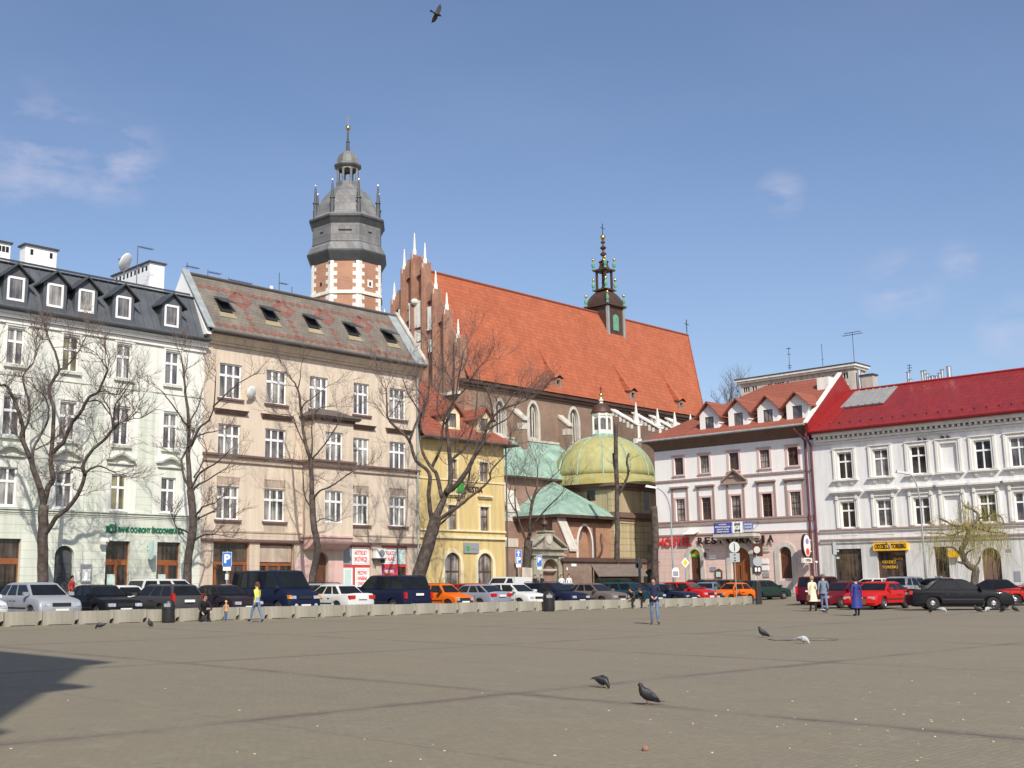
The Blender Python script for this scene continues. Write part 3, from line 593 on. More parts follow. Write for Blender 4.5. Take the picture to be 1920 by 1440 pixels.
        q = MB(); q.hexa([rp(x - hw - .25, t0 - .45, .015), rp(x + hw + .25, t0 - .45, .015), rp(x + hw + .1, t0, .015), rp(x - hw - .1, t0, .015), rp(x - hw - .25, t0 - .45, .035), rp(x + hw + .25, t0 - .45, .035), rp(x + hw + .1, t0, .035), rp(x - hw - .1, t0, .035)]); q.build('apron', M['yellow_frame'], h)
    # party wall showing white above the bank roof
    g = MB(); g.prism([(ye + .05, ze - .3), (yr, zr + .16), (2 * yr - ye, ze - .3)], -.32, 0.002, 'x'); g.build('party_wall', M['win_white'], B)
    cp = MB(); cp.hexa([(-.4, ye - .1, ze + .1), (.12, ye - .1, ze + .1), (.12, yr, zr + .22), (-.4, yr, zr + .22), (-.4, ye - .1, ze + .2), (.12, ye - .1, ze + .2), (.12, yr, zr + .32), (-.4, yr, zr + .32)]); cp.build('wall_coping', M['lead'], B)
    cp = MB(); cp.hexa([(R - .05, ye - .1, ze + .1), (R + .3, ye - .1, ze + .1), (R + .3, yr, zr + .2), (R - .05, yr, zr + .2), (R - .05, ye - .1, ze + .25), (R + .3, ye - .1, ze + .25), (R + .3, yr, zr + .35), (R - .05, yr, zr + .35)]); cp.prism([(ye + .1, ze - .3), (yr, zr + .1), (2 * yr - ye, ze - .3)], R - .05, R + .2, 'x'); cp.build('wall_coping', M['render_old'], B)
    # bay window
    dp = 1.3; xl, xr2 = FA.sx(590, 880, -dp), FA.sx(662, 880, -dp); zt = FA.h(630, 792, -dp); zbm = FA.h(630, 1008, -dp); xc = (xl + xr2) / 2; w = cw[1]
    wx = avg(FA.sx(609, 840, -dp) + FA.sx(643, 840, -dp), FA.sx(608.5, 950, -dp) + FA.sx(644, 950, -dp)) / 2; ww = 1.5
    o = MB(); bo = [(wx - ww / 2, wx + ww / 2, c_, d_) for c_, d_ in rows[1:]]; wall(o, xl, xr2, zbm, zt, bo, -dp, .2)
    o.face([(xl, -dp, zbm), (xl, -.001, zbm), (xl, -.001, zt), (xl, -dp, zt)]); o.face([(xr2, -dp, zbm), (xr2, -.001, zbm), (xr2, -.001, zt), (xr2, -dp, zt)])
    bay = o.build('bay_window', M['tan'], B)
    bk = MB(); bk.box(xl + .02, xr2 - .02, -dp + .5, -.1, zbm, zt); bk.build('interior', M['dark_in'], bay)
    for c_, d_ in rows[1:]: window(bay, wx - ww / 2, wx + ww / 2, c_, d_, -dp + .1, gm='glass_lace', cols=3, trans=.66, w=.1, mw=.13)
    tb = MB(); tb.box(xl - .12, xr2 + .12, -dp - .14, -.004, mid - .05, mid + .08); tb.box(xl - .2, xr2 + .2, -dp - .22, -.004, mid + .3, mid + .44); tb.box(xl - .1, xr2 + .1, -dp - .1, -.004, zt, zt + .15)
    tb.build('string_course', M['brown_trim'], bay)
    bt = MB(); bt.hexa([(xl - .3, -dp - .35, zt + .16), (xr2 + .3, -dp - .35, zt + .16), (xr2 + .3, -.004, zt + .16), (xl - .3, -.004, zt + .16), (xl - .4, -dp - .45, zt + .32), (xr2 + .4, -dp - .45, zt + .32), (xr2 + .4, -.004, zt + .32), (xl - .4, -.004, zt + .32)])
    bt.hexa([(xl - .4, -dp - .45, zt + .33), (xr2 + .4, -dp - .45, zt + .33), (xr2 + .2, -.004, zt + .33), (xl - .4, -.004, zt + .33), (xl + .9, -.5, zt + .95), (xr2 - .9, -.5, zt + .95), (xr2 - .7, -.004, zt + 1.0), (xl + .7, -.004, zt + 1.0)])
    bt.build('bay_roof', M['gutter'], bay)
    cv = MB(); n = 8; prev = None
    for i in range(n + 1):
        t = i / n * pi / 2; y_, z_ = -dp * cos(t) - .02, zbm - .8 * sin(t)
        if prev: cv.face([(xl, prev[0], prev[1]), (xr2, prev[0], prev[1]), (xr2, y_, z_), (xl, y_, z_)])
        prev = (y_, z_)
    for xx in (xl, xr2): cv.face([(xx, -.02, zbm)] + [(xx, -dp * cos(i / n * pi / 2) - .02, zbm - .8 * sin(i / n * pi / 2)) for i in range(n + 1)])
    cv.box(xl - .1, xr2 + .1, -dp - .1, -.06, zbm, zbm + .12); cv.build('bay_corbel', M['pink_low'], bay, smooth=40)
    # door under the bay
    d_ = MB(); d_.prism(arch_pts(door[0] + .02, door[1] - .02, .15, door[3] - .02), .22, .28, 'y'); d_.box(door[0] + .2, door[1] - .2, .18, .22, 1.2, 2.2); d_.build('door', M['wood_dark'], B)
    # shopfronts
    def front(a, b, m, zt_, muls, gm='glass_shop', y=.2, kick=.35):
        f = MB(); e = .06; c_, d2 = .25, topg
        f.box(a, a + e, y, y + .1, c_, d2); f.box(b - e, b, y, y + .1, c_, d2); f.box(a + e, b - e, y, y + .1, c_, c_ + kick); f.box(a + e, b - e, y - .01, y + .09, zt_ - .09, zt_ + .09); f.box(a + e, b - e, y, y + .1, d2 - .1, d2)
        for q in muls: xx = a + (b - a) * q; f.box(xx - .08, xx + .08, y + .004, y + .096, c_ + kick, zt_ - .09)
        s = f.build('shopfront', M[m], B); p = MB(); p.box(a + .03, b - .03, y + .045, y + .06, c_ + .1, d2 - .05); p.build('pane', M[gm], s); return s
    front(*shops[0], 'wood', topg - 1.3, [.12, .5, .92]); front(*shops[1], 'wood', topg - 1.35, [.28, .62]); 
    s3 = front(*shops[2], 'red_sign', topg - 1.42, [.42], y=.1); s4 = front(*shops[3], 'red_sign', topg - 1.35, [.64], y=.1)
    a, b = shops[1]; bl = MB(); bl.box(a + .1, b - .1, .15, .19, topg - 1.2, topg - .15); bl.build('blind', M['tan_trim'], B)
    def poster(s, x0, x1, z0, z1, lines, y, bgm='sign_white', inner='sign_mint', lm='letter_red', sz=None):
        q = MB(); q.box(x0, x1, y - .02, y, z0, z1); po = q.build('poster', M[bgm], s)
        if inner:
            e = .07; w_ = .06; q = MB()
            q.box(x0 + e, x1 - e, y - .026, y - .021, z0 + e, z0 + e + w_); q.box(x0 + e, x1 - e, y - .026, y - .021, z1 - e - w_, z1 - e); q.box(x0 + e, x0 + e + w_, y - .026, y - .021, z0 + e + w_, z1 - e - w_); q.box(x1 - e - w_, x1 - e, y - .026, y - .021, z0 + e + w_, z1 - e - w_); q.build('poster_border', M[inner], po)
        n_ = len(lines); H = (z1 - z0 - .3) / max(1, n_)
        for i, ln in enumerate(lines): text(ln, po, x0 + .22, y - .03, z1 - .15 - H * (i + .82), H * .92, M[lm], 'lettering', .01, (x1 - x0) - .44, bold=.008)
    a, b = shops[2]; m_ = a + (b - a) * .34; zt_ = topg - 1.42
    poster(s3, m_, b - .05, zt_ + .1, topg - .12, ['ARTYKUŁY', 'SPOŻYWCZE'], .09); poster(s3, a + (b - a) * .46, b - .05, 1.0, zt_ - .1, ['PIECZYWO', 'NABIAŁ', 'OWOCE'], .09); poster(s3, a + .06, a + (b - a) * .38, 1.0, zt_ - .1, [], .09, 'sign_mint', 'sign_white'); poster(s3, a + .06, m_ - .05, zt_ + .1, topg - .12, [], .09, 'sign_grey', None)
    a, b = shops[3]; zt_ = topg - 1.35
    poster(s4, a + .08, a + (b - a) * .62, zt_ + .1, topg - .12, ['TYLKO', 'U NAS'], .09); poster(s4, a + (b - a) * .66, b - .08, zt_ + .1, topg - .12, [], .09, 'sign_mint', None)
    poster(s4, a + .08, a + (b - a) * .6, 1.1, zt_ - .1, ['WINO PIWO', 'LODY', 'KAWA'], .09, 'red_sign', 'banner_blue', 'plate_white')
    dp_ = MB(); dp_.tube([(R - .22, -.16, -.2), (R - .22, -.16, eb + .4)], .08, 8); dp_.build('downpipe', M['lead'], B)
    return R, zr, yr, eb, topg
TR, TZR, TYR, TEB, TTG = tan()
_xa = FA.sx(711, 1037, -.3); _za = FA.h(711, 1047, -.5)
ac = empty('air_conditioner', FA.w(_xa, -.06, _za), ANG_A, 'white air conditioning unit on the wall between two shopfronts', 'air conditioner')
m_ = MB(); m_.box(-.42, .42, -.42, -.08, .02, .68); m_.build('casing', M['win_white'], ac)
m_ = MB(); m_.lathe([(.01, 0), (.24, 0), (.24, .01), (.01, .01)], n=16); m_.v = [(v[0] + .12, -.425 - v[2], v[1] + .35) for v in m_.v]; m_.build('fan_grille', M['sign_grey'], ac)
m_ = MB(); m_.box(-.5, .5, -.44, 0, -.06, .015); m_.box(-.4, -.35, -.4, 0, -.3, -.06); m_.box(.35, .4, -.4, 0, -.3, -.06); m_.build('bracket', M['antenna'], ac)
_w = FA.w(FA.sx(472, 736, -.45), -.45, FA.h(472, 736, -.45))
dish('satellite_dish', _w, ANG_A + .25, .44, .35, 'white satellite dish mounted on the tan wall between top-floor windows', wallside=.3)
for px, yb_, yt_, bl, lb in ((350.5, 520, 492, [(.75, -.1, .9, 6)], 'short aerial on the peak of the white party wall'), (389, 548, 505, [(.9, .0, 1.0, 6), (.45, -.7, 0, 4)], 'second aerial from the left on the tan building ridge'), (428, 555, 520, [(.9, .0, 1.9, 9), (.2, 0, 1.0, 4)], 'aerial with a long boom near the middle of the left half of the shingle ridge'),
                             (523, 575, 511, [(.7, 0, .7, 4), (.3, 0, 1.1, 6)], 'tallest aerial on the shingle ridge with bare mast top'), (547, 578, 538, [(.6, 0, .3, 2), (.2, -.2, .3, 2)], 'aerial nearest the brick tower on the shingle ridge')):
    mast_px(FA, px, yb_, yt_, TYR, bl, lb)
_w = FA.w(*FA.hit(508.5, 548, 'y', TYR)); t = empty('antenna', _w, ANG_A, 'small white box antenna on a pole above the shingle roof', 'antenna'); m_ = MB(); m_.tube([(0, 0, -1), (0, 0, 0)], .03, 5); m_.build('mast', M['antenna'], t); m_ = MB(); m_.box(-.1, .1, -.06, .06, 0, .45); m_.build('housing', M['win_white'], t)
# ---------------- yellow house
def yellow():
    B = bld('townhouse', Frame(FA.w(TR, 0, 0), ANG_A), 'narrow yellow townhouse with red tiled roof, two dormers and arched street windows')
    F_ = Frame(FA.w(TR, 0, 0), ANG_A); R = avg(F_.sx(944, 880), F_.sx(948, 1050)); eb = avg(F_.h(807, 822), F_.h(930, 835))
    rows = [(avg(F_.h(847, 899), F_.h(906, 902.4)), avg(F_.h(847, 863), F_.h(906, 865.5))), (avg(F_.h(848, 994), F_.h(908, 994)), avg(F_.h(848, 947), F_.h(908, 951)))]
    cx = [F_.sx(847, 900), F_.sx(907, 930)]; wd = .95
    ops = [(x - wd / 2, x + wd / 2, c, d) for c, d in rows for x in cx]; sc = F_.h(870, 1010)
    ar = [(F_.sx(832.6, 1060), F_.sx(862.4, 1060), .5, F_.h(848, 1036), 'arch'), (F_.sx(894.5, 1060), F_.sx(922.5, 1060), .5, F_.h(908, 1037), 'arch')]
    mb = MB(); wall(mb, .02, R, -.8, eb, ops + ar, -.03, .24); mb.face([(R, -.03, -.8), (R, 9, -.8), (R, 9, eb), (R, -.03, eb)]); mb.face([(.02, -.03, -.8), (.02, 9, -.8), (.02, 9, eb), (.02, -.03, eb)]); mb.build('wall', M['yellow'], B)
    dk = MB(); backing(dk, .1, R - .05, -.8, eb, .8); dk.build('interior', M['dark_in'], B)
    for i, (c, d) in enumerate(rows):
        for x in cx:
            window(B, x - wd / 2, x + wd / 2, c, d, .1, fm='wood_dark', gm='glass_lace', cols=2, trans=.6 if i else .5, w=.06, sill=(.1, .12, .1, 'yellow_trim'))
            s = MB(); e = .17
            s.box(x - wd / 2 - e, x - wd / 2 - .01, -.1, -.032, c, d); s.box(x + wd / 2 + .01, x + wd / 2 + e, -.1, -.032, c, d); s.box(x - wd / 2 - e - .05, x + wd / 2 + e + .05, -.12, -.032, d, d + .2)
            if i: s.box(x - wd / 2 - .3, x + wd / 2 + .3, -.28, -.032, d + .75, d + .87); s.box(x - wd / 2 - .2, x + wd / 2 + .2, -.16, -.032, d + .62, d + .75)
            s.build('window_surround', M['yellow_trim'], B)
    for a in ar:
        window(B, *a[:4], .1, fm='wood_dark', gm='glass_lace', cols=2, trans=.55, w=.07, arch='arch', mw=.1)
        s = MB(); o = arch_pts(a[0] - .28, a[1] + .28, -.3, a[3] + .28); i_ = arch_pts(a[0] + .005, a[1] - .005, -.3, a[3]) 
        for k in range(1, len(o) - 0):
            j = (k + 1) % len(o)
            if k == 0 or j == 0 and k != len(o) - 1: continue
            A, Bq, C, D = o[k], o[j], i_[j], i_[k]; s.hexa([(p[0], -.11, p[1]) for p in (A, Bq, C, D)] + [(p[0], -.034, p[1]) for p in (A, Bq, C, D)])
        s.build('window_surround', M['yellow_trim'], B)
    for px, y, t, dp in ((870, 903, .1, -.1), (850, 996, .12, -.16), (850, 1009.5, .2, -.2)):
        s = MB(); z = F_.h(px, y); s.box(.05, R, dp, -.034, z, z + t); s.build('string_course', M['yellow_trim'], B)
    xm = F_.sx(862, 915); z = F_.h(885, 923); text('HESTIA', B, F_.sx(870.5, 918), -.06, z, .62, M['letter_dark'], 'lettering', .06, F_.sx(903, 918) - F_.sx(870.5, 918), bold=.01)
    e = MB(); zc = F_.h(859, 918); e.prism([(xm - .45, zc - .2), (xm - .1, zc + .55), (xm + .2, zc + .75), (xm + .35, zc + .3), (xm + .4, zc - .1), (xm, zc - .25)], -.12, -.05, 'y'); e.build('emblem', M['leaf_green'], B); e = MB(); e.box(xm - .5, xm + .25, -.1, -.05, zc - .62, zc - .38); e.build('emblem', M['letter_dark'], B)
    a, b = F_.sx(868, 1028), F_.sx(896, 1028); s = MB(); s.box(a, b, -.14, -.034, F_.h(882, 1037), F_.h(882, 1018)); so_ = s.build('signboard', M['sign_grey'], B); e = MB(); zc = F_.h(875, 1028); e.lathe([(.01, 0), (.2, 0), (.2, .02), (.01, .02)], n=12); e.v = [(v[0] + a + .42, -.145 - v[2], v[1] + zc) for v in e.v]; e.build('emblem', M['leaf_green'], so_); text('Hestia', so_, a + .7, -.15, zc - .1, .26, M['sign_back'], 'lettering', .01)
    # hipped roof with swept eaves
    ov = .75; ze = eb + .05; z1 = ze + 1.3; y1 = 1.9; zr = ze + 5.3; yr = 5.0
    r = MB(); xr_ = R - 3.6; pts = [(.0, -ov, ze), (R + ov, -ov, ze), (R - 1.0, y1, z1 + .6), (0, y1, z1 + .6)]
    r.face(pts); r.face([(0, y1, z1 + .6), (R - 1.0, y1, z1 + .6), (xr_, yr, zr), (0, yr, zr)])
    r.face([(R + ov, -ov, ze), (R + ov, 9 + ov, ze), (R - 1.0, 7.1, z1 + .6), (R - 1., y1, z1 + .6)]); r.face([(R - 1., y1, z1 + .6), (R - 1., 7.1, z1 + .6), (xr_, yr, zr)]); r.face([(0, yr, zr), (xr_, yr, zr), (R - 1., 7.1, z1 + .6), (0, 7.1, z1 + .6)]); r.face([(0, 7.1, z1 + .6), (R - 1., 7.1, z1 + .6), (R + ov, 9 + ov, ze), (0, 9 + ov, ze)])
    r.build('roof', M['roof_red'], B)
    g = MB(); g.box(0, R + ov, -ov - .05, .2, ze - .12, ze - .004); g.box(R + .02, R + ov + .05, .2, 9, ze - .12, ze - .004); g.tube([(0, -ov - .1, ze - .02), (R + ov + .1, -ov - .1, ze - .02)], .09, 8); g.tube([(R + .12, -.14, ze - .1), (R + .12, -.14, 0)], .06, 6); g.build('gutter', M['gutter'], B)
    for px0, px1, pt, pb, ap in ((836, 862, 775, 803, 759), (896, 920, 785, 811, 768)):
        yd = .55; x0, x1 = F_.sx(px0, 790, yd), F_.sx(px1, 790, yd); z0 = F_.h(px0 + 12, pb, yd); zt = F_.h(px0 + 12, pt, yd); za = F_.h((px0 + px1) / 2, ap, yd); xm = (x0 + x1) / 2; D = MB(); wall(D, x0, x1, z0 - .2, zt + .1, [(xm - .38, xm + .38, z0 + .1, zt)], yd, .1)
        D.face([(x0, yd, zt + .1), (x1, yd, zt + .1), (xm, yd, za)]); [D.face([(q, yd, z0 - .4), (q, 4.2, z0 - .4), (q, 4.2, zt + .1), (q, yd, zt + .1)]) for q in (x0, x1)]
        dd = D.build('dormer', M['yellow_trim'], B); window(dd, xm - .38, xm + .38, z0 + .1, zt, yd + .05, fm='wood_dark', cols=2, trans=0, w=.05)
        f = MB()
        for s_ in (-1, 1): q = [(xm + s_ * ((x1 - x0) / 2 + .3), yd - .3, zt - .1), (xm + s_ * ((x1 - x0) / 2 + .3), 4.6, zt - .1), (xm, 4.6, za + .14), (xm, yd - .3, za + .14)]; f.hexa(q + [(p[0], p[1], p[2] - .1) for p in q])
        f.build('dormer_roof', M['roof_red'], dd)
    return F_, R, eb
FY, YR, YEB = yellow()
# ================================================================= the right row (street B)
_x = at(1430, 1093, 100); OB = Vector((_x.x, 100, G(_x.x, 100) + .12)); FB = Frame(OB, ANG_B)
def hostel():
    R = avg(FB.sx(1520, 890), FB.sx(1533, 1060)); L = avg(FB.sx(1230, 920), FB.sx(1234, 1040))
    f = Frame(FB.w(L, 0, 0), ANG_B); W_ = R - L
    B = bld('hostel_building', f, 'white and pink corner house with brown hipped roof, four white dormers and a restaurant below')
    s1 = avg(f.h(1231, 906), f.h(1519, 883.5)); s2 = avg(f.h(1230, 983), f.h(1524, 968)); s3 = avg(f.h(1233, 1006.2), f.h(1524, 996.6)); eb = avg(f.h(1240, 845), f.h(1512, 820)); 
    rx = [[(1264, 1280.6, 859.5, 890), (1312.8, 1329.7, 854.6, 887.4), (1367, 1385.6, 849, 882.6), (1425, 1443.4, 844.4, 877.8), (1477.5, 1497.4, 839, 873)],
          [(1267.4, 1285, 936.4, 980), (1315.4, 1333.3, 933.5, 977), (1370, 1391, 929.6, 977), (1429, 1448, 926, 971), (1481.7, 1503, 922.4, 968.5)]]
    cx = [avg(f.sx((a[0] + a[1]) / 2, 870), f.sx((b[0] + b[1]) / 2, 950)) for a, b in zip(*rx)]; wd = avg(*[f.sx(a[1], 870) - f.sx(a[0], 870) for a in rx[0]])
    rows = [(avg(*[f.h(a[0], a[3]) for a in r]), avg(*[f.h(a[0], a[2]) for a in r])) for r in rx]; rows[1] = (max(rows[1][0], s2 + .16), rows[1][1])
    ops = [(x - wd / 2, x + wd / 2, c, d) for c, d in rows for x in cx]
    dz = [(f.sx(1294, 1050), f.sx(1314.4, 1050), .55, f.h(1304, 1029.7), 'arch'), (f.sx(1371, 1050), f.sx(1407.8, 1050), .1, f.h(1390, 1026.8), 'arch'), (f.sx(1462, 1050), f.sx(1485.6, 1050), 1.2, f.h(1474, 1025), 'arch')]
    mb = MB(); wall(mb, 0, W_, s3, eb, ops, 0, .28); mb.face([(0, 0, -1.2), (0, 11, -1.2), (0, 11, eb), (0, 0, eb)]); mb.build('wall', M['pink_white'], B)
    w2 = MB(); wall(w2, 0, W_, -1.2, s3, dz, -.04, .35); w2.face([(0, -.04, s3), (W_, -.04, s3), (W_, 0, s3), (0, 0, s3)]); w2.build('ground_floor_wall', M['pink_wall'], B)
    p_ = MB(); pa = dz[2][1] - 2.5
    p_.box(-.02, dz[0][0] - .5, -.1, -.042, -1.2, .95); p_.box(dz[1][1] + .55, W_, -.1, -.042, -1.2, 1.0); p_.build('plinth', M['plinth'], B)
    bd = MB(); bd.box(0, W_, -.012, -.002, s3 + .15, s2 - .02); bd.build('white_band', M['pink_band'], B)
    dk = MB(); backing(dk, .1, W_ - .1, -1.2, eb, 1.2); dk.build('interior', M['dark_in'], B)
    for ri, (c, d) in enumerate(rows):
        for k, x in enumerate(cx):
            window(B, x - wd / 2, x + wd / 2, c, d, .14, fm='wood_dark', gm='glass_lace' if (k + ri) % 2 else 'glass_dark', cols=2, trans=.0 if ri == 0 else .55, w=.06, rows=(.34, .67) if ri == 0 else (.3, .78), mw=.06)
            s = MB(); e = .2
            s.box(x - wd / 2 - e, x - wd / 2 - .01, -.05, -.002, c, d); s.box(x + wd / 2 + .01, x + wd / 2 + e, -.05, -.002, c, d); s.box(x - wd / 2 - e, x + wd / 2 + e, -.06, -.002, d, d + .16)
            if ri == 0: s.box(x - wd / 2 - e, x + wd / 2 + e, -.14, -.002, c - .15, c - .02); s.box(x - wd / 2 - e - .05, x + wd / 2 + e + .05, -.16, -.002, d + .165, d + .26); [s.box(x + q - .05, x + q + .05, -.03, -.002, s1 + .1, c - .15) for q in (-wd / 2 - e + .05, wd / 2 + e - .05)]
            s.build('window_surround', M['pink_trim'], B)
            if ri == 1:
                h = MB(); z = d + 1.0
                [h.box(x + q - .09, x + q + .09, -.07, -.003, c - .0, z) for q in (-wd / 2 - .32, wd / 2 + .32)]
                if k == 2:
                    h.box(x - wd / 2 - .8, x + wd / 2 + .8, -.3, -.003, z, z + .16); a, b = x - wd / 2 - .8, x + wd / 2 + .8; zt = z + 1.35
                    for s_ in (-1, 1): e_ = (b - a) / 2; h.hexa([(x + s_ * e_, -.32, z + .18), (x, -.32, zt - .18), (x, -.004, zt - .18), (x + s_ * e_, -.004, z + .18), (x + s_ * e_, -.36, z + .34), (x, -.36, zt), (x, -.004, zt), (x + s_ * e_, -.004, z + .34)])
                    h.face([(a + .2, -.02, z + .17), (b - .2, -.02, z + .17), (x, -.02, zt - .17)])
                else: h.box(x - wd / 2 - .5, x + wd / 2 + .5, -.26, -.003, z, z + .14); h.box(x - wd / 2 - .4, x + wd / 2 + .4, -.14, -.003, z - .12, z - .002)
                h.build('hood_moulding', M['mauve_trim'], B)
    for z, t, d in ((s1, .16, -.12), (s2 - .0, .14, -.12), (s2 - .32, .24, -.1), (s3 - .0, .15, -.13)):
        s = MB(); s.box(0, W_, d, -.013, z, z + t); s.build('string_course', M['mauve_trim'], B)
    # arched openings
    for i, a in enumerate(dz):
        s = MB(); o = arch_pts(a[0] - .42, a[1] + .42, -.2, a[3] + .42); i_ = arch_pts(a[0] + .005, a[1] - .005, -.2, a[3])
        for k in range(1, len(o)): A, Bq, C, D = o[k], o[(k + 1) % len(o)], i_[(k + 1) % len(o)], i_[k]; s.hexa([(p[0], -.14, p[1]) for p in (A, Bq, C, D)] + [(p[0], -.041, p[1]) for p in (A, Bq, C, D)])
        s.build('door_surround' if i < 2 else 'window_surround', M['stone'], B)
        d_ = MB(); d_.prism(arch_pts(a[0] + .02, a[1] - .02, a[2], a[3] - .02), .22, .28, 'y'); n = 6 if i != 1 else 8
        for k in range(n): x0 = a[0] + .1 + (a[1] - a[0] - .2) * k / n; d_.box(x0 + .03, x0 + (a[1] - a[0] - .2) / n - .03, .17, .22, a[2] + .15, a[3] - (a[1] - a[0]) * .62)
        dr = d_.build('door' if i < 2 else 'window_shutter', M['wood'] if i == 1 else M['wood_dark'], B)
        if i == 0:
            fl = MB(); fl.prism([p for p in arch_pts(a[0] + .05, a[1] - .05, a[3] - (a[1] - a[0]) * .62, a[3] - .04)], .14, .16, 'y'); fl.build('fanlight', M['leaf_green'], dr)
            fy = MB(); zq = a[3] - (a[1] - a[0]) * .5; fy.prism([(a[0] + .15, zq), (a[1] - .15, zq + .1), (a[1] - .5, zq + .45), (a[0] + .6, zq + .5)], .125, .139, 'y'); fy.build('fanlight', M['sign_yellow'], dr)
        if i == 1: q = MB(); q.box(a[0] + .75, a[1] - 1.1, .12, .16, .1, a[3] - 1.5); q.build('opening', M['dark_in'], dr)
    # balcony with banners
    a, b = f.sx(1338, 1004, -1.2), f.sx(1413.5, 1004, -1.2); zt = f.h(1375, 1001, -1.2)
    sl = MB(); sl.box(a, b, -1.3, -.14, zt - .25, zt); sl.box(a + .08, b - .08, -1.2, -.14, zt - .36, zt - .252); bal = sl.build('balcony', M['stone'], B)
    rl = MB(); rh = .95
    for z in (zt + .08, zt + rh): rl.box(a + .05, b - .05, -1.26, -1.22, z - .02, z + .02); rl.box(a + .05, a + .09, -1.26, -.03, z - .02, z + .02); rl.box(b - .09, b - .05, -1.26, -.03, z - .02, z + .02)
    k = a + .1
    while k < b - .1: rl.box(k, k + .022, -1.25, -1.23, zt, zt + rh); k += .13
    rl.build('railing', M['black_iron'], bal)
    br = MB()
    for q in (a + .5, b - .6): br.prism([(-1.1, zt - .37), (-.05, zt - .37), (-.05, zt - 1.2)], q, q + .18, 'x')
    br.build('bracket', M['stone'], bal)
    def banner(px0, px1, y0, y1, m, lab, lines, lm, sz):
        x0, x1 = f.sx(px0, 990, -1.3), f.sx(px1, 990, -1.3); z0, z1 = f.h(px0, y1, -1.3), f.h(px0, y0, -1.3); q = MB(); n = 10
        for i in range(n): xa, xb = x0 + (x1 - x0) * i / n, x0 + (x1 - x0) * (i + 1) / n; ya, yb = [-1.32 - .02 * sin(j * 1.9) for j in (i, i + 1)]; q.hexa([(xa, ya, z0), (xb, yb, z0), (xb, yb + .012, z0), (xa, ya + .012, z0), (xa, ya, z1), (xb, yb, z1), (xb, yb + .012, z1), (xa, ya + .012, z1)])
        o = q.build('banner', M[m], bal, label=lab); H = (z1 - z0) / (len(lines) + .6)
        for i, (t_, w_) in enumerate(lines): wq = (x1 - x0) * w_; text(t_, o, (x0 + x1) / 2 - wq / 2, -1.36, z1 - H * (i + 1.05), H * .8, M[lm], 'lettering', .01, wq, bold=.006)
    banner(1339.5, 1372, 981, 1001.5, 'banner_blue', 'deep blue banner with white lines of text', [('WYSTAWA', .45), ('MUZEUM ETNOGRAFICZNE', .88), ('ZBIORY STAŁE', .7), ('WSTĘP WOLNY', .7)], 'plate_white', .2)
    banner(1373, 1393.5, 978.5, 999.5, 'sign_white', 'white banner with small dark text', [('MUZEUM', .5), ('W', .1), ('KRAKOWIE', .5)], 'letter_dark', .2)
    banner(1394, 1412.5, 980, 993.5, 'banner_pale', 'pale blue banner on the right end of the balcony', [('WYSTAWA', .7), ('CZASOWA', .7)], 'plate_white', .2)
    # letters
    z = f.h(1265, 1024.5, -.2); q = MB(); x0, x1 = f.sx(1234.5, 1018), f.sx(1299, 1018)
    text('HOSTEL', B, x0 + .05, -.18, z + .05, 1.02, M['letter_red'], 'lettering', .08, x1 - x0 - .1, bold=.03)
    word = 'RESTAURACJA'; x0, x1 = f.sx(1308.5, 1012, -.2), f.sx(1452, 1012, -.2)
    for i, ch in enumerate(word): text(ch, B, x0 + (x1 - x0 - .55) * i / 10, -.26, f.h(1380, 1018, -.2), .82, M['letter_dark'], 'lettering', .08, .18 if ch == 'J' and 0 else .52, bold=.025)
    # awning lamp, plaques, menu boxes
    aw = MB(); aw.hexa([(f.sx(1286, 1010, -.3), -.85, z + 1.0), (f.sx(1308, 1010, -.3), -.85, z + 1.0), (f.sx(1308, 1010, -.3), -.05, z + 1.28), (f.sx(1286, 1010, -.3), -.05, z + 1.28), (f.sx(1286, 1010, -.3), -.85, z + 1.06), (f.sx(1308, 1010, -.3), -.85, z + 1.06), (f.sx(1308, 1010, -.3), -.05, z + 1.36), (f.sx(1286, 1010, -.3), -.05, z + 1.36)]); aw.build('awning', M['cream_white'], B)
    for px0, px1, y0, y1, m in ((1330.5, 1342.5, 1040, 1048, 'sign_white'), (1332, 1343, 1063, 1071, 'sign_grey'), (1428.5, 1441, 1048.5, 1057, 'sign_white'), (1429, 1441, 1061.5, 1069.5, 'sign_white'), (1430.5, 1441.5, 1073, 1082, 'sign_back'), (1424, 1443, 1021, 1036, 'tan_trim')):
        q = MB(); q.box(f.sx(px0, 1050), f.sx(px1, 1050), -.12, -.042, f.h(px0, y1), f.h(px0, y0)); o = q.build('plaque', M[m], B)
        if m == 'tan_trim': text('MENU', o, f.sx(px0 + 2, 1030), -.13, f.h(px0, 1029.5), .26, M['plate_white'], 'lettering', .01); text('RESTAURACJA', o, f.sx(px0 + 1.5, 1030), -.13, f.h(px0, 1034), .16, M['plate_white'], 'lettering', .01, 1.1)
    for px0, px1, y0, y1 in ((1343, 1355, 1070, 1084), (1413.5, 1428, 1062, 1075)):
        q = MB(); a_, b_, c_, d_ = f.sx(px0, 1070), f.sx(px1, 1070), f.h(px0, y1), f.h(px0, y0); q.box(a_, b_, -.2, -.05, c_, d_); q.prism([(a_, d_ + .002), (b_, d_ + .002), ((a_ + b_) / 2, d_ + .18)], -.2, -.05, 'y'); o = q.build('menu_box', M['wood_dark'], B); q = MB(); q.box(a_ + .1, b_ - .1, -.215, -.202, c_ + .1, d_ - .1); q.build('paper', M['sign_mint'], o)
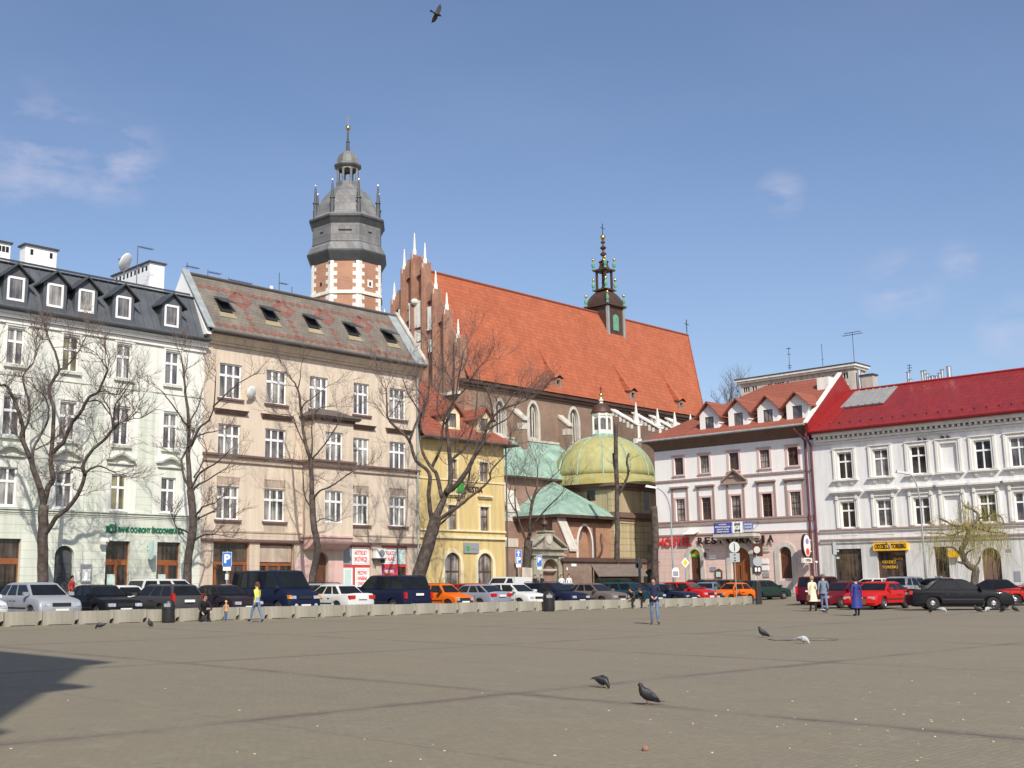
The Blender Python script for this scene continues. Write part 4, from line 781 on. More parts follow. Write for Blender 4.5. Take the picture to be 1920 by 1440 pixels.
    # lantern lit? plain white lamp by the door; projecting lamp arm
    q = MB(); x_, z_ = f.sx(1330, 1030), f.h(1330, 1050); q.tube([(x_, -.04, z_ + .9), (x_, -.7, z_ + .95), (x_, -.7, z_ + .7)], .03, 6); q.lathe([(.02, .7), (.16, .62), (.12, .25), (.02, .2)], (x_, -.7, z_), 8); q.build('wall_lamp', M['black_iron'], B)
    # round clock-like trade sign and flag-shaped sign
    x_ = f.sx(1421, 1032, -.7); z_ = f.h(1418, 1031, -.7); q = MB(); q.lathe([(.01, -.04), (.28, -.04), (.28, .04), (.01, .04)], n=20); q.v = [(v[0] + x_, -.8 + v[2], v[1] + z_) for v in q.v]; q.box(x_ - .45, x_ + .45, -.74, -.7, z_ - .55, z_ + .55); tsn = q.build('trade_sign', M['wood_dark'], B); q = MB(); q.lathe([(.01, 0), (.3, 0), (.3, .02), (.01, .02)], n=20); q.v = [(v[0] + x_, -.86 + v[2], v[1] + z_) for v in q.v]; q.build('sign_face', M['sign_white'], tsn); q = MB(); q.tube([(x_, -.72, z_ + .4), (x_, -.03, z_ + .4)], .025, 5); q.build('bracket', M['black_iron'], tsn)
    # oval projecting sign
    x_ = f.sx(1509, 1030, -1.3); z_ = f.h(1509, 1023, -1.3); pr = [(cos(t) * .62, sin(t) * .95) for t in [2 * pi * i / 22 for i in range(22)]]
    ov_ = MB(); ov_.prism([(-1.1 + p[0], z_ + p[1]) for p in pr], x_ - .1, x_ + .1, 'x'); o = ov_.build('oval_sign', M['letter_dark'], B); q = MB(); q.prism([(-1.1 + p[0] * .9, z_ + p[1] * .93) for p in pr], x_ + .105, x_ + .13, 'x'); q.build('sign_face', M['cream_white'], o)
    q = MB(); q.prism([(-1.1 + p[0] * .45, z_ - .5 + p[1] * .3) for p in pr], x_ + .131, x_ + .145, 'x'); q.build('sign_face', M['letter_red'], o); q = MB(); q.prism([(-1.1 + p[0] * .4, z_ + .35 + p[1] * .25) for p in pr], x_ + .131, x_ + .145, 'x'); q.build('sign_face', M['banner_pale'], o)
    q = MB(); q.box(x_ - .04, x_ + .04, -.6, -.04, z_ + .42, z_ + .5); q.box(x_ - .04, x_ + .04, -.6, -.04, z_ - .5, z_ - .42); q.hexa([(x_ - .12, -1.75, z_ - 1.4), (x_ + .12, -1.75, z_ - 1.4), (x_ + .12, -.4, z_ - 1.4), (x_ - .12, -.4, z_ - 1.4), (x_ - .12, -1.75, z_ - 1.0), (x_ + .12, -1.75, z_ - 1.0), (x_ + .12, -.4, z_ - 1.0), (x_ - .12, -.4, z_ - 1.0)]); q.build('sign_tail', M['cream_white'], o)
    t_ = text('OPEN', o, 0, 0, 0, .3, M['letter_dark'], 'lettering', .01, .9); t_.rotation_euler = (0, 0, pi / 2); t_.location = (x_ + .14, -1.55, z_ - 1.3)
    # cove under the eaves, gutter and hipped roof
    c = MB(); n = 5
    for i in range(n):
        t0, t1 = i / n, (i + 1) / n; g_ = lambda t: (-.9 * (1 - cos(t * pi / 2)), eb - .02 + .85 * sin(t * pi / 2) ** 1.3)
        y0, z0 = g_(t0); y1, z1 = g_(t1); c.face([(0 + y0, y0, z0), (W_, y0, z0), (W_, y1, z1), (0 + y1, y1, z1)]); c.face([(y0, y0, z0), (y0, 11, z0), (y1, 11, z1), (y1, y1, z1)])
    c.build('eaves_cove', M['chapel_trim'], B)
    ze = eb + .85; ov = .95; g = MB(); g.box(-ov, W_ + .2, -ov - .04, .0, ze, ze + .07); g.box(-ov - .04, .0, .01, 11.8, ze, ze + .07); g.tube([(-ov - .05, -ov - .1, ze + .08), (W_ + .2, -ov - .1, ze + .08)], .1, 8); g.build('gutter', M['lead'], B)
    yr = 5.6; rr = f.hit(1434.7, 721.7, 'y', yr); zr = avg(rr[2], f.hit(1554, 708, 'y', yr)[2]); xr_ = rr[0]; fl = 1.9; zf = ze + .75
    ye = -ov; z0 = ze + .1
    r = MB(); r.face([(-ov, ye, z0), (W_ + .25, ye, z0), (W_ + .25, .9, zf + .5), (.95, .9, zf + .5)]); r.face([(.95, .9, zf + .5), (W_ + .25, .9, zf + .5), (W_ + .25, yr, zr), (xr_, yr, zr)])
    r.face([(-ov, ye, z0), (.95, .9, zf + .5), (.95, 10.3, zf + .5), (-ov, 12.1, z0)]); r.face([(.95, .9, zf + .5), (xr_, yr, zr), (.95, 10.3, zf + .5)]); r.face([(xr_, yr, zr), (W_ + .25, yr, zr), (W_ + .25, 12.1, z0), (-ov, 12.1, z0), (.95, 10.3, zf + .5)])
    r.build('roof', M['roof_brown'], B)
    wc = MB(); wc.hexa([(W_ + .1, -ov - .1, z0 + .05), (W_ + .5, -ov - .1, z0 + .05), (W_ + .5, yr, zr + .12), (W_ + .1, yr, zr + .12), (W_ + .1, -ov - .1, z0 + .17), (W_ + .5, -ov - .1, z0 + .17), (W_ + .5, yr, zr + .26), (W_ + .1, yr, zr + .26)]); wc.build('wall_coping', M['cream_white'], B); wc = MB(); wc.prism([(-.6, eb), (-ov, z0), (yr, zr + .1), (12, z0), (12, eb)], W_ + .12, W_ + .45, 'x'); wc.build('party_wall', M['crimson_trim'], B)
    for i, (x0p, x1p, wt, wb, ap, apx) in enumerate(((1316.5, 1343, 779.5, 808, 751.5, 1326.8), (1371, 1398, 772, 801.6, 744.8, 1382.7), (1426.5, 1454, 765.6, 795, 739, 1438.6), (1480.5, 1511, 758, 787, 732, 1493.5))):
        yd = .15; x0, x1 = f.sx(x0p, 790, yd), f.sx(x1p, 780, yd); xm = (x0 + x1) / 2; z0_ = f.h(xm and (x0p + x1p) / 2, wb, yd); zt = f.h((x0p + x1p) / 2, wt, yd); za = f.h(apx, ap, yd - .4)
        hw = 1.0; D = MB(); zs = zt - .1; wall(D, xm - hw, xm + hw, z0_ - .35, zs, [(xm - .45, xm + .45, z0_, zs)], yd, .12); D.face([(xm - hw, yd, zs), (xm + hw, yd, zs), (xm + hw, yd, zt + .1), (xm, yd, za - .25), (xm - hw, yd, zt + .1)])
        for s_ in (-1, 1): D.face([(xm + s_ * hw, yd, z0_ - .4), (xm + s_ * hw, 4.2, z0_ - .4), (xm + s_ * hw, 4.2, zt + .1), (xm + s_ * hw, yd, zt + .1)])
        dd = D.build('dormer', M['pink_band'], B); window(dd, xm - .45, xm + .45, z0_, zs, yd + .06, fm='wood_dark', gm='glass', cols=2, trans=0, w=.05, mw=.04)
        rf = MB()
        for s_ in (-1, 1): q = [(xm + s_ * (hw + .35), yd - .42, zt - .15), (xm + s_ * (hw + .35), 4.6, zt - .15), (xm, 4.6, za), (xm, yd - .42, za)]; rf.hexa(q + [(p[0], p[1], p[2] - .13) for p in q])
        rf.build('dormer_roof', M['roof_brown'], dd)
    # plum downpipes at the joint with the next house
    q = MB(); xx = W_ - .3; q.tube([(xx - .5, -.95, ze + .05), (xx - .5, -.95, ze - .25), (xx, -.16, eb - .35), (xx, -.16, -.4)], .1, 8); q.build('downpipe', M['pipe_plum'], B)
    # chimney on its right end
    a = f.hit(1575, 704, 'y', 4.2); q = MB(); q.box(W_ - 1.0, W_ + .1, 3.9, 4.9, zr - 3, a[2]); q.build('chimney', M['cream_white'], B)
    return f, W_, ze, zr
FH, HW, HZE, HZR = hostel()
def greyhouse():
    f = Frame(FH.w(HW, 0, 0), ANG_B); R = f.sx(2020, 930)
    B = bld('apartment_building', f, 'long pale grey house with crimson metal roof and moulded window surrounds')
    eb = avg(f.h(1535, 824), f.h(1900, 786)); s2 = avg(f.h(1547, 997), f.h(1900, 982)); s3 = avg(f.h(1547, 1014), f.h(1900, 1003))
    r1 = [(1571, 1598, 848.3, 899.4), (1637.7, 1665.8, 842, 893), (1707.5, 1736.7, 835.8, 889), (1765.8, 1797, 829.6, 884.8), (1828, 1859.6, 825.4, 879.6), (1898, 1926, 821, 873)]
    r2 = [(1578.3, 1601, 941.7, 989.6), (1645, 1671, 937.5, 986.5), (1716, 1742, 933, 983), (1772, 1802, 928, 983), (1838.8, 1868, 924, 980), (1907.5, 1934, 924, 977)]
    cx = [avg(f.sx((a[0] + a[1]) / 2, 870), f.sx((b[0] + b[1]) / 2, 960)) for a, b in zip(r1, r2)]; cx.append(cx[-1] + 3.6); wd = 1.22
    rows = [(avg(*[f.h((a[0] + a[1]) / 2, a[3]) for a in r]), avg(*[f.h((a[0] + a[1]) / 2, a[2]) for a in r])) for r in (r1, r2)]; rows[1] = (max(s2 + .15, rows[1][0]), rows[1][1])
    ops = [(x - wd / 2, x + wd / 2, c, d) for ri, (c, d) in enumerate(rows) for k, x in enumerate(cx)]
    g = [(f.sx(1563, 1050), f.sx(1616, 1050), .9, f.h(1590, 1029)), (f.sx(1645, 1050), f.sx(1699, 1050), .9, f.h(1672, 1033)), (f.sx(1752, 1050), f.sx(1779, 1050), 1.2, f.h(1765, 1025)), (f.sx(1839, 1050), f.sx(1877, 1050), -.4, f.h(1858, 1027), 'arch')]
    mb = MB(); wall(mb, .5, R, s3, eb, ops, -.01, .3); wall(mb, 0, .5, -1.5, eb, [], -.01, .1); mb.build('wall', M['grey_wall'], B); w2 = MB(); wall(w2, .5, R, -1.5, s3, g, -.03, .5); w2.build('ground_floor_wall', M['grey_low'], B)
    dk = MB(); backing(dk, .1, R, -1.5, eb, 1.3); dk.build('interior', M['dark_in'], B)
    for c, d in rows: bw = MB(); bw.box(cx[3] - wd / 2, cx[3] + wd / 2, .14, .2, c, d); bw.build('blind_window', M['grey_wall'], B, label='walled-up window recess')
    for ri, (c, d) in enumerate(rows):
        for k, x in enumerate(cx):
            if k != 3: window(B, x - wd / 2, x + wd / 2, c, d, .14, gm='glass_yel' if (ri, k) == (1, 4) else 'glass' if k % 2 else 'glass_dark', cols=2, trans=.66, w=.08, mw=.11)
            s = MB(); e = .32
            for s_ in (-1, 1):
                xa, xb = sorted((x + s_ * wd / 2 + s_ * .005, x + s_ * (wd / 2 + e))); s.box(xa, xb, -.07, -.012, c, d + .02); xa, xb = sorted((x + s_ * (wd / 2 + e * .55), x + s_ * (wd / 2 + e + .04))); s.box(xa, xb, -.13, -.072, c, d + .3)
            s.box(x - wd / 2 - e, x + wd / 2 + e, -.07, -.012, d + .022, d + .3); s.box(x - wd / 2 - e - .06, x + wd / 2 + e + .06, -.17, -.013, d + .302, d + .38)
            if ri == 0:
                s.box(x - wd / 2 - .5, x + wd / 2 + .5, -.3, -.013, c - .16, c - .04); s.box(x - wd / 2 - .4, x + wd / 2 + .4, -.2, -.013, c - .26, c - .162)
                for q in (-.55, .55): s.prism([(-.013, c - .262), (-.2, c - .262), (-.16, c - .42), (-.04, c - .6), (-.013, c - .6)], x + q - .11, x + q + .11, 'x')
            else:
                z = d + .62; s.box(x - wd / 2 - .75, x + wd / 2 + .75, -.38, -.013, z + .12, z + .26); s.box(x - wd / 2 - .65, x + wd / 2 + .65, -.24, -.014, z - .02, z + .118)
                for q in (-1, 1): s.box(x + q * (wd / 2 + .22) - .1, x + q * (wd / 2 + .22) + .1, -.2, -.014, z - .45, z - .022)
                s.box(x - wd / 2 - .1, x + wd / 2 + .1, -.03, -.012, s3 + .35, s2 - .12)
            s.build('window_surround', M['grey_trim'], B)
    for z, t, d, m in ((s2, .12, -.2, 'mauve_trim'), (s2 - .12, .118, -.14, 'grey_trim'), (s3, .1, -.26, 'mauve_trim'), (s3 - .22, .218, -.14, 'grey_trim')):
        s = MB(); s.box(.5, R, d, -.031, z, z + t); s.build('string_course', M[m], B)
    c = MB(); c.box(.5, R, -.16, -.013, eb - .5, eb - .34); c.box(.5, R, -.5, 0, eb + .1, eb + .38); k = .6
    while k < R: c.box(k, k + .16, -.4, -.013, eb - .12, eb + .098); k += .42
    c.box(.5, R, -.3, -.012, eb - .32, eb - .14); c.build('cornice', M['grey_trim'], B)
    # crimson roof
    ze = eb + .55; yr = 6.6; zr = avg(f.hit(1687, 722, 'y', yr)[2], f.hit(1900, 694.5, 'y', yr)[2]); xa, xb = .45, R
    r = MB(); r.face([(xa, -.75, ze), (xb, -.75, ze), (xb, yr, zr), (xa, yr, zr)]); r.face([(xa, yr, zr), (xb, yr, zr), (xb, 13, ze), (xa, 13, ze)]); r.build('roof', M['roof_crimson'], B)
    tr = MB(); tr.box(xa, xb, -.8, -.3, ze - .16, ze - .01); tr.tube([(xa, -.88, ze), (xb, -.88, ze)], .11, 8); tr.tube([(xa, yr, zr + .03), (xb, yr, zr + .03)], .12, 6)
    def rp(x, t, o): a = Vector((x, -.75, ze)); d = Vector((0, yr + .75, zr - ze)); n_ = Vector((0, -d.z, d.y)).normalized(); return tuple(a + d * t + n_ * o)
    tr.hexa([rp(xa - .1, 0, .02), rp(xa + 1.5, 0, .02), rp(xa + 1.2, 1, .02), rp(xa - .1, 1, .02), rp(xa - .1, 0, .06), rp(xa + 1.5, 0, .06), rp(xa + 1.2, 1, .06), rp(xa - .1, 1, .06)]); tr.build('gutter', M['crimson_trim'], B)
    gs = MB(); k = .8
    while k < xb: gs.hexa([rp(k, .14, .0), rp(k + .1, .14, 0), rp(k + .1, .155, 0), rp(k, .155, 0), rp(k, .14, .14), rp(k + .1, .14, .14), rp(k + .1, .155, .14), rp(k, .155, .14)]); k += .9
    gs.build('snow_guard', M['pipe_plum'], B)
    xs0 = f.hit(1577, 763, 'y', 3.2)[0]; x1 = f.hit(1657, 752, 'y', 3.2)[0]; t0, t1 = .52, .93
    sk = MB(); sk.hexa([rp(xs0, t0, .05), rp(x1, t0, .05), rp(x1, t1, .05), rp(xs0, t1, .05), rp(xs0, t0, .16), rp(x1, t0, .16), rp(x1, t1, .16), rp(xs0, t1, .16)]); so_ = sk.build('skylight', M['sky_glass'], B)
    q = MB()
    for i in range(6): xx = xs0 + (x1 - xs0) * (i + .55) / 6.1; q.hexa([rp(xx, t0, .17), rp(xx + .14, t0, .17), rp(xx + .14, t1, .17), rp(xx, t1, .17), rp(xx, t0, .22), rp(xx + .14, t0, .22), rp(xx + .14, t1, .22), rp(xx, t1, .22)])
    q.build('glazing_bar', M['yellow_frame'], so_)
    # shopfronts
    for i, (a, b, c_, d_) in enumerate(g[:3]):
        q = MB(); y = .2; q.box(a, a + .08, y, y + .1, c_, d_); q.box(b - .08, b, y, y + .1, c_, d_); q.box(a + .08, b - .08, y, y + .1, c_, c_ + .12); q.box(a + .08, b - .08, y, y + .1, d_ - .1, d_); 
        if i == 2: q.box(a + .08, b - .08, y, y + .1, d_ - .9, d_ - .82); q.box((a + b) / 2 - .04, (a + b) / 2 + .04, y, y + .1, c_ + .12, d_ - .9)
        s = q.build('shopfront', M['wood_dark'] if i != 0 else M['slate_trim'], B); p = MB(); p.box(a + .05, b - .05, y + .04, y + .06, c_, d_); p.build('pane', M['glass_shop'], s)
        if i == 1: text('ODZIEŻ', s, a + .3, .17, d_ - .95, .3, M['sign_yellow'], 'lettering', .01, 1.1); text('TOREBKI', s, a + .25, .17, d_ - 1.35, .3, M['sign_yellow'], 'lettering', .01, 1.25); text('OBUWIE', s, b - 1.1, .17, d_ - .7, .24, M['sign_yellow'], 'lettering', .01, .75)
    a, b = f.sx(1637, 1025, -.3), f.sx(1701, 1025, -.3); z0, z1 = f.h(1670, 1032, -.3), f.h(1670, 1017.8, -.3); q = MB(); q.box(a, b, -.32, -.035, z0, z1); o = q.build('signboard', M['sign_yellow'], B); w_ = b - a
    text('ODZIEŻ', o, a + .14, -.34, z0 + .16, .5, M['letter_dark'], 'lettering', .02, w_ * .39, bold=.012); text('TOREBKI', o, a + w_ * .54, -.34, z0 + .16, .5, M['letter_dark'], 'lettering', .02, w_ * .42, bold=.012); text('&', o, a + w_ * .455, -.34, z0 + .14, .5, M['sign_blue'], 'lettering', .02, w_ * .06, bold=.012)
    a = g[3]; q = MB(); q.prism(arch_pts(a[0] + .02, a[1] - .02, -.4, a[3] - .02), .3, .36, 'y'); [q.box(a[0] + .2 + k_ * .55, a[0] + .6 + k_ * .55, .25, .3, 0, 2.4) for k_ in range(int((a[1] - a[0] - .3) / .55))]; q.build('gate', M['chapel_trim'], B)
    q = MB(); x_, z_ = f.sx(1790, 1036, -.4), f.h(1783, 1036, -.4); q.box(x_ - .5, x_ + .35, -.4, -.3, z_ - .35, z_ + .2); q.build('signboard', M['sign_yellow'], B, label='small yellow sign left of the arched gateway')
    q = MB(); q.box(f.sx(1795, 1045), f.sx(1817, 1045), -.1, -.032, f.h(1805, 1052), f.h(1805, 1036)); q.build('signboard', M['sign_white'], B, label='white board on the wall behind the willow')
    q = MB(); q.box(f.sx(1887, 1032), f.sx(1896, 1032), -.06, -.032, f.h(1890, 1035), f.h(1890, 1029)); q.box(f.sx(1902, 1078), f.sx(1914, 1078), -.06, -.032, f.h(1907, 1090), f.h(1907, 1071)); q.build('plaque', M['sign_grey'], B)
    dp = MB(); xx = .2; dp.tube([(xx, -.9, ze - .05), (xx, -.9, ze - .3), (xx, -.16, ze - 1.1), (xx, -.16, -.4)], .1, 8); dp.build('downpipe', M['pipe_plum'], B)
    # party chimney block and flues
    return f, R, ze, zr, yr
FG, GR, GZE, GZR, GYR = greyhouse()
# steel flue pipes behind the crimson ridge
fl = [(1702.5, 714, 699), (1707, 720, 712), (1729, 716, 697), (1733.5, 716, 696), (1738, 716, 702), (1742.5, 714, 708), (1748, 713, 706), (1755.5, 711, 706), (1761.5, 712, 701), (1766, 712, 694.5), (1778.5, 712, 688), (1781, 700, 690)]
_g = empty('chimney', FG.w(FG.hit(1745, 713, 'y', GYR + .6)[0], GYR + .6, GZR - 2), ANG_B, 'cluster of shiny steel flue pipes rising behind the crimson roof ridge', 'chimney')
_sx = FG.hit(1745, 713, 'y', GYR + .6)[0]
for px, yb_, yt_ in fl[:-1]:
    a = FG.hit(px, yt_, 'y', GYR + .6); m_ = MB(); m_.tube([(a[0] - _sx, 0, 0), (a[0] - _sx, 0, a[2] - GZR + 2)], .13 if px < 1775 else .2, 10); m_.lathe([(.02, .0), (.2, -.05), (.2, -.09), (.02, -.09)], (a[0] - _sx, 0, a[2] - GZR + 2.12), 8); m_.build('flue', M['steel'], _g)
_b = MB(); _b.box(-4, 4, .3, 1.2, 0, 1.6); _b.build('stack', M['render_old'], _g)
def mast_simple(fr, px, yb, yt, y, bl, label): return mast_px(fr, px, yb, yt, y, bl, label)
mast_px(FG, 1706, 700, 683, GYR + 1, [(.9, -.15, .15, 2), (.6, -.2, .2, 2), (.3, -.15, .15, 2)], 'short zigzag aerial above the steel flues')
# pale old parapet wall behind the hostel with rows of flue holes
def backblock():
    yb = 9.5; a, b = FH.hit(1388, 712, 'y', yb), FH.hit(1600, 680, 'y', yb); x0, x1 = a[0], b[0]; zt = avg(a[2], b[2]); o = FH.w(x0, yb, 0); f = Frame(o, ANG_B); Wd = x1 - x0
    B = empty('apartment_building', o, ANG_B, 'old pale rendered building behind the hostel with rows of small openings under its flat top', 'building')
    m = MB(); ops = []; rng = random.Random(3)
    for px in (1394, 1398, 1402, 1411, 1416, 1440, 1444.5, 1453.5, 1458, 1462, 1467, 1476, 1543, 1562, 1567, 1572.5, 1578, 1583, 1588): x = f.sx(px, 705); ops.append((x - .1, x + .1, zt - 1.35, zt - .85))
    wall(m, 0, Wd, -1, zt - .5, ops, 0, .15); m.face([(0, 0, -1), (0, 2.2, -1), (0, 2.2, zt - .5), (0, 0, zt - .5)]); m.face([(Wd, 0, -1), (Wd, 2.2, -1), (Wd, 2.2, zt - .5), (Wd, 0, zt - .5)]); m.build('wall', M['render_old'], B)
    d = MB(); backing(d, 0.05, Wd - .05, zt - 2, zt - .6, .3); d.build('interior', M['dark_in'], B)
    c = MB(); c.box(-.25, Wd + .2, -.25, 2.4, zt - .5, zt - .3); c.box(-.4, Wd + .35, -.4, 2.5, zt - .297, zt - .1); c.box(0, Wd, -.08, 0, zt - 2.0, zt - 1.88); c.build('cornice', M['cream_white'], B)
    r = MB(); r.box(-.45, Wd + .4, -.45, 2.55, zt - .098, zt); r.build('roof', M['slate_trim'], B)
    return f, zt, Wd
FK, KZ, KW = backblock()
for px, yb_, yt_, lb, bl in ((1481, 694, 651, 'lattice aerial left on the old parapet behind the hostel', [(.95, -.2, .2, 3), (.7, -.15, .15, 2), (.2, -.15, .15, 3), (.1, -.15, .15, 3)]), (1543, 686, 645, 'thin bare mast in the middle of the old parapet', [(.3, -.05, .05, 1)]), (1602, 680, 622, 'tall crossed aerial at the right end of the old parapet', [(.92, -1., 1., 8), (.99, -.8, .8, 6)])): mast_px(FK, px, yb_, yt_, 1.0, bl, lb)
_a = FG.hit(1612, 722, 'y', GYR + 1.5); _t = FG.hit(1612, 696, 'y', GYR + 1.5); _o = FG.w(_a[0], GYR + 1.5, _a[2] - 2)
_c = empty('chimney', _o, ANG_B, 'weathered chimney stack with a steel flue between the two right-hand roofs', 'chimney'); m_ = MB(); m_.box(-.9, -.3, -.2, .6, 0, _t[2] - _a[2] + 2.1); m_.box(.25, 1.3, -.2, .7, 0, _t[2] - _a[2] + 1.5); m_.build('stack', M['render_old'], _c); m_ = MB(); m_.box(.15, 1.4, -.3, .8, _t[2] - _a[2] + 1.5, _t[2] - _a[2] + 1.62); m_.build('chimney_cap', M['slate_trim'], _c); m_ = MB(); m_.tube([(0, 0, 0), (0, 0, _t[2] - _a[2] + 2.1)], .17, 10); m_.build('flue', M['steel'], _c)
# ================================================================= ground
def axis(lo, hi, a, b, st, far):
    v = []; x = lo
    while x < hi: v.append(x); x += st
    v.append(hi); e, s = st, lo
    lo_ = []; hi_ = []
    x = lo; e = st
    while x > -far: e *= 1.6; x -= e; lo_.append(x)
    x = hi; e = st
    while x < far: e *= 1.6; x += e; hi_.append(x)
    return lo_[::-1] + v + hi_
def sheet(name, ps, qs, m, off=0., kind='structure', skip=None):
    v = []; f = []; n = len(qs)
    for p in ps:
        for q in qs: x, y = xy(p, q); v.append((x, y, Gpq(p, q) + off))
    for i in range(len(ps) - 1):
        for j in range(n - 1):
            if skip and skip((ps[i] + ps[i + 1]) / 2, (qs[j] + qs[j + 1]) / 2): continue
            f.append((i * n + j, (i + 1) * n + j, (i + 1) * n + j + 1, i * n + j + 1))
    me = bpy.data.meshes.new(name); me.from_pydata(v, [], f); me.materials.append(m); bm = bmesh.new(); bm.from_mesh(me)
    bmesh.ops.delete(bm, geom=[v_ for v_ in bm.verts if not v_.link_faces], context='VERTS'); bmesh.ops.recalc_face_normals(bm, faces=bm.faces)
    if sum(f_.normal.z for f_ in bm.faces) < 0: bmesh.ops.reverse_faces(bm, faces=bm.faces)
    bm.to_mesh(me); bm.free(); me.polygons.foreach_set('use_smooth', [True] * len(me.polygons))
    o = bpy.data.objects.new(name, me); COL.objects.link(o); o['kind'] = kind; return o
def plaza_mat():
    m = bpy.data.materials.new('plaza_paving'); m.use_nodes = True; t = m.node_tree; nn = t.nodes.new; lk = t.links.new; b = t.nodes['Principled BSDF']; b.inputs['Roughness'].default_value = .8; b.inputs['Specular IOR Level'].default_value = .25
    tc = nn('ShaderNodeTexCoord'); mp = nn('ShaderNodeMapping'); lk(tc.outputs['Object'], mp.inputs[0]); mp.inputs['Rotation'].default_value = (0, 0, -(pi / 2 - AZ))   # x -> p, y -> q
    P = mp.outputs[0]
    def noise(s, d=5, r=.6, v=P, sc=None):
        if sc: q = nn('ShaderNodeMapping'); lk(v, q.inputs[0]); q.inputs['Scale'].default_value = sc; v = q.outputs[0]
        z = nn('ShaderNodeTexNoise'); lk(v, z.inputs[0]); z.inputs['Scale'].default_value = s; z.inputs['Detail'].default_value = d; z.inputs['Roughness'].default_value = r; return z
    def mr(v, a, c, d, e): z = nn('ShaderNodeMapRange'); lk(v, z.inputs[0]); [setattr(z.inputs[i], 'default_value', q) for i, q in zip((1, 2, 3, 4), (a, c, d, e))]; return z.outputs[0]
    def op(o, a, b_=None, k=False):
        z = nn('ShaderNodeMath'); z.operation = o
        for i, q in enumerate((a, b_)):
            if q is None: continue
            if isinstance(q, (int, float)): z.inputs[i].default_value = q
            else: lk(q, z.inputs[i])
        return z.outputs[0]
    def mix(f, a, c):
        z = nn('ShaderNodeMixRGB'); lk(f, z.inputs[0]) if not isinstance(f, float) else setattr(z.inputs[0], 'default_value', f)
        for i, q in ((1, a), (2, c)): lk(q, z.inputs[i]) if not isinstance(q, tuple) else setattr(z.inputs[i], 'default_value', (*q, 1))
        return z.outputs[0]
    # small setts: rows of stones seen edge-on, each a little different
    br = nn('ShaderNodeTexBrick'); wb = nn('ShaderNodeVectorMath'); wb.operation = 'MULTIPLY_ADD'; lk(noise(3.2, 4).outputs['Color'], wb.inputs[0]); wb.inputs[1].default_value = (.12, .12, 0); lk(P, wb.inputs[2]); lk(wb.outputs[0], br.inputs[0]); br.inputs['Scale'].default_value = 1; br.inputs['Brick Width'].default_value = .13; br.inputs['Row Height'].default_value = .09; br.inputs['Mortar Size'].default_value = .012; br.inputs['Mortar Smooth'].default_value = .6
    br.inputs['Color1'].default_value = (.252, .220, .152, 1); br.inputs['Color2'].default_value = (.218, .190, .134, 1); br.inputs['Mortar'].default_value = (.206, .182, .136, 1)
    cur = br.outputs[0]
    cur = mix(mr(noise(.22).outputs[0], .42, .66, 0, .55), cur, (.258, .216, .148)); cur = mix(mr(noise(.9, 6, .7).outputs[0], .5, .75, 0, .4), cur, (.165, .148, .112)); cur = mix(mr(noise(2.8, 6, .75, sc=(1, .4, 1)).outputs[0], .56, .7, 0, .45), cur, (.32, .285, .215))
    cur = mix(mr(noise(.12, 3).outputs[0], .55, .75, 0, .25), cur, (.235, .19, .158))
    # worn darker, redder bands on a square grid of about nine and a half metres
    wob = noise(.35, 4); sp = nn('ShaderNodeSeparateXYZ'); wv = nn('ShaderNodeVectorMath'); wv.operation = 'MULTIPLY_ADD'; lk(wob.outputs['Color'], wv.inputs[0]); wv.inputs[1].default_value = (.35, .35, 0); lk(P, wv.inputs[2]); lk(wv.outputs[0], sp.inputs[0])
    fine = noise(5, 5, .8).outputs[0]; patch = noise(.45, 4).outputs[0]
    def band(coord, pos, w, amt, per=9.35, col=None):
        d = op('ABSOLUTE', op('SUBTRACT', op('FLOORED_MODULO', op('ADD', op('SUBTRACT', coord, pos), per / 2 + per * 20), per), per / 2))
        e = mr(op('ADD', d, op('MULTIPLY', op('SUBTRACT', fine, .5), w * 2.6)), w * .35, w, 1, 0)
        return op('MULTIPLY', e, op('MULTIPLY', mr(patch, .36, .6, .12, 1), amt))
    for coord, pos in ((sp.outputs[0], PB), (sp.outputs[1], QB)):
        cur = mix(band(coord, pos + .17, .27, .62), cur, (.155, .112, .098)); cur = mix(band(coord, pos + .17, .055, .7), cur, (.09, .073, .065))
    cur = mix(band(sp.outputs[0], PB + 4.7, .05, .5), cur, (.15, .125, .11))
    cur = mix(mr(noise(17, 5, .8).outputs[0], .46, .7, 0, .5), cur, (.17, .15, .115)); cur = mix(mr(noise(9, 6, .85, sc=(.5, 1, 1)).outputs[0], .57, .72, 0, .5), cur, (.36, .325, .25))
    # spots of dirt, gum and droppings
    vo = nn('ShaderNodeTexVoronoi'); lk(P, vo.inputs[0]); vo.inputs['Scale'].default_value = 2.6; vo.inputs['Randomness'].default_value = 1
    cur = mix(op('MULTIPLY', mr(vo.outputs['Distance'], .03, .05, 1, 0), mr(noise(.5, 2).outputs[0], .5, .6, 0, .45)), cur, (.5, .47, .42))
    vo2 = nn('ShaderNodeTexVoronoi'); lk(P, vo2.inputs[0]); vo2.inputs['Scale'].default_value = 1.3; cur = mix(op('MULTIPLY', mr(vo2.outputs['Distance'], .05, .09, 1, 0), .4), cur, (.13, .12, .11))
    lk(cur, b.inputs['Base Color'])
    bp = nn('ShaderNodeBump'); bp.inputs['Strength'].default_value = .35; bp.inputs['Distance'].default_value = .012; lk(op('ADD', op('MULTIPLY', br.outputs['Fac'], -1.), op('MULTIPLY', noise(14, 5, .8).outputs[0], 1.6)), bp.inputs['Height']); lk(bp.outputs[0], b.inputs['Normal'])
    return m
PB, QB = 13.0, 11.8
PLAZA = plaza_mat()
sheet('ground', axis(-24, 100, 0, 0, 2, 1500), axis(-30, 90, 0, 0, 1.0, 1500), PLAZA)
K('asphalt', (.10, .094, .086), var=.12, vs=.5, col2=(.15, .14, .13), fine=.15, bump=.3, bs=60, rough=.8)
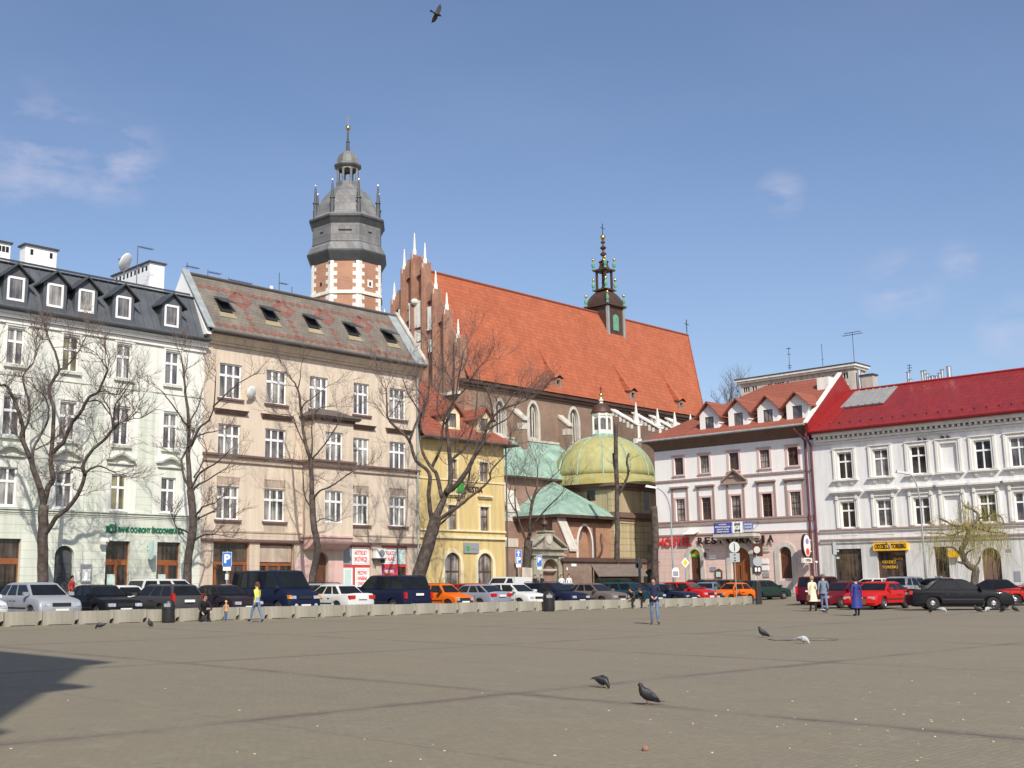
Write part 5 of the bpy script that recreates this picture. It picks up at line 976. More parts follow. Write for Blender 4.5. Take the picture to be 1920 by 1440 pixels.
K('pavement', (.21, .19, .165), brick=(.5, .5, .012, (.16, .15, .14)), col2=(.185, .17, .15), var=.12, vs=.6)
K('kerb', (.36, .345, .32), var=.12, vs=1.5, bump=.2)
fr_ = lambda a, b, s: [a + (b - a) * i / max(1, round((b - a) / s)) for i in range(max(1, round((b - a) / s)) + 1)]
QF = pq(OA.x, OA.y)[1]
PFB = pq(OB.x, OB.y)[0]
def walk(name, p0, p1, q0, q1, m, h):
    o = sheet(name, fr_(p0, p1, 2), fr_(q0, q1, 1.), m, h); return o
sheet('road', fr_(-20, 76, 2), fr_(QB0 + .85, QF - 5.6, 1.), M['asphalt'], .004)
walk('pavement', -20, 74, QF - 5.5, QF + .5, M['pavement'], .12)
def kerb(a, b, h=.12, w=.15):
    m = MB(); n = int(((b[0] - a[0]) ** 2 + (b[1] - a[1]) ** 2) ** .5 / 2) + 1
    d = Vector((b[0] - a[0], b[1] - a[1])).normalized(); nx, ny = -d.y * w / 2, d.x * w / 2
    for i in range(n):
        P = [(a[0] + (b[0] - a[0]) * t / n, a[1] + (b[1] - a[1]) * t / n) for t in (i, i + 1)]
        c = []
        for zz in (-.1, h + .006):
            for (pp, qq), s_ in ((P[0], -1), (P[1], -1), (P[1], 1), (P[0], 1)): x, y = xy(pp + nx * s_, qq + ny * s_); c.append((x, y, Gpq(pp, qq) + zz))
        m.hexa(c)
    o = m.build('kerb', M['kerb']); o['kind'] = 'structure'; return o
kerb((-20, QF - 5.55), (74, QF - 5.55))
walk('pavement', PFB - 3.2, PFB + .6, -20, 63, M['pavement'], .10); kerb((PFB - 3.25, -20), (PFB - 3.25, 63), .10)
# ================================================================= church
_x = at(868, 1092, 112); OC = Vector((_x.x, 112, .9)); FC = Frame(OC, ANG_A); FCg = Frame(OC, ANG_B)
def lathe_part(name, prof, c, n, m, parent, ph=0., smooth=False): q = MB(); q.lathe(prof, c, n, 0, ph); return q.build(name, M[m], parent, smooth=smooth)
def cross(mb, x, y, z, h, t=.05): mb.box(x - t, x + t, y - t, y + t, z, z + h); mb.box(x - h * .28, x + h * .28, y - t * .8, y + t * .8, z + h * .6, z + h * .6 + t * 2)
def church():
    B = empty('church', OC, ANG_A, 'gothic brick church with a huge orange tiled roof, stepped gable and white pinnacles', 'church')
    he = avg(FC.h(871, 713.4), FC.h(1313.6, 783.3)); yr = -FCg.hit(778, 498, 'y', 0)[0]; zr = avg(FC.hit(813, 507, 'y', yr)[2], FC.hit(1290, 633, 'y', yr)[2]); Wn = 2 * yr
    Xe = FC.sx(1313.6, 783.3); Xr = FC.hit(1290, 633, 'y', yr)[0]; sc = avg(FC.h(961, 821), FC.h(1088, 838.5))
    wins = [(924, 950, 752, 803), (988.7, 1011.6, 756, 827), (1065, 1087, 767, 835.5)]
    ops = []
    for a, b, t, bt in wins: x = avg(FC.sx(a, 800), FC.sx(b, 800)); ops.append((x - .75, x + .75, sc + .35, FC.h((a + b) / 2, t), 'point'))
    mb = MB(); wall(mb, 0, Xe, -2, he, ops, 0, .55); ap = [(Xe, 0), (Xe + 4.4, 3.2), (Xe + 4.4, Wn - 3.2), (Xe, Wn)]
    for a, b in zip(ap, ap[1:]): mb.face([(*a, -2), (*b, -2), (*b, he), (*a, he)])
    mb.face([(Xe, Wn, -2), (0, Wn, -2), (0, Wn, he), (Xe, Wn, he)]); mb.build('wall', M['church_brick'], B)
    for a in ops:
        s = MB(); e = .3; o = arch_pts(a[0] - e, a[1] + e, a[2] - .3, a[3] + e, pointed=True); i_ = arch_pts(a[0] + .004, a[1] - .004, a[2] + .002, a[3] - .01, pointed=True)
        for k in range(len(o)): A, Bq, C, D = o[k], o[(k + 1) % len(o)], i_[(k + 1) % len(o)], i_[k]; s.hexa([(p[0], -.06, p[1]) for p in (A, Bq, C, D)] + [(p[0], .3, p[1]) for p in (A, Bq, C, D)])
        s.build('window_surround', M['stone'], B); q = MB(); winframe(q, a[0] + .1, a[1] - .1, a[2], a[3] - .15, .32, cols=3, trans=0, w=.12, dep=.12, arch='point', mw=.13); q.v = q.v; wo = q.build('window', M['stone'], B); q = MB(); q.prism(arch_pts(a[0] + .15, a[1] - .15, a[2], a[3] - .2, pointed=True), .4, .42, 'y'); q.build('pane', M['glass_dark'], wo)
    s = MB(); s.box(.3, Xe, -.14, -.002, sc - .1, sc + .12); s.build('string_course', M['stone'], B); s = MB(); s.box(-.2, Xe + .1, -.55, .02, he - .35, he + .02); s.box(-.2, Xe + .1, -.35, .02, he - .62, he - .352); s.build('eaves', M['bronze'], B)
    # roof
    ze = he + .05; r = MB(); xr0 = .5; ov = .7
    r.face([(xr0, -ov, ze), (Xe, -ov, ze), (Xr, yr, zr), (xr0, yr, zr)]); r.face([(Xe, -ov, ze), (Xe + 5.0, 2.9, ze), (Xr, yr, zr)]); r.face([(Xe + 5.0, 2.9, ze), (Xe + 5.0, Wn - 2.9, ze), (Xr, yr, zr)]); r.face([(Xe + 5.0, Wn - 2.9, ze), (Xe, Wn + ov, ze), (Xr, yr, zr)]); r.face([(Xe, Wn + ov, ze), (xr0, Wn + ov, ze), (xr0, yr, zr), (Xr, yr, zr)])
    r.build('roof', M['orange_tile'], B)
    g = MB(); g.tube([(xr0, yr, zr + .05), (Xr, yr, zr + .05)], .16, 6); g.tube([(Xr, yr, zr + .05), (Xe, -ov, ze)], .1, 5); g.tube([(Xr, yr, zr + .05), (Xe + 5., 2.9, ze)], .13, 5); g.build('ridge', M['roof_brown'], B)
    q = MB(); q.tube([(Xr - .2, yr, zr), (Xr - .2, yr, zr + 1.5)], .05, 5); cross(q, Xr - .2, yr, zr + .5, 1.7, .045); q.build('cross', M['antenna'], B)
    def rpt(x, y, o=0.): z = ze + (y + ov) / (yr + ov) * (zr - ze); return (x, y, z + o)
    for a, t, b in ((1041, 705, 741), (1181, 729, 761), (1272, 748, 776)):        # small dormers just above the eaves
        x = FC.sx(a + 2, b); hw = .55; y0 = -.35; z0 = he + .1; z1 = FC.h(a + 4, t + 3, y0); yb = (z1 + .6 - ze) / (zr - ze) * (yr + ov) - ov
        d = MB(); wall(d, x - hw, x + hw, z0, z1, [(x - .26, x + .26, z0 + .75, z1 - .25)], y0, .25)
        for s_ in (-1, 1): d.face([(x + s_ * hw, y0, z0), (x + s_ * hw, yb, z0), (x + s_ * hw, yb, z1), (x + s_ * hw, y0, z1)])
        dd = d.build('dormer', M['old_brick'], B); q = MB(); backing(q, x - .3, x + .3, z0 + .7, z1 - .2, y0 + .3); q.build('opening', M['dark_in'], dd)
        q = MB(); yb2 = yb + 1.6; zt = z1 + 1.5
        for s_ in (-1, 1): q.face([(x + s_ * (hw + .2), y0 - .25, z1 - .1), (x + s_ * (hw + .15), yb, z1 + .05), rpt(x, yb2, .05), (x, y0 - .25, z1 + .28)])
        q.build('dormer_roof', M['orange_tile'], dd)
    # buttresses with stone blocks
    for i, (px, y0_) in enumerate(((967, 745), (1051, 746), (1118, 752))):
        x = FC.sx(px, 800); q = MB(); zt = he - 2.6; q.box(x - .38, x + .38, -1.25, -.003, -2, zt - .8); q.prism([(-1.25, zt - .798), (-.003, zt - .798), (-.003, zt + .2)], x - .38, x + .38, 'x'); bo = q.build('buttress', M['church_brick'], B)
        s = MB(); s.hexa([(x - .46, -1.4, zt - .95), (x + .46, -1.4, zt - .95), (x + .46, -.003, zt + .12), (x - .46, -.003, zt + .12), (x - .46, -1.4, zt - .75), (x + .46, -1.4, zt - .75), (x + .46, -.003, zt + .45), (x - .46, -.003, zt + .45)])
        for z in (zt - 1.5, zt - 4.3, zt - 7.5): s.box(x - .43, x + .43, -1.3, -.6, z - .35, z + .3)
        s.build('stone_block', M['stone'], bo)
    for i, px in enumerate((1192, 1232, 1264, 1293.6)):     # chancel buttresses: stone raking tops and pinnacles
        x = FC.sx(px, 790) ; dpt = 3.4; x = FC.hit(px, 795, 'y', -dpt)[0]; zt = he - .7; zp = FC.hit(px, 800, 'y', -dpt)[2]; zp = he - 3.0 if i else he - 3.0; ztip = FC.hit(px, (755.6, 766.7, 773.6, 777.8)[i], 'y', -dpt)[2]
        q = MB(); q.prism([(-dpt - .4, -2), (-.003, -2), (-.003, zt), (-.35, zt), (-dpt - .4, zp)], x - .4, x + .4, 'x'); bo = q.build('buttress', M['church_brick'], B)
        s = MB(); s.hexa([(x - .5, -dpt - .5, zp + .1), (x + .5, -dpt - .5, zp + .1), (x + .5, -.2, zt - .05), (x - .5, -.2, zt - .05), (x - .5, -dpt - .5, zp + .25), (x + .5, -dpt - .5, zp + .25), (x + .5, -.2, zt + .12), (x - .5, -.2, zt + .12)])
        for k in range(6): t = (k + .5) / 6; yy = -dpt + (dpt - .4) * t; zz = zp + (zt - zp) * t; s.box(x - .43, x + .43, yy - .17, yy + .17, zz - .4 - (k % 2) * .22, zz + .05)
        for z in (zp - 1.6, zp - 3.6, zp - 5.4, zp - 7.4): s.box(x - .44, x + .44, -dpt - .43, -dpt + .1, z - .3, z + .25)
        s.lathe([(.42, zp - 1.3), (.42, zp + .35), (.5, zp + .4), (.3, zp + .7), (.16, zp + 1.7), (.06, ztip), (.01, ztip + .05)], (x, -dpt - .1, 0), 6, ph=.3); s.build('pinnacle', M['cream_white'], bo)
    # west gable
    pin = [(857, 600, 650, 625), (834.5, 548, 590, 572), (814, 507, 545, 527), (794, 453.6, 500, 474), (776.4, 430.7, 478, 452), (759, 458, 500, 482), (740.6, 521, 560, 540), (721, 571, 602, 588), (701, 625, 655, 640)]
    Y = [FCg.sx(p[0], 600) for p in pin]; ztip = [FCg.h(p[0], p[1]) for p in pin]; zpb = [FCg.h(p[0], p[2]) for p in pin]; zst = [FCg.h(p[0], p[3]) for p in pin]
    Y = [Y[4] + (Y[0] - Y[8]) / 8 * (4 - i) for i in range(9)]; st_ = Y[0] - Y[1]
    def sym(v): return [avg(v[i], v[8 - i]) for i in range(9)]
    ztip, zpb, zst = sym(ztip), sym(zpb), sym(zst); ztip = [a - (a - b) * .12 for a, b in zip(ztip, zpb)]
    gb = MB(); gt = 1.0; low = he - 1.2; edge = Y[0] + .55
    bay = []
    for i in range(8):
        a, b = Y[i + 1] + .2, Y[i] - .2; inner = 4 if i < 4 else 4
        ztop = zst[i + 1] if i < 4 else zst[i]; ztop = zst[i + (1 if i < 4 else 0)] if 0 else min(zpb[i + 1], zpb[i]) + .25
        nz = ztop - 1.3; ops = []
        if nz - 3.4 > low + 1: ops.append((a + .08, b - .08, nz - 3.6, nz, 'arch'))
        k = nz - 4.6
        if k - 4.0 > low + .6: ops.append((a + .08, b - .08, k - 4.0, k, 'arch'))
        k -= 5.0
        if k - 3.6 > low + .6: ops.append((a + .22, b - .22, k - 3.6, k, 'arch'))
        wall(gb, Y[i + 1], Y[i], low, ztop, ops, 0, .35); gb.prism([(Y[i + 1] + .25, ztop), (Y[i] - .25, ztop), ((Y[i] + Y[i + 1]) / 2 + .2, ztop + .7), ((Y[i] + Y[i + 1]) / 2 - .2, ztop + .7)], 0.001, gt * .5, 'y'); gb.box(Y[i + 1], Y[i], .36, gt, low, ztop)
        bay.append((a, b, ops, ztop))
    for i, y in enumerate(Y): gb.box(y - .19, y + .19, -.3, gt * .6, low, zpb[i]); gb.box(y - .07, y + .07, -.4, -.3, low, zpb[i])
    gb.box(Y[8] - .9, Y[0] + .9, -.05, .9, -2, low - .001); gb.box(Y[0] + .28, -.02, 0, gt, low, zst[0] - 1.0) if Y[0] + .28 < -.02 else None
    go = gb.build('gable', M['gable_brick'], B); go.rotation_euler = (0, 0, -pi / 2)
    s = MB()
    for i, y in enumerate(Y): s.lathe([(.22, zpb[i]), (.22, zpb[i] + .5), (.15, zpb[i] + .62), (.12, zpb[i] + 1.2), (.05, ztip[i]), (.01, ztip[i] + .02)], (y, .1, 0), 6, ph=.3); s.box(y - .15, y + .15, -.33, -.301, zpb[i] - .5, zpb[i])
    s.box(Y[8] - .9, -.0, -.5, -.06, low - .3, low - .002); o = s.build('pinnacle', M['cream_white'], go)
    s = MB()
    def pan(p0, p1, t, b): s.box(FCg.sx(p0, (t + b) / 2, -.1), FCg.sx(p1, (t + b) / 2, -.1), -.12, -.005, FCg.h(p0, b, -.1), FCg.h(p0, t, -.1))
    for a in ((767, 789, 573, 615), (772, 789.5, 622, 640), (774, 790, 645, 690), (801.5, 810.5, 576, 617), (803, 811, 641, 661), (747, 753, 580, 612)): pan(*a)
    s.build('plaster_panel', M['cream_white'], go); s = MB()
    for a in ((765.5, 790.5, 569, 573), (765.5, 790.5, 615, 618), (771, 791, 640, 643), (800, 812, 617, 620), (801, 812, 638, 641), (770, 791, 689, 693)): pan(*a)
    s.build('ledge', M['cream_white'], go)
    # white crowned crest on top panel
    s = MB(); s.ball((FCg.sx(778, 566, -.2), -.25, FCg.h(778, 566, -.2)), .42, 8, sz=.8); s.build('crest', M['cream_white'], go)
    # turret on the ridge
    a = FC.hit(1134, 600, 'y', yr - .9); tx = FC.hit(1134, 560, 'y', yr)[0]; fz = lambda y: FC.hit(1128, y, 'y', yr)[2]
    px = lambda w: w * (FC.w(tx, yr, 0).y) / FPX
    T = MB(); zb = fz(640); zk = fz(577); h = px(24)
    ang = .0
    T.box(tx - h, tx + h, yr - h, yr + h, zb - 2, zk); tb = T.build('turret', M['bronze'], B, label='dark bronze ridge turret with open lantern and gilded balls')
    q = MB(); 
    for sx_, sy_ in ((-1, -1), (1, -1), (1, 1), (-1, 1)): q.box(tx + sx_ * h - .16, tx + sx_ * h + .16, yr + sy_ * h - .16, yr + sy_ * h + .16, zb - 2.5, zk - .1)
    q.build('corner_post', M['sign_back'], tb); q = MB(); q.prism(arch_pts(tx - .55, tx + .55, fz(622), fz(592)), yr - h - .05, yr - h - .01, 'y'); q.build('shutter', M['copper_trim'], tb)
    q = MB(); q.box(tx - h - .35, tx + h + .35, yr - h - .35, yr + h + .35, zk, zk + .22)
    n = 7; prev = None
    for i in range(n):
        t = i / (n - 1); hw = (h + .05) * (1 - .58 * t ** 2.2); z = zk + .22 + (fz(545) - zk - .22) * t
        if prev:
            a_, za = prev; c0 = [(tx - a_, yr - a_, za), (tx + a_, yr - a_, za), (tx + a_, yr + a_, za), (tx - a_, yr + a_, za)]; c1 = [(tx - hw, yr - hw, z), (tx + hw, yr - hw, z), (tx + hw, yr + hw, z), (tx - hw, yr + hw, z)]
            for k in range(4): q.face([c0[k], c0[(k + 1) % 4], c1[(k + 1) % 4], c1[k]])
        prev = (hw, z)
    z = fz(545); w_ = h * .52; q.box(tx - w_ - .2, tx + w_ + .2, yr - w_ - .2, yr + w_ + .2, z, z + .2); z2 = fz(508)
    w2 = w_ * .8; [q.box(tx + sx_ * w2 - .12, tx + sx_ * w2 + .12, yr + sy_ * w2 - .12, yr + sy_ * w2 + .12, z + .2, z2) for sx_ in (-1, 1) for sy_ in (-1, 1)]; q.box(tx - w2 - .35, tx + w2 + .35, yr - w2 - .35, yr + w2 + .35, z2, z2 + .2)
    z3 = fz(492); q.lathe([(w2 * 1.25, z2 + .2), (w2 * .9, z2 + .7), (w2 * .8, z3), (w2 * 1.05, z3 + .1), (.12, z3 + .5), (.12, fz(480)), (.35, fz(478)), (.42, fz(475)), (.15, fz(472)), (.13, fz(468)), (.3, fz(466)), (.42, fz(464)), (.16, fz(460)), (.12, fz(456)), (.28, fz(455)), (.3, fz(453)), (.1, fz(450)), (.08, fz(446))], (tx, yr, 0), 8, ph=pi / 8); q.build('turret_roof', M['bronze'], tb)
    q = MB(); q.ball((tx, yr, fz(444.5)), .34, 10); q.ball((tx, yr, fz(487)), .26, 8)
    for zz, ww in ((fz(575), h + .1), (fz(545), w_ + .15), (fz(507), w2 + .28)):
        for sx_, sy_ in ((-1, -1), (1, -1), (1, 1), (-1, 1)): q.ball((tx + sx_ * ww, yr + sy_ * ww, zz + 1.45), .19, 8)
    q.build('ball', M['gold'], tb, smooth=True); q = MB()
    for zz, ww in ((fz(575), h + .1), (fz(545), w_ + .15), (fz(507), w2 + .28)):
        for sx_, sy_ in ((-1, -1), (1, -1), (1, 1), (-1, 1)): q.lathe([(.2, .0), (.2, .15), (.1, .25), (.2, .5), (.22, .75), (.12, .95), (.08, 1.3)], (tx + sx_ * ww, yr + sy_ * ww, zz + .1), 6)
    q.build('finial', M['copper_trim'], tb); q = MB(); cross(q, tx, yr, fz(441), fz(419) - fz(441), .04); q.build('cross', M['antenna'], tb)
    return he, sc, Wn, yr, zr
CHE, CSC, CW, CYR, CZR = church()
def tower():
    D = 145.; o = at(647, 1092, D); o.z = 1.; B = empty('bell_tower', o, 0, 'tall octagonal brick bell tower with white quoins and grey lead dome', 'tower'); hz = lambda y: at(647, y, D).z - 1.; k = D / FPX; R = lambda hw: hw * k / .924; ph = -pi / 2 + pi / 8
    q = MB(); q.lathe([(R(66), -1), (R(66), hz(505))], n=8, ph=ph); q.build('shaft', M['tower_brick'], B)
    for i in range(8):
        q = MB(); t = ph + 2 * pi * i / 8; c = Vector((cos(t), sin(t), 0)) * R(66); t2 = t + 2 * pi / 8; c2 = Vector((cos(t2), sin(t2), 0)) * R(66); d = (c2 - c).normalized(); t0 = t - 2 * pi / 8; c0 = Vector((cos(t0), sin(t0), 0)) * R(66); e = (c0 - c).normalized(); n1 = Vector((cos(t + pi / 8), sin(t + pi / 8), 0)); n0 = Vector((cos(t - pi / 8), sin(t - pi / 8), 0)); z = hz(700); j = 0
        while z < hz(505) - .2:
            z1 = min(z + .52, hz(505)); w_ = .85 if j % 2 else .42
            for dd, nn_ in ((d, n1), (e, n0)): a = c + nn_ * .05; b = c + dd * w_ + nn_ * .05; ci = c - nn_ * .1; bi = c + dd * w_ - nn_ * .1; q.hexa([(*(p.xy), zz) for zz in (z, z1 - .003) for p in (a, b, bi, ci)])
            z = z1; j += 1
        q.build('quoin', M['cream_white'], B)
    q = MB(); zc = hz(563); q.lathe([(R(66), zc - .25), (R(66) + .18, zc - .2), (R(66) + .18, zc + .2), (R(66), zc + .28)], n=8, ph=ph); q.build('string_course', M['cream_white'], B)
    ap = R(66) * .924; q = MB(); q.prism(arch_pts(-.95, .95, hz(560), hz(534)), -ap - .03, -ap + .1, 'y'); q.build('blind_arch', M['chap_brick'], B)
    q = MB(); [q.box(x - .1, x + .1, -ap - .01, -ap + .2, hz(511), hz(507)) for x in (-2, 1.4)]; 
    for s_, px_ in ((-1, 592), (1, 689)):
        t = -pi / 2 + s_ * pi / 4; c = Vector((cos(t), sin(t), 0)) * ap; d = Vector((-sin(t), cos(t), 0)); nn_ = Vector((cos(t), sin(t), 0))
        for w_, e_, m_ in ((.18, .02, 0),): q.hexa([(*(c + d * a_ + nn_ * b_).xy, z) for z in (hz(548), hz(541)) for a_, b_ in ((-w_, e_), (w_, e_), (w_, -.2), (-w_, -.2))])
    q.build('loophole', M['dark_in'], B)
    t = -pi / 2 + pi / 4; c = Vector((cos(t), sin(t), 0)) * ap; d = Vector((-sin(t), cos(t), 0)); nn_ = Vector((cos(t), sin(t), 0)); q = MB()
    for a0, a1, z0, z1 in ((-.45, -.19, hz(551), hz(537)), (.19, .45, hz(551), hz(537)), (-.19, .19, hz(551), hz(548)), (-.19, .19, hz(541), hz(537))): q.hexa([(*(c + d * a_ + nn_ * b_).xy, z) for z in (z0, z1) for a_, b_ in ((a0, .06), (a1, .06), (a1, -.1), (a0, -.1))])
    q.build('window_surround', M['cream_white'], B)
    lathe_part('lower_eaves', [(R(64), hz(508)), (R(66.5), hz(506)), (R(74), hz(493)), (R(76), hz(489)), (R(76), hz(487))], (0, 0, 0), 8, 'lead_eave', B, ph)
    lathe_part('gallery', [(R(76), hz(486.8)), (R(68), hz(472)), (R(66), hz(470)), (R(66.8), hz(469)), (R(66), hz(467)), (R(65.5), hz(434))], (0, 0, 0), 8, 'lead_dark', B, ph)
    lathe_part('upper_eaves', [(R(65), hz(438)), (R(70), hz(428)), (R(72.5), hz(425)), (R(72.5), hz(422))], (0, 0, 0), 8, 'lead_eave', B, ph)
    lathe_part('dome', [(R(72.5), hz(421.8)), (R(62), hz(415)), (R(59), hz(405)), (R(54), hz(391)), (R(46), hz(377)), (R(36), hz(365)), (R(25), hz(356)), (R(22), hz(352)), (R(22), hz(345)), (R(19), hz(344))], (0, 0, 0), 8, 'lead_dark', B, ph)
    q = MB(); [q.hexa([(*(Vector((cos(t), sin(t), 0)) * a + Vector((-sin(t), cos(t), 0)) * b).xy, z) for z in (hz(451), hz(448.5)) for a, b in ((ap + .02, -w_), (ap + .02, w_), (ap - .2, w_), (ap - .2, -w_))]) for t, w_ in ((-pi / 2, .85), (-pi / 2 - pi / 4, .3), (-pi / 2 + pi / 4, .3))]; q.build('sound_slot', M['dark_in'], B)
    ln = empty('lantern', (0, 0, 0)); ln.parent = B
    q = MB()
    for i in range(8): t = ph + 2 * pi * i / 8; q.tube([(R(18.5) * cos(t), R(18.5) * sin(t), hz(346)), (R(18.5) * cos(t), R(18.5) * sin(t), hz(320))], .17, 6)
    for i in range(8):
        t = ph + pi / 8 + 2 * pi * i / 8; d = Vector((-sin(t), cos(t), 0)); c = Vector((cos(t), sin(t), 0)) * R(17.4); w_ = R(18.5) * .383
        for s_ in range(6): u0, u1 = -1 + s_ / 3, -1 + (s_ + 1) / 3; za = lambda u: hz(326) + (hz(320) - hz(326)) * sqrt(max(0, 1 - u * u)); q.hexa([(*(c + d * u * w_ + Vector((cos(t), sin(t), 0)) * b).xy, z) for z_ in (0, 1) for u, b, z in ((u0, .1, za(u0) if not z_ else hz(317)), (u1, .1, za(u1) if not z_ else hz(317)), (u1, -.1, za(u1) if not z_ else hz(317)), (u0, -.1, za(u0) if not z_ else hz(317)))])
    q.build('arcade', M['lead_dark'], ln)
    lathe_part('cap', [(R(20), hz(318)), (R(25), hz(315)), (R(26.5), hz(313)), (R(26.5), hz(311.5)), (R(21), hz(308)), (R(20), hz(300)), (R(16), hz(292)), (R(9), hz(286)), (R(4), hz(284))], (0, 0, 0), 8, 'lead_dark', ln, ph)
    lathe_part('spire', [(.28, hz(285)), (.2, hz(268)), (.3, hz(267)), (.17, hz(265)), (.1, hz(244))], (0, 0, 0), 8, 'lead_eave', ln)
    q = MB(); q.ball((0, 0, hz(240)), .36, 12); q.build('ball', M['gold'], ln, smooth=True); q = MB(); cross(q, 0, 0, hz(236), hz(217) - hz(236), .045); q.build('cross', M['antenna'], ln)
    for i in range(8):
        t = ph + 2 * pi * i / 8; r_ = R(61) ; q = MB(); z0 = hz(406); c = (r_ * cos(t), r_ * sin(t), 0)
        if i in (0, 1, 4, 5): pass
        q.lathe([(.3, z0 - 1), (.3, z0 + .3), (.24, z0 + .4), (.25, z0 + 1.1), (.36, z0 + 1.15), (.36, z0 + 1.3), (.2, z0 + 1.45), (.15, z0 + 2.7), (.1, z0 + 3.4), (.05, z0 + 3.5)], c, 6); po = q.build('pinnacle', M['lead_eave'], B); q = MB(); q.ball((c[0], c[1], z0 + 3.65), .14, 6); q.build('ball', M['silver'], po)
tower()
# ---------------- brick side chapel under green copper
_x = at(1053, 1092, 106); OS = Vector((_x.x, 106, .9)); FS = Frame(OS, ANG_A); FSg = Frame(OS, ANG_B)
def sidechapel():
    B = empty('side_chapel', OS, ANG_A, 'low brick chapel with pale green copper roofs and a blocked pointed window', 'chapel')
    he = avg(FS.h(1053, 964), FS.h(1130, 970)); Yl = -FSg.sx(952, 985); XR = FS.sx(1150, 990); q_n = pq(OC.x, OC.y)[1] - pq(OS.x, OS.y)[1]; ax = FS.sx(1082, 1030), FS.sx(1112, 1030); ops = [(ax[0] + .15, ax[1] - .15, .4, FS.h(1096, 986), 'point')]
    m = MB(); wall(m, 0, XR, -2, he, ops, 0, .45); m.box(ax[0], ax[1], .45, .6, 0, he - .3); m.face([(0, 0, -2), (0, Yl, -2), (0, Yl, he), (0, 0, he)]); m.face([(0, Yl, -2), (3, Yl + 2.5, -2), (3, Yl + 2.5, he), (0, Yl, he)]); m.build('wall', M['chap_brick'], B)
    s = MB(); o = arch_pts(ax[0] - .1, ax[1] + .1, .4, FS.h(1096, 984.5) + .15, pointed=True); i_ = arch_pts(ax[0] + .15, ax[1] - .15, .4, FS.h(1096, 986), pointed=True)
    for k in range(1, len(o)): A, Bq, C, D = o[k], o[(k + 1) % len(o)], i_[(k + 1) % len(o)], i_[k]; s.hexa([(p[0], -.05, p[1]) for p in (A, Bq, C, D)] + [(p[0], .1, p[1]) for p in (A, Bq, C, D)])
    s.build('window_surround', M['cream_white'], B)
    q = MB(); q.prism([(ax[0] + .5, FS.h(1090, 1009)), (ax[0] + 1.1, FS.h(1090, 1011)), (ax[0] + 1.35, FS.h(1090, 999)), (ax[0] + .85, FS.h(1096, 990)), (ax[0] + .5, FS.h(1090, 999))], .4, .46, 'y'); q.build('window', M['glass'], B)
    s = MB(); [s.box(a, a + .3, -.04, -.002, z, z + .35) for a, z in ((FS.sx(1077, 1012), FS.h(1077, 1018)),)]; s.build('stone_block', M['stone'], B)
    b = MB(); w_ = .5; b.prism([(.4, -2), (-1.5, -2), (-1.5, he - 3.2), (-.2, he - .5), (.4, he - .4)], -w_, w_, 'x'); bo = b.build('buttress', M['chap_brick'], B); s = MB(); s.hexa([(-w_ - .08, -1.66, he - 3.4), (w_ + .08, -1.66, he - 3.4), (w_ + .08, -.25, he - .5), (-w_ - .08, -.25, he - .5), (-w_ - .08, -1.66, he - 3.2), (w_ + .08, -1.66, he - 3.2), (w_ + .08, -.25, he - .25), (-w_ - .08, -.25, he - .25)]); s.build('stone_cap', M['stone'], bo)
    # hipped green roof, meets the higher aisle behind
    a = FS.hit(1037.6, 903, 'y', Yl - 1.2); e = .75; zt = a[2]; ya = Yl - 1.2; xa = a[0]
    r = MB(); P = [(-e, -e, he), (XR, -e, he), (-e, Yl + .6, he)]; apx = (max(.6, xa), ya, zt)
    r.face([P[0], P[1], (XR, 1.3, he + 1.1), (XR - .2, 2.0, he + 1.3), apx]); r.face([P[0], apx, P[2]]); r.face([P[2], apx, (apx[0], Yl + 4, zt), (-e, Yl + 4, he)]); r.build('roof', M['copper_green'], B)
    g = MB(); g.box(-e - .05, XR, -e - .05, .0, he - .28, he - .01); g.box(-e - .05, .0, .0, Yl + .6, he - .28, he - .01); g.box(-.2, XR, -.25, -.003, he - .6, he - .285); g.build('eaves', M['bronze'], B)
    # aisle block between chapel and nave
    y0 = Yl - .9; x0, x1 = FS.hit(953, 893, 'y', y0)[0], FS.hit(1100, 900, 'y', y0)[0]; zl = avg(FS.hit(953.6, 892.6, 'y', y0)[2], FS.hit(1037, 897, 'y', y0)[2]); zu = CSC + OC.z - OS.z - .15
    m = MB(); m.box(x0 + .3, x1 + 4, y0 + .3, q_n - .02, -2, zl - .1); m.build('wall', M['old_brick'], B)
    r = MB(); r.face([(x0, y0 - .3, zl), (x1 + 5, y0 - .3, zl), (x1 + 5, q_n - .05, zu), (x0 + 1.2, q_n - .05, zu)]); r.face([(x0, y0 - .3, zl), (x0 + 1.2, q_n - .05, zu), (x0, q_n - .05, zl)]); r.build('roof', M['copper_green'], B)
    g = MB(); g.box(x0 - .05, x1 + 4, y0 - .36, y0 + .3, zl - .2, zl - .01); k = x0 + .6
    while k < x1 + 4: d = Vector((0, q_n - y0, zu - zl)); g.hexa([(k, y0 - .28, zl + .02), (k + .06, y0 - .28, zl + .02), (k + 1.26 * .0 + .06, q_n - .1, zu - .0), (k, q_n - .1, zu)] + [(k, y0 - .28, zl + .07), (k + .06, y0 - .28, zl + .07), (k + .06, q_n - .1, zu + .05), (k, q_n - .1, zu + .05)]) if 0 else None; k += .6
    g.build('eaves', M['bronze'], B)
    # banded buttress beside the yellow house
    yq = Yl + .3; b = MB(); xx = FS.hit(955, 980, 'y', yq - 1.)[0]; z1 = FS.hit(955, 888, 'y', yq - 1)[2]; b.prism([(yq - 1.6, -2), (yq + 3, -2), (yq + 3, z1), (yq - .2, z1 - .4), (yq - 1.6, z1 - 3.6)], xx - .9, xx + .7, 'x'); bo = b.build('buttress', M['old_brick'], B); s = MB()
    for z, hh in ((z1 - 7.0, .8), (z1 - 9.0, .4), (z1 - 12.6, .8), (z1 - 4.6, .9)): s.box(xx - .96, xx + .5, yq - 1.66, yq + .5, z, z + hh)
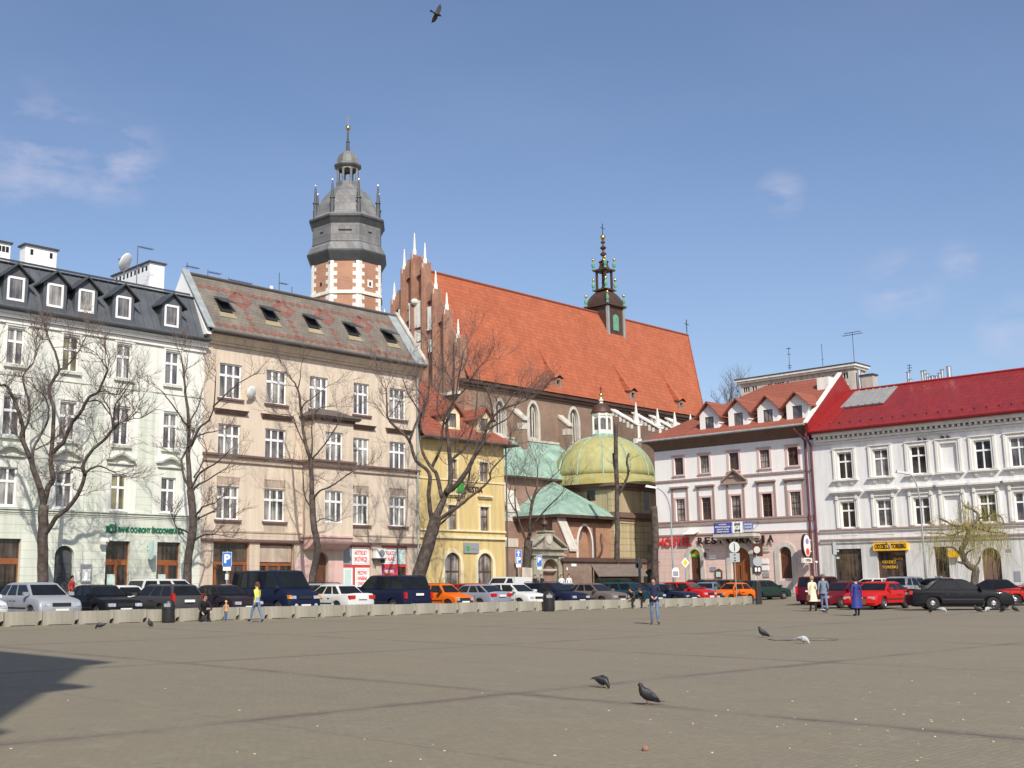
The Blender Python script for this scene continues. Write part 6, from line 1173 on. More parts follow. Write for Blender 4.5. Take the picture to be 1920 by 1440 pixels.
    s.hexa([(xx - 1., yq - 1.75, z1 - 3.75), (xx + .8, yq - 1.75, z1 - 3.75), (xx + .8, yq - .2, z1 - .35), (xx - 1., yq - .2, z1 - .35), (xx - 1., yq - 1.75, z1 - 3.5), (xx + .8, yq - 1.75, z1 - 3.5), (xx + .8, yq - .2, z1), (xx - 1., yq - .2, z1)]); s.build('stone_block', M['stone'], bo)
sidechapel()
# ---------------- domed chapel
_q = pq(OS.x, OS.y)[1] - .3; _p = _q * .8067 / .614; _x = xy(_p, _q); OD = Vector((_x[0], _x[1], 1.)); FD = Frame(OD, ANG_A)
def domed():
    B = empty('domed_chapel', OD, ANG_A, 'square ochre chapel with a green and gold copper dome and white lantern', 'chapel')
    S = 9.0; c = S / 2; he = FD.h(1180, 908); sc = FD.h(1190, 968); m = MB(); m.box(0, S, 0, S, sc - .35, he); m.build('upper_wall', M['chapel_wall'], B); m = MB(); m.box(-.12, S + .12, -.12, S + .12, -2, sc - .36); m.build('lower_wall', M['chapel_rust'], B)
    s = MB(); s.box(-.45, S + .45, -.45, S + .45, sc - .22, sc + .1); s.box(-.3, S + .3, -.3, S + .3, sc - .5, sc - .222); s.box(-.3, S + .3, -.3, S + .3, sc + .102, sc + .3); s.build('cornice', M['chapel_trim'], B); s = MB(); s.box(-.2, S + .2, -.2, S + .2, sc - .75, sc - .502); s.build('cornice', M['chapel_rust'], B)
    p = MB(); [p.box(x - .25, x + .25, -.1, -.002, sc + .31, he - .02) for x in (.27, S * .52, S - .3)]; [p.box(-.1, -.002, y - .25, y + .25, sc + .31, he - .02) for y in (.27, S * .5, S - .3)]; p.build('pilaster', M['chapel_rust'], B)
    q = MB(); xx = FD.sx(1211, 935); q.box(xx - .45, xx + .45, -.03, .1, FD.h(1210, 956), FD.h(1210, 920)); yy = 2.6; q.box(-.03, .1, yy - .5, yy + .5, he - 1.6, he - .5); q.build('window', M['glass_dark'], B); q = MB(); xx = FD.sx(1218, 1030); q.box(xx - .45, xx + .45, -.16, -.1, FD.h(1218, 1036), FD.h(1218, 1021)); q.build('window', M['glass_dark'], B)
    cc = (c, c, 0); hz = lambda y: FD.hit(1137, y, 'y', c)[2]; k = (FD.w(c, c, 0).y) / FPX; 
    ev = MB(); n = 24; sk = []
    for r_, z in ((6.2, he + .0), (5.9, he + .55), (5.15, he + 1.05)):
        ring = []
        for i in range(n):
            t = 2 * pi * i / n; sq = 1 / max(abs(cos(t)), abs(sin(t))); f = {6.2: .72, 5.9: .5, 5.15: .12}[r_]; rr = r_ * ((1 - f) + f * min(sq, 1.28) * .86); ring.append((c + rr * cos(t), c + rr * sin(t), z))
        sk.append(ring)
    for a, b in zip(sk, sk[1:]):
        for i in range(n): j = (i + 1) % n; ev.face([a[i], a[j], b[j], b[i]])
    ev.face([tuple((p[0], p[1], p[2])) for p in sk[0]][::-1]); ev.build('dome_skirt', M['dome_skirt'], B)
    u = MB(); u.box(-.5, S + .5, -.5, S + .5, he - .3, he - .01); u.box(-.25, S + .25, -.25, S + .25, he - .6, he - .302); u.build('cornice', M['chapel_trim'], B)
    zt = hz(822); z0 = he + 1.02; R = 5.1; rl = 19 * k; prof = [(R * 1.0, z0)]; H = zt - z0
    for i in range(1, 11): t = i / 10 * 1.33; prof.append((R * cos(t) ** .9 * 1.0 if i < 10 else rl * 1.2, z0 + H * sin(t) / sin(1.33)))
    lathe_part('dome', prof, cc, 32, 'dome_green', B, smooth=True); rb = MB()
    for i in range(12):
        t = 2 * pi * i / 12 + .13; pts = [(c + (r_ + .03) * cos(t), c + (r_ + .03) * sin(t), z) for r_, z in prof]; rb.tube(pts, .07, 4)
    rb.build('rib', M['copper_green'], B)
    L = empty('lantern', (0, 0, 0)); L.parent = B; rl = 17.5 * k
    lathe_part('base', [(rl * 1.25, zt - .1), (rl * 1.2, zt + .3), (rl * 1.05, zt + .4)], cc, 16, 'copper_green', L); lathe_part('drum', [(rl, zt + .35), (rl, hz(783)), (rl * 1.1, hz(782)), (rl * 1.16, hz(778)), (rl * 1.1, hz(777))], cc, 8, 'cream_white', L, pi / 8)
    q = MB()
    for i in range(8):
        t = 2 * pi * i / 8 + pi / 8 + pi / 8; d = Vector((-sin(t), cos(t), 0)); nn_ = Vector((cos(t), sin(t), 0)); ctr = Vector((c, c, 0)) + nn_ * rl * .924
        pts = arch_pts(-.28, .28, hz(808), hz(786)); q.face([tuple(ctr + d * p[0] + nn_ * .02 + Vector((0, 0, p[1]))) for p in pts])
    q.build('window', M['glass'], L, fix=False); q = MB()
    for i in range(8): t = 2 * pi * i / 8 + pi / 8; q.tube([(c + rl * 1.06 * cos(t), c + rl * 1.06 * sin(t), zt + .3), (c + rl * 1.06 * cos(t), c + rl * 1.06 * sin(t), hz(783))], .12, 6)
    q.build('column', M['cream_white'], L)
    lathe_part('cap', [(rl * 1.2, hz(777)), (rl * 1.1, hz(774)), (rl * 1.0, hz(769)), (rl * .75, hz(763)), (rl * .4, hz(759)), (.15, hz(757.5))], cc, 16, 'bronze', L, smooth=True)
    lathe_part('finial', [(.22, hz(758)), (.12, hz(755)), (.28, hz(753)), (.12, hz(750)), (.08, hz(745))], cc, 8, 'cream_white', L); q = MB(); q.ball((c, c, hz(742.5)), .24, 10); q.build('ball', M['gold'], L, smooth=True); q = MB(); cross(q, c, c, hz(740), hz(727) - hz(740), .035); q.build('cross', M['bronze'], L)
domed()
# ---------------- churchyard wall, portal
def churchyard():
    g0 = at(1057, 1092, 98.5); g1 = at(1236, 1092, 108.5); d = (g1 - g0); ang = atan2(d.y, d.x); z = .8; f = Frame((g0.x, g0.y, z), ang); Ln = Vector((d.x, d.y)).length; B = empty('churchyard_wall', f.o, ang, 'mottled brick churchyard wall with dark coping right of the stone portal', 'wall')
    h = avg(f.h(1060, 1056), f.h(1230, 1052)); ga = (f.sx(1206, 1070), f.sx(1233, 1070), -.5, h - .55, 'arch'); m = MB(); wall(m, 0, Ln, -1.2, h, [ga], 0, .35); m.box(0, Ln, .36, .5, -1.2, h); m.build('brickwork', M['wall_brick'], B); c = MB(); c.prism([(-.2, h), (.6, h), (.25, h + .35)], -.1, Ln, 'x'); c.build('coping', M['bronze'], B)
    q = MB(); q.prism(arch_pts(ga[0] + .02, ga[1] - .02, -.5, ga[3] - .02), .3, .34, 'y'); q.build('gate', M['dark_in'], B)
    q = MB(); q.box(f.sx(1071, 1060), f.sx(1080, 1060), -.05, -.002, f.h(1075, 1062), f.h(1075, 1057)); q.box(f.sx(1062, 1068), f.sx(1064, 1068), -.05, -.002, f.h(1063, 1069), f.h(1063, 1064)); q.build('plaque', M['sign_white'], B)
    g = at(1027, 1092, 98); F_ = Frame((g.x, g.y, .8), ang); P = empty('portal', F_.o, ang, 'weathered stone gateway with broken pediment, urn finial and iron gate', 'gateway'); hz = lambda y: F_.h(1027, y, -.3); w = F_.sx(1054, 1050, -.3) ; w0 = F_.sx(999, 1050, -.3)
    ht = hz(1042); a, b = F_.sx(1013, 1070), F_.sx(1043, 1070); m = MB(); wall(m, w0, w, -.6, ht, [(a, b, -.5, hz(1048), 'arch')], -.3, .7); m.face([(w0, -.3, -.6), (w0, .4, -.6), (w0, .4, ht), (w0, -.3, ht)]); m.build('stonework', M['stone_grey'], P)
    s = MB(); s.box(w0 - .3, w + .3, -.55, .5, ht, ht + .14); s.box(w0 - .15, w + .15, -.42, .45, ht + .142, ht + .5); s.box(w0 - .4, w + .4, -.65, .5, ht + .502, ht + .66); [s.box(q - .28, q + .28, -.42, -.302, -.6, ht - .002) for q in (w0 + .3, w - .3)]; [s.box(q - .34, q + .34, -.48, -.422, z_, z_ + .2) for q in (w0 + .3, w - .3) for z_ in (1.4, ht - .3)]
    zp = ht + .66
    for s_ in (-1, 1): m_ = (w0 + w) / 2; hw = (w - w0) / 2 + .45; s.hexa([(m_ + s_ * hw, -.6, zp), (m_ + s_ * .55, -.6, zp + .95), (m_ + s_ * .55, .4, zp + .95), (m_ + s_ * hw, .4, zp), (m_ + s_ * hw, -.6, zp + .14), (m_ + s_ * .55, -.6, zp + 1.15), (m_ + s_ * .55, .4, zp + 1.15), (m_ + s_ * hw, .4, zp + .14)])
    s.prism([(w0 - .2, zp), (w + .2, zp), (m_ + .5, zp + .9), (m_ - .5, zp + .9)], -.25, .3, 'y'); s.box(m_ - .5, m_ + .5, -.5, .35, zp, zp + 1.3); s.box(m_ - .62, m_ + .62, -.62, .4, zp + 1.3, zp + 1.42); s.build('pediment', M['stone_grey'], P)
    q = MB(); q.lathe([(.01, 0), (.36, 0), (.36, .06), (.01, .08)], n=14); q.v = [(v[0] + m_, -.5 - v[2], v[1] + zp + .65) for v in q.v]; q.build('medallion', M['stone'], P)
    lathe_part('urn', [(.22, 0), (.1, .15), (.12, .3), (.36, .55), (.3, .8), (.12, .95), (.06, 1.2), (.1, 1.25), (.03, 1.4)], (m_, 0, zp + 1.42), 10, 'bronze', P)
    q = MB(); q.box(a, b, .3, .34, -.5, hz(1048)); q.build('gate', M['old_brick'], P, label='brick-red boarded gate leaf'); q = MB(); q.box(a - .1, b + .1, -.1, .05, hz(1070), hz(1067)); q.build('cross_bar', M['stone'], P)
    # rubble pier left of the portal
    g = at(975, 1092, 96); F2 = Frame((g.x, g.y, .7), ang); R_ = empty('rubble_wall', F2.o, ang, 'short stained rubble wall between the yellow house and the portal', 'wall'); m = MB(); n = 7; rng = random.Random(5); x0, x1 = F2.sx(949, 1070), F2.sx(997, 1070); zt = F2.h(965, 1056)
    m.box(x0, x0 + (x1 - x0) * .45, 0, .6, -1, zt); m.box(x0 + (x1 - x0) * .45, x1, .2, .6, -1, zt - 1.2); m.build('masonry', M['wall_brick'], R_)
churchyard()
# ================================================================= trees
K('bark', (.055, .042, .036), var=.3, vs=3, col2=(.095, .075, .062), streak=.2, fine=.2, bump=.6, bs=14)
K('bark_pale', (.16, .13, .105), var=.25, vs=3, col2=(.11, .09, .075), fine=.15, bump=.5, bs=14)
K('twig', (.12, .088, .075), var=.2)
K('willow', (.29, .25, .06), var=.25, vs=2, col2=(.24, .19, .05))
K('limewash', (.55, .5, .43), var=.25, vs=2, streak=.4)
def limb(mb, pts, r0, r1, n=7, mi=0, rng=None, wob=.0):
    P = [Vector(p) for p in pts]; out = []; rad = []; m = len(P); sub = 4
    for i in range(m - 1):          # Catmull-Rom through the traced points
        a = P[max(0, i - 1)]; b = P[i]; c = P[i + 1]; d = P[min(m - 1, i + 2)]
        for k in range(sub):
            t = k / sub; q = .5 * ((2 * b) + (c - a) * t + (2 * a - 5 * b + 4 * c - d) * t * t + (-a + 3 * b - 3 * c + d) * t ** 3)
            if rng and wob and (i or k): q = q + Vector((rng.gauss(0, wob), rng.gauss(0, wob), rng.gauss(0, wob)))
            out.append(q)
    out.append(P[-1]); N_ = len(out)
    rad = [r0 + (r1 - r0) * (i / (N_ - 1)) ** .8 for i in range(N_)]; mb.tube(out, rad, n, mi); return out, rad
def twigs(mb, p, d, L, r, rng, depth, up=.25, n=3):
    """a side shoot that forks again and again"""
    segs = 3 if depth else 2; pts = [p]; q = p.copy(); dd = d.normalized()
    for i in range(segs):
        dd = (dd + Vector((rng.gauss(0, .24), rng.gauss(0, .24), rng.gauss(0, .2) + up * .35))).normalized(); q = q + dd * L / segs; pts.append(q.copy())
    mb.tube(pts, [r * (1 - .65 * i / segs) for i in range(segs + 1)], n, cap=False)
    if depth <= 0: return
    for i in range(1, segs + 1):
        for k in range(2 if i < segs else 3):
            nd = (dd + Vector((rng.uniform(-1, 1), rng.uniform(-1, 1), rng.uniform(-.5, .9))) * .85).normalized(); twigs(mb, pts[i], nd, L * rng.uniform(.45, .75), r * .55, rng, depth - 1, up)
def tree(label, D, limbs, seed, sc=(1, 0, 0), tw=1.0, base=None, group='bare trees along the square', mt='bark', tl=1.5, crown_from=.35, name='bare_tree', depth=2, kick=1.):
    """limbs: (list of traced pixels, width px at start, width px at end, depth drift in metres)"""
    rng = random.Random(seed); s, ox, oy = sc; px0, py0 = limbs[0][0][0]; b = at(px0 * s + ox, py0 * s + oy, D); bz = base if base is not None else G(b.x, b.y) + .1
    root = empty(name, (b.x, b.y, bz), 0, label, 'tree', group); o = Vector((b.x, b.y, bz)); tk = MB(); cr = MB()
    for li, (pts, w0, w1, drift) in enumerate(limbs):
        W_ = []; n = len(pts)
        for i, (x, y) in enumerate(pts): t = i / (n - 1); W_.append(at(x * s + ox, y * s + oy, D + (drift[0] + (drift[1] - drift[0]) * t)) - o)
        if li == 0: W_ = [Vector((W_[0].x, W_[0].y, -.25))] + W_
        k = D / FPX / 2; out, rad = limb(tk, W_, w0 * k * 1.15, w1 * k * 1.3, 9 if li == 0 else 7, 0, rng, .012)
        if tw <= 0: continue
        L_ = sum((a - c).length for a, c in zip(out, out[1:])); acc = 0
        for i in range(1, len(out)):
            acc += (out[i] - out[i - 1]).length; f = acc / L_
            if li == 0 or f < crown_from: continue
            if rng.random() < .52 * tw: d = (out[i] - out[i - 1]).normalized(); sd = Vector((rng.uniform(-1, 1), rng.uniform(-1, 1), rng.uniform(-.3, .8))).normalized(); twigs(cr, out[i], d * .4 + sd * kick, tl * rng.uniform(.5, 1.1), min(rad[i] * .5, .024), rng, depth - (1 if rng.random() < .35 else 0))
        for k_ in range(int(3 * tw) if li else 0): twigs(cr, out[-1], (out[-1] - out[-2]).normalized() + Vector((rng.uniform(-.6, .6), rng.uniform(-.6, .6), rng.uniform(-.3, .6))), tl * rng.uniform(.7, 1.2), max(.012, rad[-1] * .7), rng, depth)
    tk.build('trunk', M[mt], root, smooth=True)
    if cr.v: cr.build('crown', M['twig'], root, fix=False)
    return root
S1 = (1 / 2.88, 0, 600)
tree('tall bare tree with five forking limbs in front of the mint green bank building', 57.5, [([(230, 1440), (232, 1300), (232, 1150), (236, 1000)], 19, 15, (0, 0)), ([(236, 1010), (220, 920), (185, 820), (160, 740), (120, 640), (120, 560), (70, 420), (30, 355), (0, 350), (-20, 300)], 12, 3, (0, -1.5)),
    ([(160, 745), (132, 660), (130, 600), (160, 520), (150, 420), (125, 310), (180, 230)], 6, 2.2, (-.6, .6)), ([(182, 800), (180, 700), (215, 630), (260, 530), (250, 430), (190, 370)], 6, 2, (0, 1.6)), ([(238, 990), (262, 900), (286, 860), (275, 760), (285, 600), (290, 480), (265, 370), (320, 270), (295, 170), (265, 105)], 11, 3, (0, 1.2)),
    ([(320, 270), (370, 240), (430, 160), (465, 90)], 4, 1.5, (1, 1.6)), ([(280, 720), (340, 660), (380, 570), (440, 490), (480, 420), (530, 390), (560, 320), (580, 270)], 8, 3, (.4, -1.2)), ([(190, 700), (225, 685), (265, 665)], 3, 2, (.2, .4)), ([(236, 1160), (262, 1130), (300, 1070), (380, 1000), (440, 900), (455, 830), (450, 780), (500, 700), (560, 650), (610, 590), (640, 560)], 9, 3.5, (0, -1.8)),
    ([(455, 830), (500, 800), (540, 790), (600, 815)], 4.5, 1.8, (-1, -1.6)), ([(610, 592), (590, 480), (560, 430)], 3, 1.5, (-1.6, -1.2)), ([(610, 590), (620, 470), (650, 420), (690, 360)], 3, 1.3, (-1.6, -2.4)), ([(445, 805), (400, 795), (385, 808)], 3.5, 2.5, (-1, -.6)), ([(530, 390), (570, 385), (640, 400), (700, 330)], 3, 1.2, (-1, -2)), ([(480, 440), (540, 440), (600, 520)], 3, 1.5, (-.6, .8))], 11, S1)
S2 = (1 / 3.131, 280, 640)
tree('slim bare tree with upswept shoots between the mint and tan buildings', 61.5, [([(222, 1420), (232, 1250), (258, 1080), (240, 870)], 15, 11, (0, 0)), ([(240, 880), (230, 720), (230, 600), (232, 490), (212, 300), (205, 200), (185, 80)], 10, 2, (0, .8)), ([(232, 500), (200, 470), (170, 420), (110, 340), (70, 290)], 4, 1.5, (.2, -1)), ([(230, 495), (255, 440), (280, 400), (300, 340), (312, 290)], 3.5, 1.2, (.2, 1)), ([(233, 620), (265, 560), (300, 500), (350, 460), (378, 380), (390, 210)], 5.5, 1.5, (.1, -1.2)),
    ([(376, 385), (430, 330), (520, 250), (620, 190)], 3.5, 1.2, (-.9, -1.8)), ([(234, 640), (280, 560), (330, 540), (400, 525)], 4, 1.5, (0, 1.3)), ([(243, 870), (300, 770), (400, 710), (470, 640)], 5, 1.4, (0, -1.3)), ([(248, 880), (290, 840), (350, 810), (450, 745)], 5, 1.6, (0, .8)), ([(262, 1035), (290, 1000), (320, 970), (382, 950)], 4.5, 2, (0, -1)), ([(262, 1170), (310, 1140), (380, 1132)], 4, 2.5, (0, -.8)), ([(236, 860), (205, 800), (190, 710), (215, 640), (240, 590)], 5, 2.5, (0, .9)), ([(262, 800), (300, 740), (335, 640)], 3.5, 2, (0, 1)), ([(258, 1060), (350, 1010), (385, 1000)], 3.5, 2, (0, .6)), ([(240, 1130), (200, 1110), (160, 1095)], 3.5, 2.5, (0, -.8)), ([(205, 200), (220, 150), (225, 90)], 2.5, 1.2, (.8, 1))], 23, S2, tw=.8, tl=1.2)
tree('thin bare tree before the bay window of the tan building', 69, [([(955, 1410), (985, 1240), (985, 1180), (965, 1080), (955, 900)], 13, 9, (0, 0)), ([(955, 910), (945, 700), (915, 600), (895, 450), (885, 350), (870, 280), (850, 240), (810, 190)], 8.5, 1.5, (0, 1)), ([(870, 285), (885, 220), (890, 150)], 2.5, 1, (.8, .6)), ([(955, 935), (1000, 880), (1070, 850), (1140, 800), (1200, 760)], 4, 1.4, (0, -1.4)), ([(950, 700), (1000, 640), (1060, 560), (1110, 480)], 3.5, 1.2, (.2, -1)), ([(947, 720), (957, 600), (955, 480), (990, 400), (1080, 380)], 3.5, 1.2, (.2, 1.2)), ([(955, 990), (910, 900), (900, 750)], 3, 1.5, (0, -.8)), ([(893, 430), (905, 370), (960, 330), (1050, 260)], 3, 1, (.7, -.5)), ([(915, 610), (870, 520), (840, 440), (770, 430)], 2.6, 1, (.3, -.9)), ([(958, 1080), (1020, 1040), (1100, 1060)], 2.5, 1, (0, .8))], 31, S2, tw=.8, tl=1.4)
S4 = (1 / 3.13, 700, 640)
tree('large leaning bare tree with a wide crown before the yellow townhouse', 72, [([(262, 1400), (290, 1300), (325, 1180), (352, 1090), (368, 1020)], 25, 17, (0, 0)), ([(352, 1060), (335, 1000), (325, 900), (325, 770), (250, 700), (210, 580), (130, 500), (85, 450), (80, 380), (75, 290)], 9, 2, (0, -1.5)), ([(212, 585), (250, 480), (270, 430), (300, 350), (260, 280)], 4.5, 1.5, (-1, .5)), ([(366, 1030), (400, 960), (430, 880), (450, 830), (450, 700), (440, 600), (430, 500), (450, 400), (470, 350), (460, 240)], 13, 2.5, (0, 1)), ([(402, 915), (370, 780), (340, 740), (290, 650), (270, 500), (290, 400), (320, 330), (330, 150), (330, 40)], 7.5, 1.8, (0, 1.8)),
    ([(340, 742), (372, 680), (400, 590), (410, 480), (440, 400), (480, 330), (500, 220), (530, 60)], 6, 1.5, (.8, -1)), ([(428, 890), (500, 830), (560, 740), (590, 680), (640, 600), (660, 520), (700, 450), (750, 400), (840, 370)], 10, 2.5, (0, -2)), ([(698, 455), (690, 350), (640, 240)], 4, 1.2, (-1.2, -1.6)), ([(450, 705), (520, 640), (560, 580), (600, 430), (610, 300)], 5.5, 1.4, (.4, 1.6)), ([(376, 1050), (440, 1010), (500, 970), (560, 920), (680, 820), (690, 760), (790, 650)], 7, 1.6, (0, -1.4)), ([(500, 935), (550, 850), (570, 740), (600, 640)], 5, 2, (-.3, 1)), ([(380, 1085), (420, 1050), (470, 1000)], 4, 2.5, (0, .8)), ([(285, 540), (260, 400), (200, 300), (170, 200)], 3.5, 1.2, (.6, .2)), ([(660, 520), (740, 480), (800, 440), (860, 330)], 3.5, 1.2, (-1.4, -.4)), ([(440, 500), (380, 420), (380, 300), (410, 180)], 3.5, 1.2, (.6, 2)), ([(475, 340), (540, 280), (600, 180), (650, 120)], 3, 1.1, (.2, -1.2)), ([(760, 400), (830, 300), (900, 280)], 2.5, 1, (-1.8, -2.2))], 47, S4, tw=1.1, tl=1.7)
S5 = (1 / 3.274, 920, 720)
tree('small vase-shaped bare tree with whitewashed foot beside the stone portal', 93, [([(215, 1210), (222, 1100), (232, 960)], 15, 12, (0, 0)), ([(228, 970), (205, 930), (180, 860), (150, 740), (150, 640)], 5, 1.5, (0, -.8)), ([(232, 960), (250, 740), (280, 640), (290, 510)], 6, 1.5, (0, 1)), ([(240, 930), (280, 840), (340, 770), (430, 680)], 4.5, 1.5, (0, -1.2)), ([(236, 900), (265, 700), (330, 620), (430, 520)], 4, 1.2, (0, .6)), ([(160, 790), (110, 700), (130, 600)], 2.5, 1, (-.6, -.9)), ([(252, 730), (215, 640), (220, 560)], 2.5, 1, (.4, .9))], 53, S5, tw=.75, tl=1.9, base=.75)
_t = at(985, 1092, 93); lw = empty('tree_guard', (_t.x - .28, _t.y - .5, .7), 0, 'whitewashed stone slab standing against the vase-shaped bare tree', 'slab'); m_ = MB(); m_.hexa([(-.1, -.15, -.3), (.75, -.15, -.3), (.75, .15, -.3), (-.1, .15, -.3), (0, -.12, 2.3), (.8, -.12, 2.25), (.8, .1, 2.25), (0, .1, 2.3)]); m_.build('slab', M['limewash'], lw)
tree('tall pollarded trunk with two short side branches in front of the domed chapel', 104, [([(775, 1085), (777, 900), (775, 700), (768, 400), (770, 235)], 10, 5.5, (0, 0)), ([(778, 690), (820, 620), (845, 540), (835, 480), (848, 425)], 5, 2.5, (0, -.6)), ([(770, 545), (757, 480), (752, 425)], 5, 3, (0, .4)), ([(845, 545), (855, 530)], 2.5, 1.5, (-.5, -.6))], 61, S5, tw=.25, tl=.9, depth=1, base=.9, group='lopped trunks in the churchyard')
tree('lopped bare trunk close against the corner of the hostel', 106, [([(1008, 1085), (1010, 900), (1000, 752)], 11, 10, (0, 0)), ([(998, 780), (992, 755)], 4, 4, (0, .1))], 67, S5, tw=0, base=.9, group='lopped trunks in the churchyard')
# faint distant tree behind the church roof
_o = at(1368, 760, 190); _r = random.Random(9); rt = empty('distant_tree', (_o.x, _o.y, 1), 0, 'faint bare treetop showing between the church roof and the old parapet', 'tree'); tk_, cr_ = MB(), MB()
_z = _o.z; tk_.tube([(0, 0, 0), (.2, 0, _z * .6), (0, 0, _z)], [.35, .25, .1], 7)
for i in range(46): z0 = _z * _r.uniform(.55, 1.0); a = _r.uniform(0, 2 * pi); twigs(cr_, Vector((0, 0, z0)), Vector((cos(a), sin(a), 1.3)), _r.uniform(2.5, 4.6), .06, _r, 2, .5)
tk_.build('trunk', M['bark'], rt); cr_.build('crown', M['bark_pale'], rt, fix=False)
# weeping willow
def willow():
    D = 72; S = (1 / 4.8, 1520, 900); rng = random.Random(77)
    L = [([(1475, 960), (1482, 860), (1480, 800), (1410, 760), (1370, 680), (1360, 620), (1400, 540), (1432, 450)], 13, 6.5, (0, 0)), ([(1432, 455), (1455, 400), (1500, 350), (1500, 300), (1450, 260)], 6, 3, (0, 1)), ([(1432, 460), (1400, 420), (1300, 410), (1230, 380), (1170, 350)], 4.5, 2, (0, -1.2)), ([(1370, 690), (1320, 640), (1280, 610), (1225, 600)], 4, 2.5, (0, .8)), ([(1385, 720), (1410, 650), (1460, 625)], 3, 2, (0, -.6)), ([(1405, 765), (1370, 745), (1335, 740)], 5, 3.5, (0, -.7)), ([(1475, 800), (1500, 760), (1520, 715), (1525, 690)], 3.5, 2, (0, .5)), ([(1505, 345), (1600, 330), (1700, 320), (1740, 400)], 3.5, 1.5, (.5, -.8)), ([(1500, 350), (1560, 420), (1600, 470)], 3, 1.5, (.5, 1.6)), ([(1400, 430), (1330, 480), (1250, 500), (1180, 480), (1060, 480)], 3, 1.3, (0, 1.5)), ([(1455, 265), (1400, 250), (1380, 230)], 2.5, 1.5, (.8, .2)), ([(1450, 400), (1520, 440), (1640, 470), (1760, 480)], 3, 1.3, (.2, -1.8))]
    r = tree('weeping willow with crooked trunk and hanging yellow-green shoots beside the arched gateway', D, L, 5, S, tw=0, name='weeping_willow', mt='bark_pale', group=None); o = r.location; cr = MB()
    def P(x, y, d): return at(x / 4.8 + 1520, y / 4.8 + 900, D + d) - o
    roots = [((a[0] + (b[0] - a[0]) * u), (a[1] + (b[1] - a[1]) * u), lm[3][1] * .8) for lm in L[1:] if lm[0][-1][1] < 520 for a, b in zip(lm[0], lm[0][1:]) for u in (0, .33, .66, 1)]
    for i in range(235):
        x0, y0, d0 = rng.choice(roots); sx_ = rng.gauss(0, 1) * 55 + (x0 - 1430) * .22; x1 = max(990, min(1870, x0 + sx_)); d1 = d0 + rng.uniform(-1.6, 1.6); yt = y0 - rng.uniform(-30, 60); yb = max(yt + 80, rng.uniform(420, 890)); pts = [P(x0, y0, d0), P((x0 + x1) / 2, min(y0, yt) - 12, (d0 + d1) / 2), P(x1, yt + 25, d1)]
        for k in range(1, 5): pts.append(P(x1 + sx_ * .06 * k + rng.gauss(0, 6), yt + 25 + (yb - yt) * k / 4, d1 + rng.gauss(0, .05)))
        out, rad = [], []; w = rng.uniform(.006, .011); mb_ = MB(); cr.tube(pts, [w * 1.5, w * 1.3, w * 1.1, w, w * .9, w * .8, w * .5], 3, cap=False)
        for k in range(2): q = pts[rng.choice((2, 3, 4))]; cr.tube([q, q + Vector((rng.gauss(0, .2), rng.gauss(0, .2), -.15)), q + Vector((rng.gauss(0, .3), rng.gauss(0, .3), -rng.uniform(.6, 1.4)))], [w * .8, w * .7, w * .4], 3, cap=False)
    cr.build('crown', M['willow'], r, fix=False)
willow()
# ================================================================= vehicles
def paint(name, col, metal=.0, rough=.6): return K(name, [c * .8 for c in col], rough=rough, var=.03, vs=1.5, fine=.01, coat=.12, metal=metal * .5, spec=.12)
for n_, c_, mt_ in (('silver', (.42, .44, .47), .55), ('black', (.012, .013, .018), 0), ('grey', (.075, .072, .075), .3), ('navy', (.012, .018, .05), .1), ('white', (.74, .74, .71), 0), ('orange', (.80, .155, .012), 0), ('lilac', (.34, .35, .42), .5), ('taupe', (.20, .165, .155), .4), ('teal', (.012, .065, .095), .2), ('red', (.55, .015, .02), 0), ('darkred', (.15, .012, .02), .15), ('brightred', (.62, .02, .018), 0), ('blue', (.22, .28, .38), .5), ('green', (.02, .045, .035), .2), ('burgundy', (.10, .008, .025), .15), ('olive', (.10, .095, .06), .2), ('plum', (.03, .02, .03), .1)): paint('paint_' + n_, c_, mt_)
K('car_glass', (.012, .014, .016), rough=.06, spec=.22, var=.3, vs=1.2, fine=0); K('tyre', (.02, .02, .02), rough=.8); K('rim', (.42, .42, .43), metal=.8, rough=.35); K('rim_dark', (.10, .10, .10), rough=.5)
K('lamp_clear', (.50, .51, .53), rough=.1, spec=.8, var=.45, vs=9, metal=.3); K('lamp_red', (.50, .012, .012), rough=.15, spec=.7, var=.1, vs=12); K('lamp_amber', (.8, .25, .02), rough=.15, var=.1); K('trim_black', (.022, .022, .023), rough=.6)
#        L    W    H    hood belt deck ws0  ws1   rw1   rw0  wr  fa   ra
KIND = dict(hatch=(4.05, 1.70, 1.45, .86, .93, .95, 1.05, .30, -1.45, -1.90, .30, 1.22, -1.25), sedan=(4.50, 1.72, 1.43, .84, .92, .98, 1.0, .25, -.95, -1.50, .31, 1.32, -1.3), estate=(4.65, 1.74, 1.47, .86, .94, .96, 1.05, .3, -1.85, -2.2, .31, 1.35, -1.35),
            minivan=(4.75, 1.92, 1.82, .98, 1.08, 1.08, 1.35, .45, -2.0, -2.28, .34, 1.45, -1.45), van=(4.75, 1.84, 2.0, 1.02, 1.15, 1.15, 1.72, 1.1, -2.2, -2.33, .33, 1.55, -1.35), mini=(3.06, 1.38, 1.34, .80, .86, .88, .66, .18, -.95, -1.30, .27, .98, -.93), coupe=(4.30, 1.75, 1.34, .78, .88, .95, .85, .15, -1.0, -1.75, .31, 1.28, -1.25),
            liftback=(4.40, 1.70, 1.40, .82, .91, .98, .95, .25, -1.05, -1.85, .30, 1.3, -1.28), fourwheel=(4.2, 1.75, 1.78, 1.02, 1.1, 1.1, .95, .4, -1.85, -2.05, .37, 1.25, -1.2), boxvan=(4.3, 1.75, 1.95, .92, 1.0, 1.0, 1.1, .4, -.15, -.3, .31, 1.3, -1.25))
